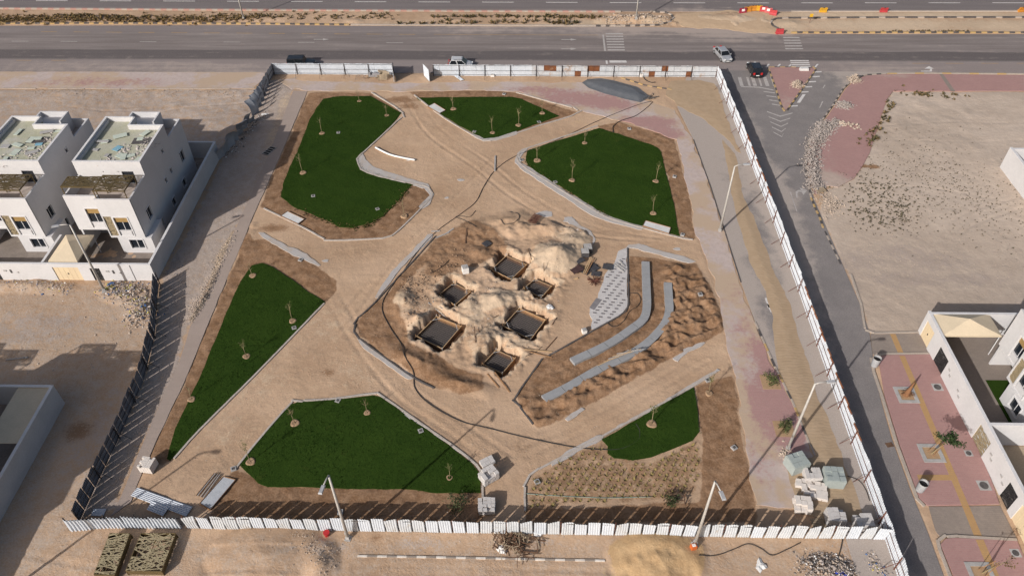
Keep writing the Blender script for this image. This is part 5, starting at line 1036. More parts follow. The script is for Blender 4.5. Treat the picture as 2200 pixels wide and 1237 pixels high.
# ------------------------------------------------------------------ excavation: formwork and rebar
m_wood = mat('formwork timber', (.30, .17, .085), (.22, .115, .055), 3, .8, obj=False); m_woodd = mat('dark wet timber', (.10, .055, .035), (.15, .085, .05), 3, .8); m_woodl = mat('pale plank', (.46, .31, .17), (.38, .25, .14), 3, .85)
m_rebar = mat('rebar', (.17, .145, .135), (.13, .11, .10), 6, .7); m_bitum = mat('black bitumen', (.012, .011, .012), (.022, .02, .02), 2, .8)
m_wht = mat('white bag', (.70, .68, .66), (.60, .57, .54), 3, .8)
for (lab, px), q in zip(FOOT, foot_w):
    c = sum(q, Vector()) / 4; r = thing('footing_formwork', lab + ' timber footing form with rebar mat', 'formwork', (c.x, c.y, -1.15), 0, 'footing forms in the excavation')
    l = [v - c for v in q]; l = [Vector((v.x, v.y, 0)) for v in l]; h = .78
    for i in range(4):
        a, b = l[i], l[(i + 1) % 4]; mb = MB(); d = (b - a).normalized(); ex = .35 if (i in (0,) or (i == 3 and 'long' in lab)) else .06
        mb.bar(a - d * ex + Vector((0, 0, h / 2)), b + d * .06 + Vector((0, 0, h / 2 - .006 * i)), .06, h); mb.build('form_board', (m_woodd, m_woodd, m_wood, m_wood)[i] if 'large' not in lab else (m_woodd, m_wood, m_woodd, m_woodd)[i], r)
        k = MB(); k.bar(a - d * ex + Vector((0, 0, h + .01)), b + d * .06 + Vector((0, 0, h + .01 - .006 * i)), .075, .03); k.build('top_batten', m_woodl, r)
        MB().bar(a * 1.03 + Vector((0, 0, -.2)), a * 1.03 + Vector((0, 0, h + .28)), .07, .07).build('stake', m_conc if i % 2 else m_wood, r)
    MB().add([v * .98 + Vector((0, 0, .04)) for v in l], [(3, 2, 1, 0) if (l[1] - l[0]).cross(l[2] - l[0]).z < 0 else (0, 1, 2, 3)]).build('blinding', m_bitum, r)
    rb = MB(); L1, L2 = (l[1] - l[0]).length, (l[2] - l[1]).length
    for zz in (.28, .52):
        n1, n2 = max(6, int(L1 / .27)), max(6, int(L2 / .27))
        for k in range(1, n1): t = k / n1; rb.bar(l[0].lerp(l[1], t) * .95 + Vector((0, 0, zz)), l[3].lerp(l[2], t) * .95 + Vector((0, 0, zz)), .03, .03)
        for k in range(1, n2): t = k / n2; rb.bar(l[1].lerp(l[2], t) * .95 + Vector((0, 0, zz + .024)), l[0].lerp(l[3], t) * .95 + Vector((0, 0, zz + .03)), .03, .03)
    o = rb.build('rebar_mat', m_rebar, r); o['kind'] = 'stuff'
    for i in range(4):
        a = l[i]; b = l[(i + 1) % 4]; e = l[(i - 1) % 4]
        if (len(lab) + i) % 3: MB().bar(a.lerp(b, .2) + Vector((0, 0, h + .05)), a.lerp(e, .22) + Vector((0, 0, h + .05)), .06, .04).build('corner_batten', m_conc, r)
rg = random.Random(77)
def stick(label, a, b, w, m, name='plank', cat='plank', dz=.06, dz2=None, group=None):
    p, q = G3(*a, dz), G3(*b, dz if dz2 is None else dz2); mb = MB(); mb.bar(p, q, w, w * (.45 if w > .08 else 1)); return tag(mb.build(name, m, None, origin=p), label, cat, group)
stick('pale timber plank lying right of the lowest footing', (1092, 797), (1146, 801), .12, m_woodl)
stick('timber plank at the foot of the lowest footing, left one', (1047, 805), (1072, 833), .13, m_wood); stick('timber plank at the foot of the lowest footing, right one', (1063, 803), (1095, 842), .13, m_wood)
stick('timber strut propped between the heaps by the right footing', (1061, 685), (1108, 654), .09, m_woodd, dz=.2, dz2=.5); stick('upright strut on the heap below the centre', (1022, 745), (1020, 712), .09, m_woodd, dz=.1, dz2=.6)
stick('leaning strut beside the lowest footing', (1050, 762), (1027, 715), .08, m_woodd, dz=.1, dz2=.5); stick('pair of thin planks pointing to the terrace, upper', (1127, 753), (1186, 756), .11, m_woodl); stick('pair of thin planks pointing to the terrace, lower', (1138, 757), (1186, 768), .11, m_wood)
stick('short log on the sand above the footings', (1003, 497), (1000, 526), .16, m_woodd); stick('grey pipe standing across the hose near the top', (1064, 336), (1063, 369), .18, m_conc, 'pipe', 'pipe', .1)
stick('yellow timber plank by the black boards', (1198, 608), (1242, 598), .22, m_woodl); stick('dark rod beside the pale cone heap', (1134, 536), (1143, 568), .07, m_woodd, dz=.1, dz2=.3); stick('thin rod standing on the pale cone heap', (1169, 600), (1168, 582), .06, m_woodd, dz=.1, dz2=.8)
stick('grey rod lying left of the right footing pits', (920, 652), (968, 678), .07, m_conc); stick('second grey rod lying left of the footing pits', (930, 650), (966, 671), .06, m_conc)
stick('short rod below the pale pavers, right', (1186, 700), (1196, 684), .08, m_woodd); stick('rod leaning near the terrace corner', (1172, 752), (1196, 725), .08, m_woodd)
for i, (a, b) in enumerate((((955, 505), (975, 492)), ((937, 512), (965, 500)), ((926, 498), (945, 497)))): stick(['grey channel piece by the path corner, upper', 'grey channel piece by the path corner, lower', 'grey channel piece by the path corner, left'][i], a, b, .16, m_conc, 'channel_piece', 'scrap')
# black and brown boards heap by the paver patch
m_blkb = mat('black form board', (.045, .043, .047), (.075, .07, .072), 2, .6); m_brn = mat('dark brown board', (.055, .03, .028), (.08, .045, .04), 2, .6)
for i, (x, y, w, d, a, m, lab) in enumerate(((1266, 578, 2.3, .95, 52, m_blkb, 'long black form board in the heap beside the pavers'), (1246, 566, 1.1, .7, 35, m_blkb, 'small black board at the back of the heap'), (1238, 583, 1.5, 1.2, 35, m_brn, 'dark brown board at the left of the heap'), (1280, 590, 1.1, .8, -10, m_blkb, 'black board at the front of the heap'), (1278, 579, .9, .7, 40, m_blkb, 'small black board right of the long board'), (1305, 576, 1.15, 1.0, -15, m_blkb, 'single black board lying apart by the pavers'))):
    p = G3(x, y, .09 + .03 * i); tag(MB().box((0, 0, 0), (w, d, .07)).build('form_board', m, None, loc=p, rz=R_(a)), lab, 'board', 'black boards by the paver patch')
for i in range(3): stick(['upper', 'middle', 'lower'][i] + ' timber batten across the black boards', (1259 - 3 * i, 592 - i), (1276 - 4 * i, 560 - 2 * i), .12, m_woodl if i else m_wood, 'plank', 'plank', .3)
mb = MB()
for i in range(60): a = rg.uniform(0, 6.28); L = rg.uniform(.3, 1.1); mb.bar((0, 0, .05), (L * math.cos(a), L * math.sin(a), rg.uniform(.02, .3)), .035, .035)
tag(mb.build('wire_tangle', m_rpost, None, loc=G3(1277, 604)), 'rusty wire tangle in front of the black boards', 'wire')
mb = MB()
for i in range(9): mb.bar((i * .13, 0, .04), (i * .13, 1.9, .04), .06, .05)
for j in range(4): mb.bar((-.05, .2 + j * .5, .075), (1.1, .2 + j * .5, .075), .05, .02)
tag(mb.build('rebar_grid', m_rpost, None, loc=G3(1134, 482, .12), rz=R_(-28)), 'brown rebar grid leaning on the sand heap', 'rebar grid')
p = G3(1046, 527, .03); tag(MB().box((0, 0, .04), (.95, .95, .08), rz=R_(45)).box((0, 0, .09), (.6, .6, .02), rz=R_(45)).build('manhole_cover', m_blkb, None, loc=p), 'black square cover on the brown soil above the footings', 'cover')
def carton(label, x, y, s, h, rz, m, hole=True, dz=-.02, name='concrete_box'):
    p = G3(x, y, dz); r = thing(name, label, 'box', p, rz); b = MB(); t = .07
    for q in (((-s / 2, -s / 2, 0), (s / 2, -s / 2 + t, h)), ((-s / 2, s / 2 - t, 0), (s / 2, s / 2, h)), ((-s / 2, -s / 2 + t, 0), (-s / 2 + t, s / 2 - t, h - .002)), ((s / 2 - t, -s / 2 + t, 0), (s / 2, s / 2 - t, h - .002)), ((-s / 2 + t, -s / 2 + t, .0), (s / 2 - t, s / 2 - t, .06))): b.bb(*q)
    b.build('shell', m, r)
    l = MB(); l.bb((-s / 2 + .02, -s / 2 + .02, h), (s / 2 - .02, s / 2 - .02, h + .06)).box((0, 0, h + .07), (s * .4, s * .4, .03)); l.build('lid', m_conc, r)
carton('dark square chamber with pale lid beside the pale cone heap, upper', 1262, 541, 1.0, .8, .1, m_blkb); carton('dark square chamber with pale lid beside the pale cone heap, lower', 1256, 551, .95, .7, .05, m_blkb); carton('pale plastic drum box left of the top footing', 1000, 586, .75, .9, .3, m_wht)
carton('small white box below the pale pavers', 1255, 714, .5, .5, .3, m_wht); carton('small white box near the upper fence hose', 1376, 164, .7, .6, .1, m_wht); carton('small white box behind the upper fence gap', 1058, 164, .6, .35, .05, m_wht)
# ------------------------------------------------------------------ paver patch with dark accents
pp = PL([(1346, 534), (1330, 541), (1321, 565), (1308, 580), (1300, 592), (1292, 612), (1289, 625), (1283, 645), (1268, 660), (1266, 675), (1272, 688), (1268, 700), (1270, 708), (1281, 706), (1336, 675), (1346, 660), (1348, 640)])
paver = struct(sheet('paver_patch', pp, .07, paving_material('light paver', (.56, .54, .53), (.48, .46, .455), (.36, .34, .33), (.52, .43, .34), bw=.42, rot=R_(5), lo=.6, hi=1.2), step=.5, attr=lambda X, Y: 0 * X + .25, jit=.18, seed=3, skirt=.15, estep=.3), 'light grey paver patch with dark accents beside the terrace')
dm = MB().box((0, 0, .004), (.42, .19, .03)).mesh('dark_paver', mat('dark paver', (.13, .12, .125), (.17, .155, .155), 4, .85)); A0 = np.array(pp)
for j in range(26):
    for i in range(9):
        x = A0[:, 0].min() + i * .95 + (j % 3) * .32; y = A0[:, 1].min() + j * .52 - i * .12
        if sdist(np.array([x]), np.array([y]), pp)[0] < -.35: inst('dark_paver', dm, paver, (x, y, .067), (0, 0, R_(-6)))
MB().prism(PL([(1266, 662), (1281, 641), (1293, 645), (1276, 667)]), .05, .095).build('dark_slab', mat('slate', (.20, .185, .19), (.16, .15, .155), 2, .9), paver)
for i, (a, b) in enumerate((((1319, 568), (1341, 586)), ((1323, 566), (1344, 581)), ((1330, 560), (1342, 574)))): stick(['left', 'middle', 'right'][i] + ' grey strip lying on the paver patch', a, b, .18, m_conc, 'metal_strip', 'scrap', .12)
# ------------------------------------------------------------------ terrace seats: concrete blocks in two curved rows
m_seat = mat('blue grey concrete', (.275, .275, .28), (.245, .245, .25), 1.2, .8, fine=.12)
def seat_row(label, pts, w, h, bl):
    c = [Vector((v.x, v.y)) for v in smooth_path([(*p, 0) for p in PL(pts, h)], 8)]; r = thing('terrace_seat', label, 'bench', (c[0].x, c[0].y, 0), 0, 'curved terrace seats'); Ls = [0]
    for a, b in zip(c, c[1:]): Ls.append(Ls[-1] + (b - a).length)
    def at(s):
        s = min(s, Ls[-1]); i = min(max(j for j in range(len(Ls)) if Ls[j] <= s + 1e-9), len(c) - 2); t = (s - Ls[i]) / max(1e-6, Ls[i + 1] - Ls[i]); d = (c[i + 1] - c[i]).normalized(); return c[i].lerp(c[i + 1], t), Vector((-d.y, d.x))
    n = int(round(Ls[-1] / bl)); L = Ls[-1] / n
    for k in range(n):
        le, ri = [], []
        for j in range(4):
            p, nv = at(L * k + .03 + (L - .06) * j / 3); p = p - c[0]; le.append(tuple(p + nv * w / 2)); ri.append(tuple(p - nv * w / 2))
        MB().prism(le + ri[::-1], -.4, h + .004 * (k % 3)).build('block', m_seat, r)
seat_row('upper curved grey concrete seat in the brown soil', [(1387, 561), (1389, 620), (1390, 655), (1384, 682), (1364, 700), (1307, 738), (1229, 775)], .95, .34, 2.4)
seat_row('lower curved grey concrete seat, the longer one', [(1435, 606), (1437, 640), (1438, 665), (1431, 690), (1412, 715), (1385, 740), (1346, 764), (1281, 795), (1224, 828), (1168, 856)], .95, .34, 2.4)
for i in range(7): stick(['first', 'second', 'third', 'fourth', 'fifth', 'sixth', 'seventh'][i] + ' thin plank of the bundle lying on the lower seat', (1270 + i * 9, 798 - i * 5), (1350 + i * 5, 757 + i * 1), .09, (m_conc, m_woodl)[i % 2], 'plank', 'plank', .42 + .03 * i)
# ------------------------------------------------------------------ slabs
m_slabw = mat('pale cast slab', (.56, .55, .54), (.49, .475, .465), 1.2, .8)
def slab(label, px, z=.16, m=m_slabw):
    w = PL(px, z); c = (sum(a for a, _ in w) / 4, sum(b for _, b in w) / 4); r = thing('bench_slab', label, 'slab', (c[0], c[1], 0), 0, 'pale bench slabs at the lawn edges'); l = [(a - c[0], b - c[1]) for a, b in w]
    MB().prism(l, -.1, z).build('slab', m, r)
    for i in range(4): a, b = Vector((*l[i], .07)), Vector((*l[(i + 1) % 4], .07)); MB().bar(a * 1.0, b * 1.0, .07, .26).build('form_board', m_wood if i % 2 else m_woodd, r)
slab('white slab in timber edging below the large upper left lawn', [(603, 464), (618, 454), (654, 471), (640, 481)]); slab('pale slab at the edge of the top lawn wedge', [(919, 229), (933, 222), (957, 237), (944, 244)]); slab('white slab at the lower edge of the right-hand lawn', [(1381, 485), (1387, 474), (1441, 489), (1437, 502)]); slab('grey blue slab near the lower left fence corner', [(429, 1081), (480, 1023), (506, 1030), (452, 1094)], m=mat('grey slab', (.40, .41, .43), (.35, .36, .38), .9, .8))
# ------------------------------------------------------------------ valve boxes
vb_me = MB().box((0, 0, .04), (.50, .50, .2)).mesh('box_rim', m_conc); vb_l = MB().box((0, 0, .155), (.26, .28, .03)).mesh('lid', m_dark)
VB_ = [(727, 286, 'upper part of the large left lawn'), (673, 422, 'lower part of the large left lawn'), (811, 450, 'lower right of the large left lawn'), (1083, 203, 'soil strip above the top lawn wedge'), (1158, 263, 'lower edge of the top lawn wedge'), (1019, 284, 'lower tip of the top lawn wedge'), (1352, 277, 'soil above the right-hand lawn'), (1120, 345, 'left corner of the right-hand lawn'), (1193, 392, 'left edge of the right-hand lawn'), (1449, 380, 'soil right of the right-hand lawn'), (1466, 505, 'lower corner of the right-hand lawn'), (646, 559, 'soil above the long triangular lawn'), (632, 705, 'edge of the long triangular lawn'), (726, 861, 'top edge of the bottom lawn'), (904, 926, 'right edge of the bottom lawn'), (502, 1008, 'left tip of the bottom lawn'), (1154, 1035, 'left corner of the planted bed'), (1577, 962, 'bare soil at the lower right'), (1503, 638, 'spoil right of the terrace seats'), (1520, 817, 'paver strip by the small lawn'), (731, 1100, 'shadow of the bottom fence')]
for i, (x, y, w) in enumerate(VB_):
    p = G3(x, y); r = thing('valve_box', 'small pale square valve box at the ' + w, 'valve box', (p.x, p.y, max(p.z, -.02)), R_(rg.uniform(-20, 35)), 'valve boxes'); inst('rim', vb_me, r); inst('lid', vb_l, r)
# ------------------------------------------------------------------ saplings
m_bark = mat('sapling bark', (.27, .215, .12), (.20, .16, .09), 6, .9); m_leafs = [mat('sapling leaves', (.075, .095, .022), (.11, .12, .035), 5, .7), mat('dry sapling leaves', (.16, .10, .045), (.12, .085, .035), 5, .8)]; m_basin = mat('planting basin sand', (.33, .22, .135), (.26, .165, .10), 3, .95, bump=.03)
def sapling_meshes(seed, h, leaf):
    rg_ = random.Random(seed); t = MB(); pts = [(0, 0, -.1), (rg_.uniform(-.05, .05), rg_.uniform(-.05, .05), h * .4), (rg_.uniform(-.12, .12), rg_.uniform(-.1, .1), h * .8)]
    t.tube(pts, [.042, .036, .026], 5); lf = MB(); top = Vector(pts[2])
    for i in range(9):
        a = rg_.uniform(0, 6.28); z0 = h * rg_.uniform(.42, .8); b = Vector((pts[1][0], pts[1][1], z0)); e = b + Vector((math.cos(a), math.sin(a), 0)) * rg_.uniform(.15, .5) + Vector((0, 0, rg_.uniform(.35, .8))); t.tube([b, (b + e) / 2 + Vector((0, 0, -.05)), e], [.018, .014, .009], 4)
        for k in range(leaf):
            c = b.lerp(e, rg_.uniform(.35, 1.1)) + Vector((rg_.gauss(0, .09), rg_.gauss(0, .09), rg_.gauss(0, .08))); s = rg_.uniform(.045, .095); u = Vector((rg_.gauss(0, 1), rg_.gauss(0, 1), rg_.gauss(0, .6))).normalized() * s; w = Vector((rg_.gauss(0, 1), rg_.gauss(0, 1), rg_.gauss(0, .6))).normalized() * s * .8; lf.add([c - u, c - w * .6, c + u, c + w * .6], [(0, 1, 2, 3)])
    return t.mesh('trunk', m_bark, True), lf
basin = MB()
for k in range(3): pass
def basin_mesh():
    mb = MB(); n = 18; prof = ((.0, .05), (.18, .04), (.28, .08), (.38, .07), (.45, .02), (.48, -.08))
    for r_, z in prof:
        for i in range(n): a = 6.283 * i / n; k = 1 + .08 * math.sin(3 * a + r_ * 5); mb.v.append((r_ * k * math.cos(a), r_ * k * math.sin(a), z + .075))
    for j in range(len(prof) - 1):
        for i in range(n): mb.f.append((j * n + i, j * n + (i + 1) % n, (j + 1) * n + (i + 1) % n, (j + 1) * n + i)[::-1]); mb.mi.append(0)
    return mb.mesh('soil_basin', m_basin, True)
bas = basin_mesh(); var = []
for s_, h, lf, mi in ((1, 3.0, 6, 0), (2, 3.4, 8, 0), (3, 2.6, 3, 1), (4, 3.2, 12, 0), (5, 2.3, 1, 1)):
    t, l = sapling_meshes(s_, h, lf); var.append((t, l.mesh('crown', m_leafs[mi])))
TREES = [(772, 218, 4, 'bare sapling at the top of the large left lawn'), (831, 249, 2, 'sapling at the right edge of the large left lawn'), (692, 287, 0, 'sapling on the upper left side of the large left lawn'), (651, 372, 0, 'sapling on the left side of the large left lawn, halfway down'), (869, 465, 4, 'bare sapling on the soil right of the large left lawn'), (974, 235, 4, 'bare sapling on the top lawn wedge, beside the slab'), (1058, 286, 1, 'leafy sapling near the lower tip of the top lawn wedge'), (1114, 270, 1, 'sapling in the middle of the top lawn wedge'), (1165, 244, 2, 'brown sapling at the right end of the top lawn wedge'), (1256, 308, 2, 'sapling near the top of the right-hand lawn'), (1154, 346, 2, 'sapling at the left corner of the right-hand lawn'), (1229, 388, 1, 'leafy sapling in the left half of the right-hand lawn'), (1409, 390, 3, 'sapling at the right edge of the right-hand lawn'), (1403, 459, 0, 'small sapling above the slab of the right-hand lawn'), (629, 690, 0, 'sapling near the right corner of the long triangular lawn'), (530, 766, 3, 'sapling in the middle of the long triangular lawn'), (543, 593, 4, 'small sapling at the top of the long triangular lawn'), (412, 858, 4, 'thin bare sapling left of the long triangular lawn'), (634, 909, 2, 'sapling at the upper left of the bottom lawn'), (789, 887, 2, 'sapling at the top of the bottom lawn'), (966, 1026, 3, 'yellowish sapling at the right of the bottom lawn'), (539, 992, 0, 'sapling at the left tip of the bottom lawn'), (1400, 911, 3, 'leafy sapling on the small lower right lawn'), (1523, 845, 3, 'leafy sapling on the bare soil above the small lawn')]
for i, (x, y, v, lab) in enumerate(TREES):
    p = P(x, y); r = thing('sapling', lab, 'tree', (p.x, p.y, max(gzm(p.x, p.y), -.02)), rg.uniform(0, 6.28), 'planted saplings'); s_ = rg.uniform(.78, 1.2); r.scale = (s_, s_, s_ * rg.uniform(.9, 1.15)); r.rotation_euler.x = rg.uniform(-.07, .07); r.rotation_euler.y = rg.uniform(-.07, .07); inst('trunk', var[v][0], r); inst('crown', var[v][1], r); inst('soil_basin', bas, r)
m_shrub = mat('dark shrub leaves', (.030, .042, .014), (.055, .065, .022), 5, .8)
def bush(name, label, cat, p, rad, h, n, m, leaf=.08, group=None, stems=True):
    rg_ = random.Random(int(p.x * 31 + p.y * 17)); r = thing(name, label, cat, p, 0, group); l = MB()
    cl = [Vector((rg_.gauss(0, .45) * rad, rg_.gauss(0, .45) * rad, h * rg_.uniform(.25, .9))) for _ in range(9)]
    for i in range(n):
        c = rg_.choice(cl) + Vector((rg_.gauss(0, .22) * rad, rg_.gauss(0, .22) * rad, rg_.gauss(0, .15) * h)); c.z = max(.03, c.z); s = leaf * rg_.uniform(.6, 1.4); u = Vector((rg_.gauss(0, 1), rg_.gauss(0, 1), rg_.gauss(0, .7))).normalized() * s; w = Vector((rg_.gauss(0, 1), rg_.gauss(0, 1), rg_.gauss(0, .7))).normalized() * s * .7; l.add([c - u, c - w, c + u, c + w], [(0, 1, 2, 3)])
    l.build('crown', m, r)
    t = MB()
    for c in cl[:6]: t.tube([(0, 0, -.05), (c.x * .4, c.y * .4, c.z * .6), tuple(c)], [.03, .022, .012], 4)
    t.build('trunk', m_bark, r); return r
m_green = mat('green shrub leaves', (.055, .075, .022), (.10, .105, .04), 5, .75)
bush('shrub', 'dark shrub in a staked circle by the bottom fence, right of centre', 'shrub', G3(1444, 1084), .8, 1.2, 420, m_shrub); bush('shrub', 'dark round shrub by the bottom fence, left of the block stack', 'shrub', G3(988, 1084), 1.1, 1.2, 520, m_shrub)
for lab, x, y in (('green shrub in a square pit on the pink pavement, upper', 1655, 821), ('green shrub in a square pit on the pink pavement, lower', 1684, 921)):
    bush('shrub', lab, 'shrub', G3(x, y, .05), .75, .9, 420, m_green); p = P(x, y)
    struct(sheet('tree_pit', [(p.x + a * .95, p.y + b * .95) for a, b in ((-1, -1), (1, -1), (1, 1), (-1, 1))], .06, mat('pit soil', (.36, .24, .14), (.30, .19, .11), 2, .95), flat=False), 'square planting pit in the dusty pink pavement, ' + lab.split(', ')[1])
mb = MB()
for i in range(22): a = 6.283 * i / 22; mb.bar((1.5 * math.cos(a) * .75, 1.1 * math.sin(a), -.1), (1.5 * math.cos(a) * .75 + rg.uniform(-.06, .06), 1.1 * math.sin(a), .28), .05, .05)
for a, b in (((-.9, -.3, .6), (.7, -.3, .65)), ((-.8, .2, .6), (.8, .2, .6)), ((-.85, -.4, 0), (-.85, .3, .9)), ((.75, -.4, 0), (.75, .3, .9))): mb.bar(a, b, .08, .08)
tag(mb.build('stake_ring', m_woodd, None, loc=G3(1452, 1076)), 'ring of dark stakes around the shrub by the bottom fence', 'stakes')
# planted grasses, set out in rows
m_tuft = mat('dry grass tuft', (.22, .17, .06), (.165, .125, .048), 4, .85); bw = PL(bed); Ab = np.array(bw); tf = MB(); lawn6 = lawn_polys[5]
yy = Ab[:, 1].min(); j = 0
while yy < Ab[:, 1].max():
    xx = Ab[:, 0].min() + (j % 2) * .36
    while xx < Ab[:, 0].max():
        x, y = xx + rg.gauss(0, .04), yy + rg.gauss(0, .03); q = (np.array([x]), np.array([y]))
        if sdist(*q, bw)[0] < -.35 and sdist(*q, lawn6)[0] > .3 and rg.random() < .93:
            z = gzm(x, y); big = rg.uniform(.6, 1.25)
            for k in range(14):
                a = rg.uniform(0, 6.28); L = rg.uniform(.15, .33) * big; e = Vector((x + L * math.cos(a), y + L * math.sin(a), z + L * .9)); s = Vector((-math.sin(a), math.cos(a), 0)) * .055; b0 = Vector((x, y, z - .02)); tf.add([b0 - s, b0 + s, e], [(0, 1, 2)])
        xx += .72
    yy += .56; j += 1
tag(tf.build('grass_tufts', m_tuft, None, origin=(bw[0][0], bw[0][1], 0)), 'rows of small dry grass tufts planted in the bed at the lower right', 'grass', kind='stuff')
# ------------------------------------------------------------------ stacked blocks and pallets
m_block = mat('concrete block', (.50, .47, .45), (.43, .40, .38), 2, .9, bump=.01); m_blockw = mat('pale block', (.62, .56, .51), (.55, .50, .46), 2, .9, bump=.01); m_wrap = mat('green tinted wrapped blocks', (.31, .34, .325), (.27, .30, .285), 1.5, .55); m_pal = mat('pallet timber', (.33, .26, .18), (.25, .19, .13), 4, .9); m_blockd = mat('dark grey block', (.27, .26, .265), (.22, .21, .215), 2, .9)
def pallet_parts(r, w=1.2, d=1.0, z=0.):
    for i in range(6): MB().box((0, -d / 2 + d * (i + .5) / 6, z + .12), (w, d / 9, .03)).build('deck_board', m_pal, r)
    for i in range(3): MB().box((-w / 2 + .06 + (w - .12) * i / 2, 0, z + .05), (.09, d - .02, .1)).build('bearer', m_pal, r)
def stack(label, x, y, rz, nx, ny, nz, bs, m, miss=.0, jit=.02, cat='block stack', wrapped=False, name='block_stack'):
    p = G3(x, y, -.02); r = thing(name, label, cat, p, rz, 'stacked blocks on pallets'); r.scale = (1.18, 1.18, 1.18) if x > 1500 else (1, 1, 1); W, D, Hh = nx * bs[0], ny * bs[1], bs[2]; pallet_parts(r, max(W, .8), max(D, .7)); rr = random.Random(x * 7 + y)
    me = MB().box((0, 0, 0), (bs[0] - .015, bs[1] - .015, bs[2] - .008)).mesh('block', m)
    for k in range(nz):
        for i in range(nx):
            for j in range(ny):
                if k == nz - 1 and rr.random() < miss: continue
                inst('block', me, r, (-W / 2 + bs[0] * (i + .5) + rr.uniform(-jit, jit), -D / 2 + bs[1] * (j + .5) + rr.uniform(-jit, jit), .14 + bs[2] * (k + .5)), (0, 0, rr.uniform(-jit, jit) * 1.5))
    if wrapped:
        b = MB().bb((-W / 2 - .03, -D / 2 - .03, .13), (W / 2 + .03, D / 2 + .03, .14 + nz * bs[2] * .93)); b.build('wrap', m_wrap, r)
    return r
stack('green wrapped block stack beside the lamp, tilted', 1708, 1003, .35, 3, 3, 3, (.48, .42, .36), m_wrap, .25, .02, wrapped=True); stack('small grey block stack between the wrapped ones', 1742, 1026, .02, 4, 2, 2, (.32, .5, .34), m_block, .2); stack('green wrapped block stack nearest the right fence', 1786, 1034, -.05, 3, 3, 3, (.48, .44, .36), m_wrap, .2, .02, wrapped=True)
stack('white broken block stack in the middle of the pallets', 1727, 1050, -.12, 3, 4, 1, (.42, .36, .32), m_blockw, .25, .08); stack('white block stack right of the broken one', 1756, 1058, -.2, 3, 4, 2, (.44, .38, .18), m_blockw, .1, .03); stack('pale block stack beside the empty pallet', 1722, 1090, -.1, 3, 3, 3, (.42, .4, .24), m_blockw, .2, .04); stack('grey block stack half in the fence shadow', 1790, 1118, -.03, 3, 3, 3, (.44, .38, .3), m_block, .15); stack('grey block stack in the shade of the corner', 1850, 1128, .02, 3, 3, 3, (.44, .36, .28), m_block, .15)
stack('low block stack on a pallet, upper one beside the bottom lawn', 1047, 996, R_(32), 3, 2, 2, (.45, .42, .2), m_block, .1, .02); stack('tall grey block stack, middle one beside the bottom lawn', 1050, 1028, R_(35), 4, 3, 4, (.4, .4, .26), m_block, .45, .03); stack('collapsed grey block stack at the lower right lawn corner', 1046, 1092, R_(4), 4, 4, 3, (.38, .34, .25), m_block, .3, .06)
stack('white hollow block cube by the left walkway', 322, 1006, R_(-8), 5, 5, 4, (.26, .24, .24), m_blockw, .35, .006)
for lab, x, y, a, z in (('empty timber pallet leaning above the wrapped stacks', 1780, 992, .35, 0), ('empty timber pallet beside the pale block stack', 1757, 1096, .12, 0), ('empty timber pallet under the bottom fence shadow', 1758, 1124, .1, 0), ('broken pallet lying on the stones by the corner kerb', 1762, 413, .2, .3)):
    r = thing('pallet', lab, 'pallet', G3(x, y, z), a, 'empty pallets'); pallet_parts(r)
# heap of pallets at the gate
for i, (x, y, z, a, t) in enumerate(((820, 170, 0, .1, 0), (812, 165, 0, .4, 0), (818, 166, .35, .2, .15), (822, 162, .7, .6, .1), (800, 164, .1, .2, .2), (824, 172, .1, .1, 1.2), (830, 167, .1, -.3, .9))):
    r = thing('pallet', ['pallet at the bottom of the gate heap', 'tilted pallet at the back of the gate heap', 'second pallet up in the gate heap', 'topmost pallet of the gate heap', 'pallet at the left of the gate heap', 'upright pallet at the front of the gate heap', 'upright pallet at the right of the gate heap'][i], 'pallet', G3(x, y, z + (.45 if t > .5 else 0)), a, 'pallets heaped at the gate'); pallet_parts(r); r.rotation_euler.x = t
for i in range(3): stack(['left', 'middle', 'right'][i] + ' dark block bundle beside the gate pallets', 797 + 8 * i, 165, .05, 2, 2, 2, (.34, .34, .3), m_blockd, .1)
# ------------------------------------------------------------------ tarp, sheets, lattice screens
m_tarp = mat('slate tarp', (.115, .12, .13), (.095, .10, .11), 1.0, .55, bump=.02); tp = PL([(1250, 178), (1262, 171), (1290, 169), (1320, 174), (1370, 188), (1396, 208), (1388, 214), (1376, 221), (1345, 214), (1300, 202), (1265, 190)])
o = sheet('tarp', tp, .05, m_tarp, step=.35, jit=.06, seed=70, flat=False, skirt=.12, zf=lambda X, Y: .32 * sstep(0, 1.5, -sdist(X, Y, tp)) + .10 * (fbm(X, Y, .9, 71) - .5)); tag(o, 'dark grey tarp stretched over a low heap near the top fence', 'tarp')
mb = MB()
for i in range(26): a, b = rg.gauss(0, .5), rg.gauss(0, .3); mb.bar((a, b, .1), (a + rg.uniform(-.6, .6), b + rg.uniform(-.4, .4), rg.uniform(.1, .5)), .07, .07)
tag(mb.build('pump_frame', m_dark, None, loc=G3(1398, 211)), 'dark pump and hose heap at the right end of the tarp', 'pump')
def ribbed(label, px, n, z, m, thick=.03):
    w = [P(a, b, z) for a, b in px]; c = w[0]; mb = MB(); k = n * 4 + 1
    for s in (0, 1):
        A_, B_ = (w[0], w[1]) if s == 0 else (w[3], w[2])
        for i in range(k): p = A_.lerp(B_, i / (k - 1)); mb.v.append((p.x - c.x, p.y - c.y, p.z - z + (.05 if i % 4 in (1, 2) else 0)))
    for i in range(k - 1): mb.f.append((i, i + 1, k + i + 1, k + i)); mb.mi.append(0)
    o = mb.build('metal_sheet', m, None, loc=(c.x, c.y, z)); return tag(o, label, 'metal sheet')
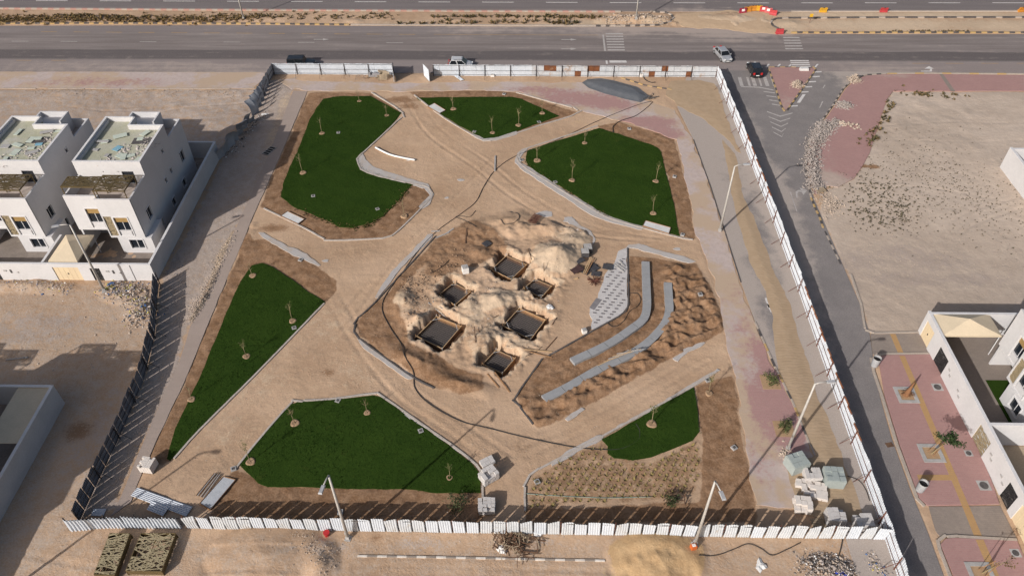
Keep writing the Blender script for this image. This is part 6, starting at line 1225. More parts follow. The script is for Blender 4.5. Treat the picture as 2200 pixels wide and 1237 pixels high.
ribbed('long ribbed metal sheet lying at the lower left fence corner', [(281, 1064), (296, 1046), (414, 1088), (400, 1109)], 6, .14, mat('blue white sheet', (.50, .52, .56), (.44, .46, .50), 1, .5)); ribbed('smaller ribbed metal sheet lying across the long one', [(315, 1094), (328, 1074), (364, 1089), (350, 1108)], 5, .22, MATS['blue white sheet']); ribbed('small pale sheet in the fence shadow at the corner', [(195, 1107), (202, 1092), (229, 1092), (222, 1108)], 5, .1, m_sheet); ribbed('pale panel lying behind the top fence', [(975, 163), (984, 162), (997, 172), (990, 174)], 4, .12, m_sheet)
for i in range(6): stick(['first', 'second', 'third', 'fourth', 'fifth', 'sixth'][i] + ' thin pole of the bundle beside the grey blue slab', (423 + 3 * i, 1066 + i), (462 + 2.4 * i, 1019 + i * .7), .07, (m_woodd, m_conc)[i % 2], 'pole', 'pole', .1 + .04 * (i % 3), group='poles bundled by the slab')
def screen(label, px, h):
    w = [P(a, b, h) for a, b in px]; o = w[3]; r = thing('lattice_screen', label, 'screen', (o.x, o.y, 0), 0, 'bronze lattice screens lying by the bottom fence'); l = [v - Vector((o.x, o.y, 0)) for v in w]; u = (l[2] - l[3]); v = (l[0] - l[3]); W, D = u.length, v.length
    for i in range(4): a, b = l[i], l[(i + 1) % 4]; MB().bar(a - Vector((0, 0, .1)), b - Vector((0, 0, .1)), .07, .22).build('frame', m_gold, r); MB().bar((a.x, a.y, -.05), (a.x, a.y, h - .2), .08, .08).build('leg', m_gold, r); MB().bar(a - Vector((0, 0, h / 2)), b - Vector((0, 0, h / 2)), .03, h * .75).build('side_plate', m_gold, r)
    lt = MB(); m2 = lattice(MB(), W, D, 0, 46, .07, random.Random(int(W * 100)), .025, 2.2); un, vn_ = u.normalized(), v.normalized(); lt.add([l[3] + un * x + vn_ * y + Vector((0, 0, z + .01)) for x, y, z in m2.v], m2.f); q = lt.build('lattice', mat('bronze lattice top', (.33, .275, .17), (.27, .22, .135), 2, .6), r); q['kind'] = 'stuff'
    MB().bar((l[0] + l[1]) / 2, (l[2] + l[3]) / 2, .06, .05).build('mid_bar', m_gold, r)
screen('bronze lattice screen box at the lower left, the narrow left one', [(236, 1145), (279, 1145), (246, 1234), (202, 1233)], .75); screen('bronze lattice screen box at the lower left, the wide right one', [(303, 1145), (377, 1145), (347, 1226), (270, 1225)], .75)
# ------------------------------------------------------------------ hoses and cables
m_hose = mat('black hose', (.03, .027, .027), (.05, .045, .04), 4, .7)
def hose(label, px, r, m=m_hose, name='hose', cat='hose', dz=None):
    c = smooth_path([(*p, 0) for p in PL(px)], 8); mb = MB(); pts = [Vector((v.x, v.y, max(gz(v.x, v.y), .0) + r)) for v in c]; mb.tube(pts, r, 5); return tag(mb.build(name, m, None, origin=pts[0], smooth=True), label, cat)
hose('long black hose from the tarp down past the footings to the bottom lawn', [(1400, 218), (1365, 228), (1290, 258), (1200, 300), (1110, 335), (1065, 365), (1040, 400), (1022, 434), (990, 460), (950, 488), (925, 510), (890, 550), (862, 590), (850, 605), (826, 640), (822, 670), (842, 710), (862, 740), (870, 770), (888, 800), (892, 835), (925, 870), (990, 905), (1050, 920), (1130, 940), (1230, 960), (1304, 966), (1340, 962), (1370, 945), (1374, 925), (1366, 910)], .045)
hose('second black hose from the tarp to the right-hand lawn', [(1402, 220), (1390, 232), (1365, 250), (1335, 260), (1318, 272), (1317, 285)], .06)
hose('thin cable looping over the paver patch', [(1348, 632), (1325, 645), (1303, 662), (1296, 680), (1305, 695), (1320, 702), (1340, 690), (1352, 670), (1368, 660), (1376, 645), (1370, 632), (1352, 630)], .035); hose('thin black pipe on the soil left of the footings', [(965, 560), (950, 575), (925, 590)], .04); hose('thin curved pipe above the footings', [(1022, 453), (1010, 466), (995, 465), (980, 465)], .035); hose('thin arched pipe by the path bend', [(978, 466), (1000, 475), (1012, 485), (1023, 494)], .035)
hose('thin pipe ring beside the sand heaps', [(1094, 457), (1112, 463), (1115, 475), (1103, 486), (1085, 488), (1076, 480)], .035); hose('thin cable in the sand right of the ochre heap', [(1500, 1195), (1540, 1192), (1575, 1180), (1607, 1168), (1635, 1178), (1658, 1192), (1690, 1180), (1720, 1165)], .035); hose('green thin line along the planted bed', [(1130, 1060), (1200, 1065), (1300, 1069), (1400, 1067)], .03, mat('green line', (.25, .33, .28), (.22, .30, .25), 3, .7), 'cord', 'cord'); hose('black hose by the top fence sump', [(1380, 162), (1386, 172), (1398, 178), (1408, 178)], .07); hose('short cable left of the terrace', [(1165, 745), (1150, 757), (1128, 768)], .03); hose('cable near the fence beside the pallets', [(1820, 1022), (1845, 1032), (1860, 1052), (1868, 1075)], .04); hose('dark cable below the right fence corner', [(1810, 1158), (1806, 1178), (1798, 1205)], .05)
o = hose('long white rolled sheet lying on the sand at the path bend', [(807, 319), (820, 326), (840, 335), (865, 341), (892, 346)], .16, m_wht, 'rolled_sheet', 'rolled sheet')
# ------------------------------------------------------------------ cars
def paint(name, c, rough=.25, metal=.0):
    m, nt, bs = _nt(name); n = n_noise(nt, n_pos(nt), 1.5, 4); nt.links.new(n_mix(nt, n_map(nt, n, .35, .75, 0, .35), c, (.34, .29, .25)) if sum(c) > .3 else n_mix(nt, n_map(nt, n, .4, .8, 0, .12), c, (.2, .17, .15)), bs.inputs['Base Color']); bs.inputs['Roughness'].default_value = rough; bs.inputs['Metallic'].default_value = metal; bs.inputs['Coat Weight'].default_value = .4; return m
m_tyre = mat('tyre rubber', (.02, .02, .02), (.03, .03, .03), 5, .9); m_rim = mat('alloy rim', (.45, .45, .46), (.36, .36, .37), 5, .35, metal=.6); m_cglass = plain_glass('car glass', (.010, .012, .014)); m_lampw = mat('headlamp', (.7, .7, .68), (.62, .62, .6), 8, .2); m_lampr = mat('tail lamp', (.42, .02, .02), (.34, .02, .02), 8, .3); m_plast = mat('black plastic', (.025, .025, .027), (.035, .035, .035), 5, .6)
def loft(mb, secs, cap=True):
    n = len(secs[0]); k = len(mb.v); mb.v += [tuple(p) for s in secs for p in s]
    for i in range(len(secs) - 1):
        for j in range(n): mb.f.append((k + i * n + j, k + i * n + (j + 1) % n, k + (i + 1) * n + (j + 1) % n, k + (i + 1) * n + j)); mb.mi.append(0)
    if cap: mb.f.append(tuple(k + j for j in range(n))[::-1]); mb.mi.append(0); mb.f.append(tuple(k + (len(secs) - 1) * n + j for j in range(n))); mb.mi.append(0)
def car(label, loc, rz, m, L=4.75, W=1.82, Hb=.78, Hr=1.45, cab=(-.36, -.23, .12, .27), hood=.86, trunk=.95, box=False, name='car', roofrail=False):
    """heading along +x; cab = rear base, rear roof, front roof, front base as fractions of the length"""
    r = thing(name, label, 'car', loc, rz, 'cars on the road'); hw = W / 2; zb = .24
    prof = [(-.5, .55, .80), (-.485, .78 * trunk, .90), (-.40, trunk, .97), (cab[0], trunk + .01, 1.0), (-.1, .93, 1.0), (cab[3], hood + .05, 1.0), (.40, hood - .06, .96), (.47, hood - .17, .88), (.5, .55, .72)]
    secs = []
    for x, zt, kw in prof:
        w = hw * kw; secs.append([(x * L, -w * .92, zb), (x * L, -w, zb + .14), (x * L, -w, zt - .16), (x * L, -w * .93, zt - .03), (x * L, -w * .6, zt + .01), (x * L, w * .6, zt + .01), (x * L, w * .93, zt - .03), (x * L, w, zt - .16), (x * L, w, zb + .14), (x * L, w * .92, zb)])
    b = MB(); loft(b, secs); b.build('body', m, r, smooth=False)
    zc = .90; a0, a1, a2, a3 = [q * L for q in cab]; wb, wt = hw * .94, hw * (.74 if not box else .84)
    base = [(a0, wb), (a3, wb)]; c = MB(); bt = [(a0, -wb, zc), (a3, -wb, zc), (a3, wb, zc), (a0, wb, zc)]; md = [(a1 - .02 * L * 0, -wt, Hr - .05), (a2, -wt, Hr - .05), (a2, wt, Hr - .05), (a1, wt, Hr - .05)]; tp = [(a1 + .1, -wt * .85, Hr), (a2 - .15, -wt * .85, Hr), (a2 - .15, wt * .85, Hr), (a1 + .1, wt * .85, Hr)]
    loft(c, [bt, md, tp]); c.build('cabin', m, r)
    def pane(q, name, k=.86, off=.012):
        q = [Vector(v) for v in q]; ce = sum(q, Vector()) / 4; n = (q[1] - q[0]).cross(q[2] - q[0]).normalized()
        if n.dot(ce - Vector(((a1 + a2) / 2, 0, 1.0))) < 0: n = -n
        v = [ce + (p - ce) * k + n * off for p in q]; MB().add(v + [p - n * .02 for p in v], [(0, 1, 2, 3), (7, 6, 5, 4), (0, 4, 5, 1), (1, 5, 6, 2), (2, 6, 7, 3), (3, 7, 4, 0)]).build(name, m_cglass, r)
    pane([bt[1], bt[2], md[2], md[1]], 'windscreen', .9); pane([bt[0], bt[3], md[3], md[0]], 'rear_window', .86)
    for s, (i, j) in ((-1, (0, 1)), (1, (3, 2))):
        mb_, mt_ = Vector(bt[i]).lerp(Vector(bt[j]), .5), Vector(md[i]).lerp(Vector(md[j]), .45); pane([bt[i], mb_, mt_, md[i]], 'side_window', .84); pane([mb_, bt[j], md[j], mt_], 'side_window', .84)
        MB().box((a3 - .25, s * (hw + .07), .98), (.16, .2, .13)).build('mirror', m, r)
        MB().box((L * .478, s * hw * .62, .66), (.14, .38, .14)).build('headlight', m_lampw, r); MB().box((-L * .49, s * hw * .66, .80 if not box else .9), (.12, .3, .2 if not box else .34)).build('taillight', m_lampr, r)
        for x in (.31, -.30):
            t = MB().tube([(x * L, s * (hw - .2), .335), (x * L, s * (hw + .015), .335)], .335, 16).build('wheel', m_tyre, r); MB().tube([(x * L, s * (hw + .005), .335), (x * L, s * (hw + .03), .335)], .21, 12).build('rim', m_rim, t)
    MB().box((L * .497, 0, .48), (.06, W * .55, .16)).build('grille', m_plast, r); MB().box((L * .505, 0, .42), (.04, .5, .12)).build('number_plate', m_lampw, r); MB().box((-L * .503, 0, .62), (.04, .5, .12)).build('number_plate', m_lampw, r); MB().box((0, 0, .25), (L * .8, W * .9, .1)).build('underbody', m_plast, r)
    if box: MB().box((-.05 * L, -wt * .9, Hr + .02), (L * .4, .04, .05)).build('roof_rail', m_plast, r); MB().box((-.05 * L, wt * .9, Hr + .02), (L * .4, .04, .05)).build('roof_rail', m_plast, r)
    return r
def wpos(px, py): p = P(px, py); return (p.x, p.y, .02)
fa, fb = P(1548.3, 132), P(1533.5, 117.5); hd = (fa - fb).normalized(); side = Vector((-hd.y, hd.x, 0)) * .9; cc = (fa + fb) / 2 + side
car('silver sedan turning across the main road', (cc.x, cc.y, .02), math.atan2(hd.y, hd.x) - .08, paint('silver paint', (.40, .41, .43), .3, .35))
fa, fb = P(1604.5, 148), P(1611, 165); hd = Vector((-.03, 1, 0)).normalized(); cc = fb + hd * 1.35 + Vector((hd.y, -hd.x, 0)) * .95
car('black hatchback with red tail lights entering from the side road', (cc.x, cc.y, .02), math.atan2(hd.y, hd.x), paint('black paint', (.008, .008, .010)), 4.5, 1.86, Hr=1.62, cab=(-.46, -.37, .10, .27), box=True)
p = P(650, 143.5, 0); car('black off-road car parked behind the left fence', (p.x, p.y - .15, .02), .01, paint('matt black paint', (.010, .011, .013), .35), 4.7, 1.9, Hr=1.82, cab=(-.485, -.465, .10, .18), hood=1.05, trunk=1.0, box=True)
p = P(990, 144.5, 0); car('white and silver car parked behind the top fence', (p.x, p.y - .1, .02), -.02, paint('pearl white paint', (.50, .50, .51), .3, .1), 4.1, 1.84, Hr=1.66, cab=(-.47, -.36, .08, .26), box=True)
# ------------------------------------------------------------------ road barriers
def barrier(label, px, py, rz, c, sign=False, tilt=0.):
    p = P(px, py); r = thing('road_barrier', label, 'barrier', (p.x, p.y, .0), rz, 'plastic road barriers'); L, t = 1.35, MB(); sec = [(-.28, 0), (.28, 0), (.28, .2), (.13, .42), (.09, .95), (-.09, .95), (-.13, .42), (-.28, .2)]
    loft(t, [[(x, a, b) for a, b in sec] for x in (-L / 2, -L / 2 + .04, L / 2 - .04, L / 2)]); t.build('body', mat('barrier ' + c, *{'red': ((.42, .045, .05), (.34, .04, .045)), 'dark red': ((.28, .025, .05), (.22, .02, .04)), 'orange': ((.50, .20, .025), (.42, .17, .03)), 'yellow': ((.56, .30, .02), (.48, .27, .03)), 'pink': ((.45, .10, .10), (.38, .09, .09))}[c], 2, .5), r)
    MB().box((0, 0, .97), (.3, .12, .05)).build('filler_cap', m_plast, r)
    if sign: MB().box((0, -.17, .62), (.6, .02, .42), rot=Matrix.Rotation(R_(-6), 3, 'X')).build('sign_plate', m_wht, r)
    r.rotation_euler.x = tilt
for i, (x, y, a, c, s) in enumerate(((1595, 28.5, 14, 'dark red', True), (1605.5, 25.5, 14, 'orange', False), (1616.5, 23.5, 8, 'orange', False), (1628, 23, 0, 'yellow', False), (1639.5, 25, -8, 'red', True), (1650, 28, -14, 'pink', True), (1660, 32.5, -20, 'red', False))):
    barrier(['dark red barrier at the left end of the curved row', 'first orange barrier of the curved row', 'second orange barrier of the curved row', 'yellow barrier in the middle of the curved row', 'red barrier with a white plate, right of the yellow one', 'pinkish barrier with a white plate', 'red barrier at the right end of the curved row'][i], x, y, R_(a), c, s)
barrier('single yellow barrier on the far kerb', 1767, 26, 0, 'yellow', tilt=.35); barrier('single red barrier on the far kerb', 1897, 26, 0, 'red', tilt=.35); barrier('orange barrier at the right picture edge', 2193, 25, .2, 'orange', tilt=.3); barrier('single red barrier at the end of the sandy median', 1674, 73, .05, 'red')
p = G3(1739, 50); r = thing('road_sign', 'small yellow square sign on a post in the sandy median', 'sign', p); MB().tube([(0, 0, -.2), (0, 0, 1.6)], .035).build('post', m_rpost, r); MB().box((0, -.04, 1.45), (.6, .03, .6)).build('plate', mat('sign yellow', (.56, .32, .02), (.5, .3, .03), 3, .5), r)
p = G3(690, 1150); r = thing('barrel', 'small red plastic bin by the bottom fence', 'bin', P(703, 1149)); MB().tube([(0, 0, -.02), (0, 0, .5)], [.22, .27], 12).build('body', mat('red plastic', (.40, .02, .025), (.32, .02, .02), 3, .4), r); MB().tube([(0, 0, .48), (0, 0, .53)], .285, 12).build('rim', MATS['red plastic'], r)
p = G3(1488, 1180); r = thing('safety_box', 'small orange and white box at the foot of the lamp', 'box', p, .3); MB().box((0, 0, .25), (.5, .4, .5)).build('body', mat('orange plastic', (.55, .13, .03), (.48, .11, .03), 3, .5), r); MB().box((0, 0, .52), (.3, .25, .06)).build('lid', m_wht, r)
# ------------------------------------------------------------------ lower right street furniture
def bin_(label, px, py, rz):
    p = P(px, py); r = thing('litter_bin', label, 'litter bin', (p.x, p.y, .13), rz, 'litter bins'); r.scale = (1.25, 1.25, 1.2); mb = MB(); n = 16
    mb.tube([(0, 0, 0), (0, 0, .08), (0, 0, 1.0)], [.26, .30, .33], n, cap=False); mb.build('body', m_head, r, smooth=True); MB().tube([(0, 0, .01), (0, 0, .05)], .26, n).build('floor', m_dark, r); MB().tube([(0, 0, 1.0), (0, 0, 1.05)], .35, n, cap=False).build('rim', m_conc, r); MB().tube([(0, 0, .8), (0, 0, .82)], .31, n).build('liner', m_bitum, r)
bin_('grey litter bin by the upper kerb of the pink pavement', 1877, 787, 0); bin_('grey litter bin by the lower kerb of the pink pavement', 1974, 1054, 0)
def pit(label, px, py, s=1.0):
    p = P(px, py, .13); r = thing('tree_pit', label, 'tree pit', (p.x, p.y, .13)); o_, i_ = 1.05 * s, .68 * s
    for a in range(4): c, q = math.cos(a * 1.5708), math.sin(a * 1.5708); MB().box((c * (o_ + i_) / 2, q * (o_ + i_) / 2, .02), (o_ - i_ if a % 2 == 0 else 2 * o_, 2 * i_ if a % 2 == 0 else o_ - i_, .06)).build('border', m_conc, r)
    MB().box((0, 0, -.01), (2 * i_, 2 * i_, .03)).build('soil', MATS['pit soil'], r)
pit('square tree pit with a dry stump on the pink pavement', 1947, 848); pit('square tree pit with the leafy tree on the pink pavement', 2001, 973); pit('square tree pit at the lower right corner', 2108, 1232)
m_dry = mat('dry palm fibre', (.22, .105, .05), (.16, .08, .04), 4, .95)
p = P(1946, 849, .13); r = thing('palm_stump', 'dry brown palm stump in the upper tree pit', 'tree', p); t = MB(); t.tube([(0, 0, -.05), (.06, .05, .5), (.2, .12, 1.3), (.28, .16, 1.9)], [.3, .24, .12, .04], 8); t.build('trunk', m_dry, r); t = MB()
for i in range(34): a = rg.uniform(0, 6.28); L = rg.uniform(.35, .8); t.bar((.1, .06, rg.uniform(.1, .9)), (.1 + L * math.cos(a), .06 + L * math.sin(a), rg.uniform(.02, .3)), .06, .02)
t.build('crown', m_dry, r)
def young_tree(label, px, py, top, leaves, m, n):
    p = P(px, py, .13); r = thing('young_tree', label, 'tree', p, 0); t = MB(); e = Vector(top); t.tube([(0, 0, -.1), e * .5 + Vector((0, 0, .2)), e], [.05, .04, .025], 6); l = MB(); rr = random.Random(px)
    for i in range(8):
        d = Vector((rr.gauss(0, .55), rr.gauss(0, .55), rr.uniform(-.1, .6))); t.tube([e, e + d], [.02, .01], 4)
        for k in range(n):
            c = e + d * rr.uniform(.4, 1.1) + Vector((rr.gauss(0, .17), rr.gauss(0, .17), rr.gauss(0, .15))); s = rr.uniform(.07, .14); u = Vector((rr.gauss(0, 1), rr.gauss(0, 1), rr.gauss(0, .6))).normalized() * s; w = Vector((rr.gauss(0, 1), rr.gauss(0, 1), rr.gauss(0, .6))).normalized() * s * .7; l.add([c - u, c - w, c + u, c + w], [(0, 1, 2, 3)])
    t.build('trunk', m_bark, r); l.build('crown', m, r)
    for a, b in ((.35, .1), (-.2, .3), (.1, -.3)): MB().bar((a, b, -.05), (a * .5 + e.x * .45, b * .5 + e.y * .45, e.z * .8), .05, .05).build('stake', m_wood, r)
m_tleaf = mat('tree leaves', (.022, .040, .012), (.045, .07, .02), 5, .7)
young_tree('leaning young tree with a dark green crown on the pink pavement', 2000, 974, (.85, -.25, 2.6), 0, m_tleaf, 95); young_tree('bare leaning young tree at the lower right corner', 2110, 1230, (.5, -.5, 2.9), 0, m_leafs[1], 6)
for lab, x, y, s in (('round manhole beside the white wall, upper', 2014, 831, 1.0), ('small round manhole on the pink pavement', 2081, 973, .7), ('round manhole beside the white wall, lower', 2114, 1042, 1.1), ('round manhole at the lower right corner', 2182, 1187, .8)):
    p = P(x, y, .14); r = thing('manhole', lab, 'manhole', (p.x, p.y, .137)); MB().box((0, 0, .0), (1.0 * s, .95 * s, .02)).build('frame', m_conc, r); MB().disc((0, 0), .36 * s, .0, .025, 18).build('cover', m_dark, r)
p = P(1911, 955, .02); tag(MB().box((0, 0, .0), (.7, .5, .03)).build('drain_grate', m_woodd, None, loc=(p.x, p.y, .03), rz=.2), 'rusty drain grate in the side road', 'drain')
p = P(579, 325); r = thing('drain_pit', 'open dark drain pit with crossbars in the left walkway', 'drain', (p.x, p.y, .07), R_(-22)); MB().box((0, 0, 0), (1.0, 2.2, .03)).build('opening', m_bitum, r)  # opening is a flat black plate: the shade inside the pit is painted
for i in range(5): MB().box((0, -1.0 + .5 * i, .03), (1.0, .07, .05)).build('crossbar', m_conc, r)
for s in (-1, 1): MB().box((.5 * s, 0, .031), (.07, 2.15, .05)).build('side_bar', m_conc, r)
# ------------------------------------------------------------------ rubble, stones, litter
m_rock = mat('grey rubble stone', (.33, .285, .26), (.26, .222, .20), 2.0, .95, c=(.17, .145, .13), cs=2.0); m_rockp = mat('pale rubble stone', (.42, .34, .275), (.36, .285, .225), 2.0, .95)
def heap(label, pts, n, s0, s1, m, hgt=.3, sp=.6, cat='stones', name='stone_heap', dz=-9., mats=None):
    w = [P(*q) for q in pts]; mb = MB(); rr = random.Random(len(label) * 13 + n)
    for i in range(n):
        k = rr.uniform(0, len(w) - 1); j = min(int(k), len(w) - 2) if len(w) > 1 else 0; c = w[j].lerp(w[j + 1], k - j) if len(w) > 1 else w[0]
        dx, dy = rr.gauss(0, sp), rr.gauss(0, sp); x, y = c.x + dx, c.y + dy; f = math.exp(-(dx * dx + dy * dy) / (2 * sp * sp)); s = rr.uniform(s0, s1) * (1 if rr.random() < .9 else 1.7)
        zg = max(gzm(x, y), dz)
        if gzm(x, y) < -.35 and dz < -1: continue
        mb.rock((x, y, zg + f * hgt * rr.random()), s * .56, rr, m=rr.randrange(len(mats)) if mats else 0)
    o = mb.build(name, mats or m, None, origin=(w[0].x, w[0].y, 0)); return tag(o, label, cat, kind='stuff')
heap('long heap of grey rubble along the curved kerb', [(1775, 268), (1762, 285), (1750, 310), (1745, 345), (1747, 380), (1755, 410)], 2600, .10, .26, m_rock, .65, .62, dz=.12)
heap('grey rubble spilling towards the pink pavement', [(1795, 262), (1770, 285), (1760, 300)], 900, .10, .24, m_rock, .5, .5, dz=.12); heap('row of large pale stones on the pink pavement', [(1800, 266), (1840, 273)], 60, .22, .42, m_rockp, .3, .35, dz=.12); heap('round heap of grey rubble on the pink pavement', [(1806, 228), (1818, 228)], 800, .10, .24, m_rock, .6, .5, dz=.12)
heap('broken rubble and rubbish below the corner pavement', [(1760, 415), (1775, 430), (1790, 440), (1775, 460)], 520, .08, .22, m_rockp, .25, .9); heap('pale pile of stones on the traffic island', [(1711, 188), (1713, 182)], 420, .12, .26, m_rockp, .9, .42, dz=.13); heap('squared pile of pale stones at the pavement corner', [(1836, 176), (1836, 172)], 420, .12, .24, m_rockp, 1.1, .45, dz=.12)
heap('white stones at the foot of the lamp by the pallets', [(1688, 970), (1690, 985)], 110, .12, .28, m_rockp, .35, .45)
heap('long strip of pale rubble beside the left walkway', [(505, 500), (480, 550), (460, 600), (440, 640), (410, 690)], 1600, .04, .14, m_rockp, .25, .55); heap('scattered grey rubble along the villa side wall', [(470, 350), (440, 430), (400, 520), (365, 590)], 700, .05, .16, m_rock, .1, .9)
lit = [m_rockp, m_rock, m_rockp, m_rock, m_rockp, m_rock, m_rockp, m_rock, m_rock, m_rockp, m_rock, m_wht, mat('litter yellow', (.48, .40, .12), (.42, .35, .1), 3, .7), mat('litter blue', (.05, .10, .22), (.06, .12, .25), 3, .6), m_dark]
heap('heap of mixed rubble and rubbish beside the villa wall corner', [(235, 622), (270, 625), (300, 640), (310, 670), (295, 685)], 1100, .07, .22, None, .3, .9, 'rubble', 'rubble', mats=lit); heap('thin scatter of rubbish along the villa front wall', [(0, 610), (100, 615), (150, 620)], 320, .06, .18, None, .1, .7, 'rubble', 'rubble', mats=lit)
heap('mixed rubbish heap at the bottom edge of the picture, right', [(1730, 1222), (1770, 1212), (1800, 1220), (1825, 1228)], 1100, .06, .20, None, .6, .6, 'rubble', 'rubble', mats=[m_rock, m_rockp, m_rock, m_dark, m_rock, m_rockp, m_rock, m_dark, m_rock, m_wht, m_rock, m_rockp, m_dark]); heap('rubble and rubbish at the foot of the right fence end', [(1865, 1190), (1885, 1215), (1905, 1232)], 320, .06, .2, None, .2, .55, 'rubble', 'rubble', mats=lit)
heap('small stones along the top fence', [(740, 164), (790, 166), (770, 170)], 120, .06, .18, None, .1, .5, 'rubble', 'rubble', mats=[m_dark, m_rockp, m_wood]); heap('rubbish below the collapsed fence', [(490, 335), (520, 300), (548, 262), (568, 245)], 360, .06, .2, None, .2, .6, 'rubble', 'rubble', mats=[m_dark, m_rockp, m_rock, m_wht]); heap('clods of earth around the footing pits', [(905, 670), (940, 640), (1000, 640), (1060, 610), (1060, 690), (1000, 730), (1120, 660), (1130, 735), (1190, 600), (1180, 520), (1230, 500)], 900, .04, .14, m_rockp, .06, 1.2, 'clods', 'clods'); heap('dark clods on the spoil left of the footings', [(870, 620), (905, 600), (885, 690), (930, 600), (1000, 545)], 420, .05, .2, mat('earth clod', (.24, .15, .095), (.30, .20, .13), 3, .95), .15, .8, 'clods', 'clods')
heap('small stones strewn over the sand below the fence', [(560, 1150), (900, 1150), (1200, 1160)], 380, .03, .10, m_rockp, .05, 1.6); heap('stones at the edge of the low sand plateau', [(640, 1160), (690, 1190), (700, 1230)], 260, .04, .11, m_rockp, .1, .6); heap('stones and clods on the median by the rounded kerb end', [(1300, 47), (1350, 45), (1430, 44)], 420, .10, .34, m_rockp, .3, 1.1); heap('clods along the lot edge left of the site', [(60, 196), (250, 198), (420, 195), (520, 205)], 420, .05, .2, mat('lot clod', (.36, .27, .20), (.30, .22, .16), 3, .95), .1, 1.0, 'clods', 'clods'); heap('pebbles scattered on the vacant lot', [(1900, 240), (2150, 300), (2000, 450), (1900, 600), (2150, 600)], 500, .04, .13, m_rockp, .02, 7); heap('pebbles scattered on the sandy street', [(40, 690), (200, 760), (100, 800), (250, 700)], 220, .04, .14, m_rockp, .02, 3.5); heap('footprint clods scattered over the sand paths', [(450, 940), (600, 800), (740, 660), (900, 880), (1100, 950), (1300, 880), (1050, 380), (1200, 460), (1450, 530)], 1400, .025, .075, m_rockp, .02, 2.2, 'clods', 'clods')
# wood and scrap pile
mb = MB()
for i in range(130):
    a = rg.uniform(0, 6.28); c = (rg.gauss(0, .75), rg.gauss(0, .5)); L = rg.uniform(.4, 1.2); mb.bar((c[0], c[1], rg.uniform(.02, .7)), (c[0] + L * math.cos(a), c[1] + L * math.sin(a), rg.uniform(.02, .7)), .06, .05, m=rg.randrange(2))
tag(mb.build('wood_pile', [m_woodd, m_pal], None, loc=G3(1103, 1166)), 'tangled pile of grey branches and scrap wood below the bottom fence', 'wood pile', kind='stuff')
r = thing('scrap_frame', 'dark metal frame lying beside the scrap wood pile', 'frame', G3(1118, 1185, .15))
for a, b in (((0, 0, 0), (1.5, -.1, .0)), ((1.5, -.1, 0), (1.45, 1.3, .05)), ((1.4, 1.3, .05), (.1, 1.0, .1)), ((.1, 1.0, .1), (0, 0, 0))): MB().bar(a, b, .09, .09).build('frame_bar', m_woodd, r)
for lab, x, y, s, m in (('white torn bag on the scrap wood pile', 1076, 1178, .5, m_wht), ('second white bag below the scrap wood pile', 1082, 1186, .4, m_wht), ('white rag hanging on the bottom fence', 1153, 1148, .35, m_wht), ('pale broken board pair in the sand at the lower right', 1632, 1214, .55, m_slabw), ('small blue litter piece by the right fence end', 1884, 1213, .3, MATS['litter blue']), ('royal blue bag at the bottom edge of the right rubbish heap', 1808, 1234, .5, mat('litter royal blue', (.02, .04, .30), (.02, .05, .34), 3, .5)), ('large white bag behind the collapsed fence', 568, 247, .6, m_wht), ('white cement heap at the large right footing', 1180, 664, .5, m_wht), ('yellow bag in the rubbish by the villa wall', 236, 620, .4, MATS['litter yellow']), ('dark blue bag in the rubbish by the villa wall', 240, 612, .45, MATS['litter blue'])):
    mb = MB(); rr = random.Random(x)
    for i in range(5): mb.rock((rr.gauss(0, .3 * s), rr.gauss(0, .3 * s), .1 * s), s * rr.uniform(.4, .7), rr, flat=.45)
    tag(mb.build('bag', m, None, loc=G3(x, y)), lab, 'bag' if 'bag' in lab else 'litter')
tag(MB().tube([(0, 0, .1), (2.2, .35, .1)], .09, 8).build('pipe', m_conc, None, loc=G3(14, 774)), 'pale pipe lying in the shade of the sandy street', 'pipe')
# ------------------------------------------------------------------ scrub
def scrub(label, pts, n, s0, s1, m, sp, cat='scrub', squash=1.):
    w = [P(*q) for q in pts]; mb = MB(); rr = random.Random(n + len(label))
    for i in range(n):
        k = rr.uniform(0, len(w) - 1); j = min(int(k), len(w) - 2); c = w[j].lerp(w[j + 1], k - j); x, y = c.x + rr.gauss(0, sp), c.y + rr.gauss(0, sp * squash); z = gz(x, y); s = rr.uniform(s0, s1)
        for q in range(14):
            a = rr.uniform(0, 6.28); b = rr.uniform(.2, 1.4); d = Vector((math.cos(a) * math.cos(b), math.sin(a) * math.cos(b), math.sin(b))) * s * rr.uniform(.5, 1.2); t = Vector((-math.sin(a), math.cos(a), rr.uniform(-.4, .4))) * s * .22; o0 = Vector((x, y, z - .02)) + d * .25; mb.add([o0 - t * .5, o0 + t * .5, o0 + d + t, o0 + d - t], [(0, 1, 2, 3)], m=q % 2)
    return tag(mb.build('scrub', m, None, origin=(w[0].x, w[0].y, 0)), label, cat, kind='stuff')
m_sc = [mat('olive scrub', (.060, .055, .026), (.095, .085, .04), 4, .9), mat('dry scrub', (.19, .125, .055), (.15, .10, .045), 4, .9)]; m_dr = [m_sc[1], mat('golden dry grass', (.27, .18, .075), (.23, .15, .06), 4, .9)]; m_dk2 = [m_sc[0], mat('dark scrub twigs', (.10, .085, .06), (.13, .105, .075), 4, .9)]
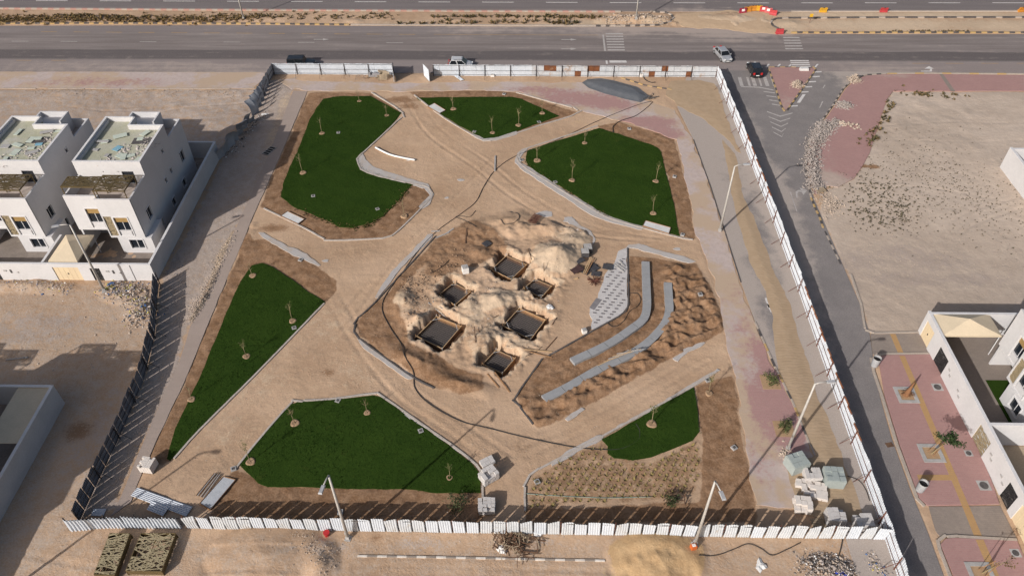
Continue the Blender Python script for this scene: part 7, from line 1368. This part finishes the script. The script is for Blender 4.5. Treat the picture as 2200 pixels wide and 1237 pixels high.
scrub('dry brown scrub along the left median', [(-20, 48), (120, 38), (200, 40), (330, 42), (480, 38), (640, 38), (850, 37)], 420, .12, .4, [m_sc[0], m_dr[0]], 1.5, squash=.55); scrub('golden dry grass along the left median', [(-20, 42), (100, 44), (200, 42), (400, 44), (560, 40)], 900, .12, .34, m_dr, 1.7, squash=.55); scrub('dark bushes along the middle of the median', [(920, 37), (1060, 37), (1200, 37), (1290, 38)], 220, .12, .4, [m_sc[0], m_dr[0]], 1.1, squash=.3); scrub('scattered bushes at the foot of the median', [(880, 52), (1000, 50), (1180, 50), (1230, 51)], 70, .2, .6, m_sc, 2.0, squash=.2)
scrub('dense dark scrub on the vacant lot beside the corner pavement', [(1830, 385), (1845, 410), (1850, 440), (1870, 470), (1920, 445), (1950, 455), (1900, 400), (1860, 390)], 420, .06, .19, m_dk2, 1.8); scrub('fine dark scrub scattered over the vacant lot', [(1900, 350), (1960, 380), (2020, 400), (2080, 430), (2120, 480), (2060, 380), (1990, 350)], 900, .05, .13, m_dk2, 5.0); scrub('scrub below the dense clump on the vacant lot', [(1860, 480), (1890, 470), (1940, 480), (1950, 460)], 140, .06, .15, m_dk2, 1.6); scrub('olive bushes along the edge of the pink corner pavement', [(1913, 220), (1905, 245), (1880, 285), (1872, 300), (1860, 320)], 40, .2, .55, m_sc, .5); scrub('small bushes along the upper edge of the vacant lot', [(1930, 202), (1980, 202), (2080, 210)], 40, .15, .4, m_sc, .6); scrub('weeds along the right median kerb', [(1905, 68.5), (2000, 68.5), (2080, 68.5)], 60, .12, .3, m_sc, .5, squash=.3); scrub('dry weeds along the lawn edges', [(640, 450), (700, 475), (760, 492), (800, 482), (850, 440), (880, 400)], 160, .08, .2, [m_sc[1], m_lawn], .25); scrub('weeds along the left edge of the right-hand lawn', [(1130, 350), (1180, 386), (1280, 452), (1310, 468)], 200, .06, .16, [m_sc[1], m_lawn], .2)

p = P(1727, 151, .13); tag(MB().box((0, 0, .2), (1.5, .6, .45), taper=.9).build('concrete_barrier', m_slabw, None, loc=(p.x, p.y, .13)), 'pale concrete block at the top of the traffic island', 'concrete block')
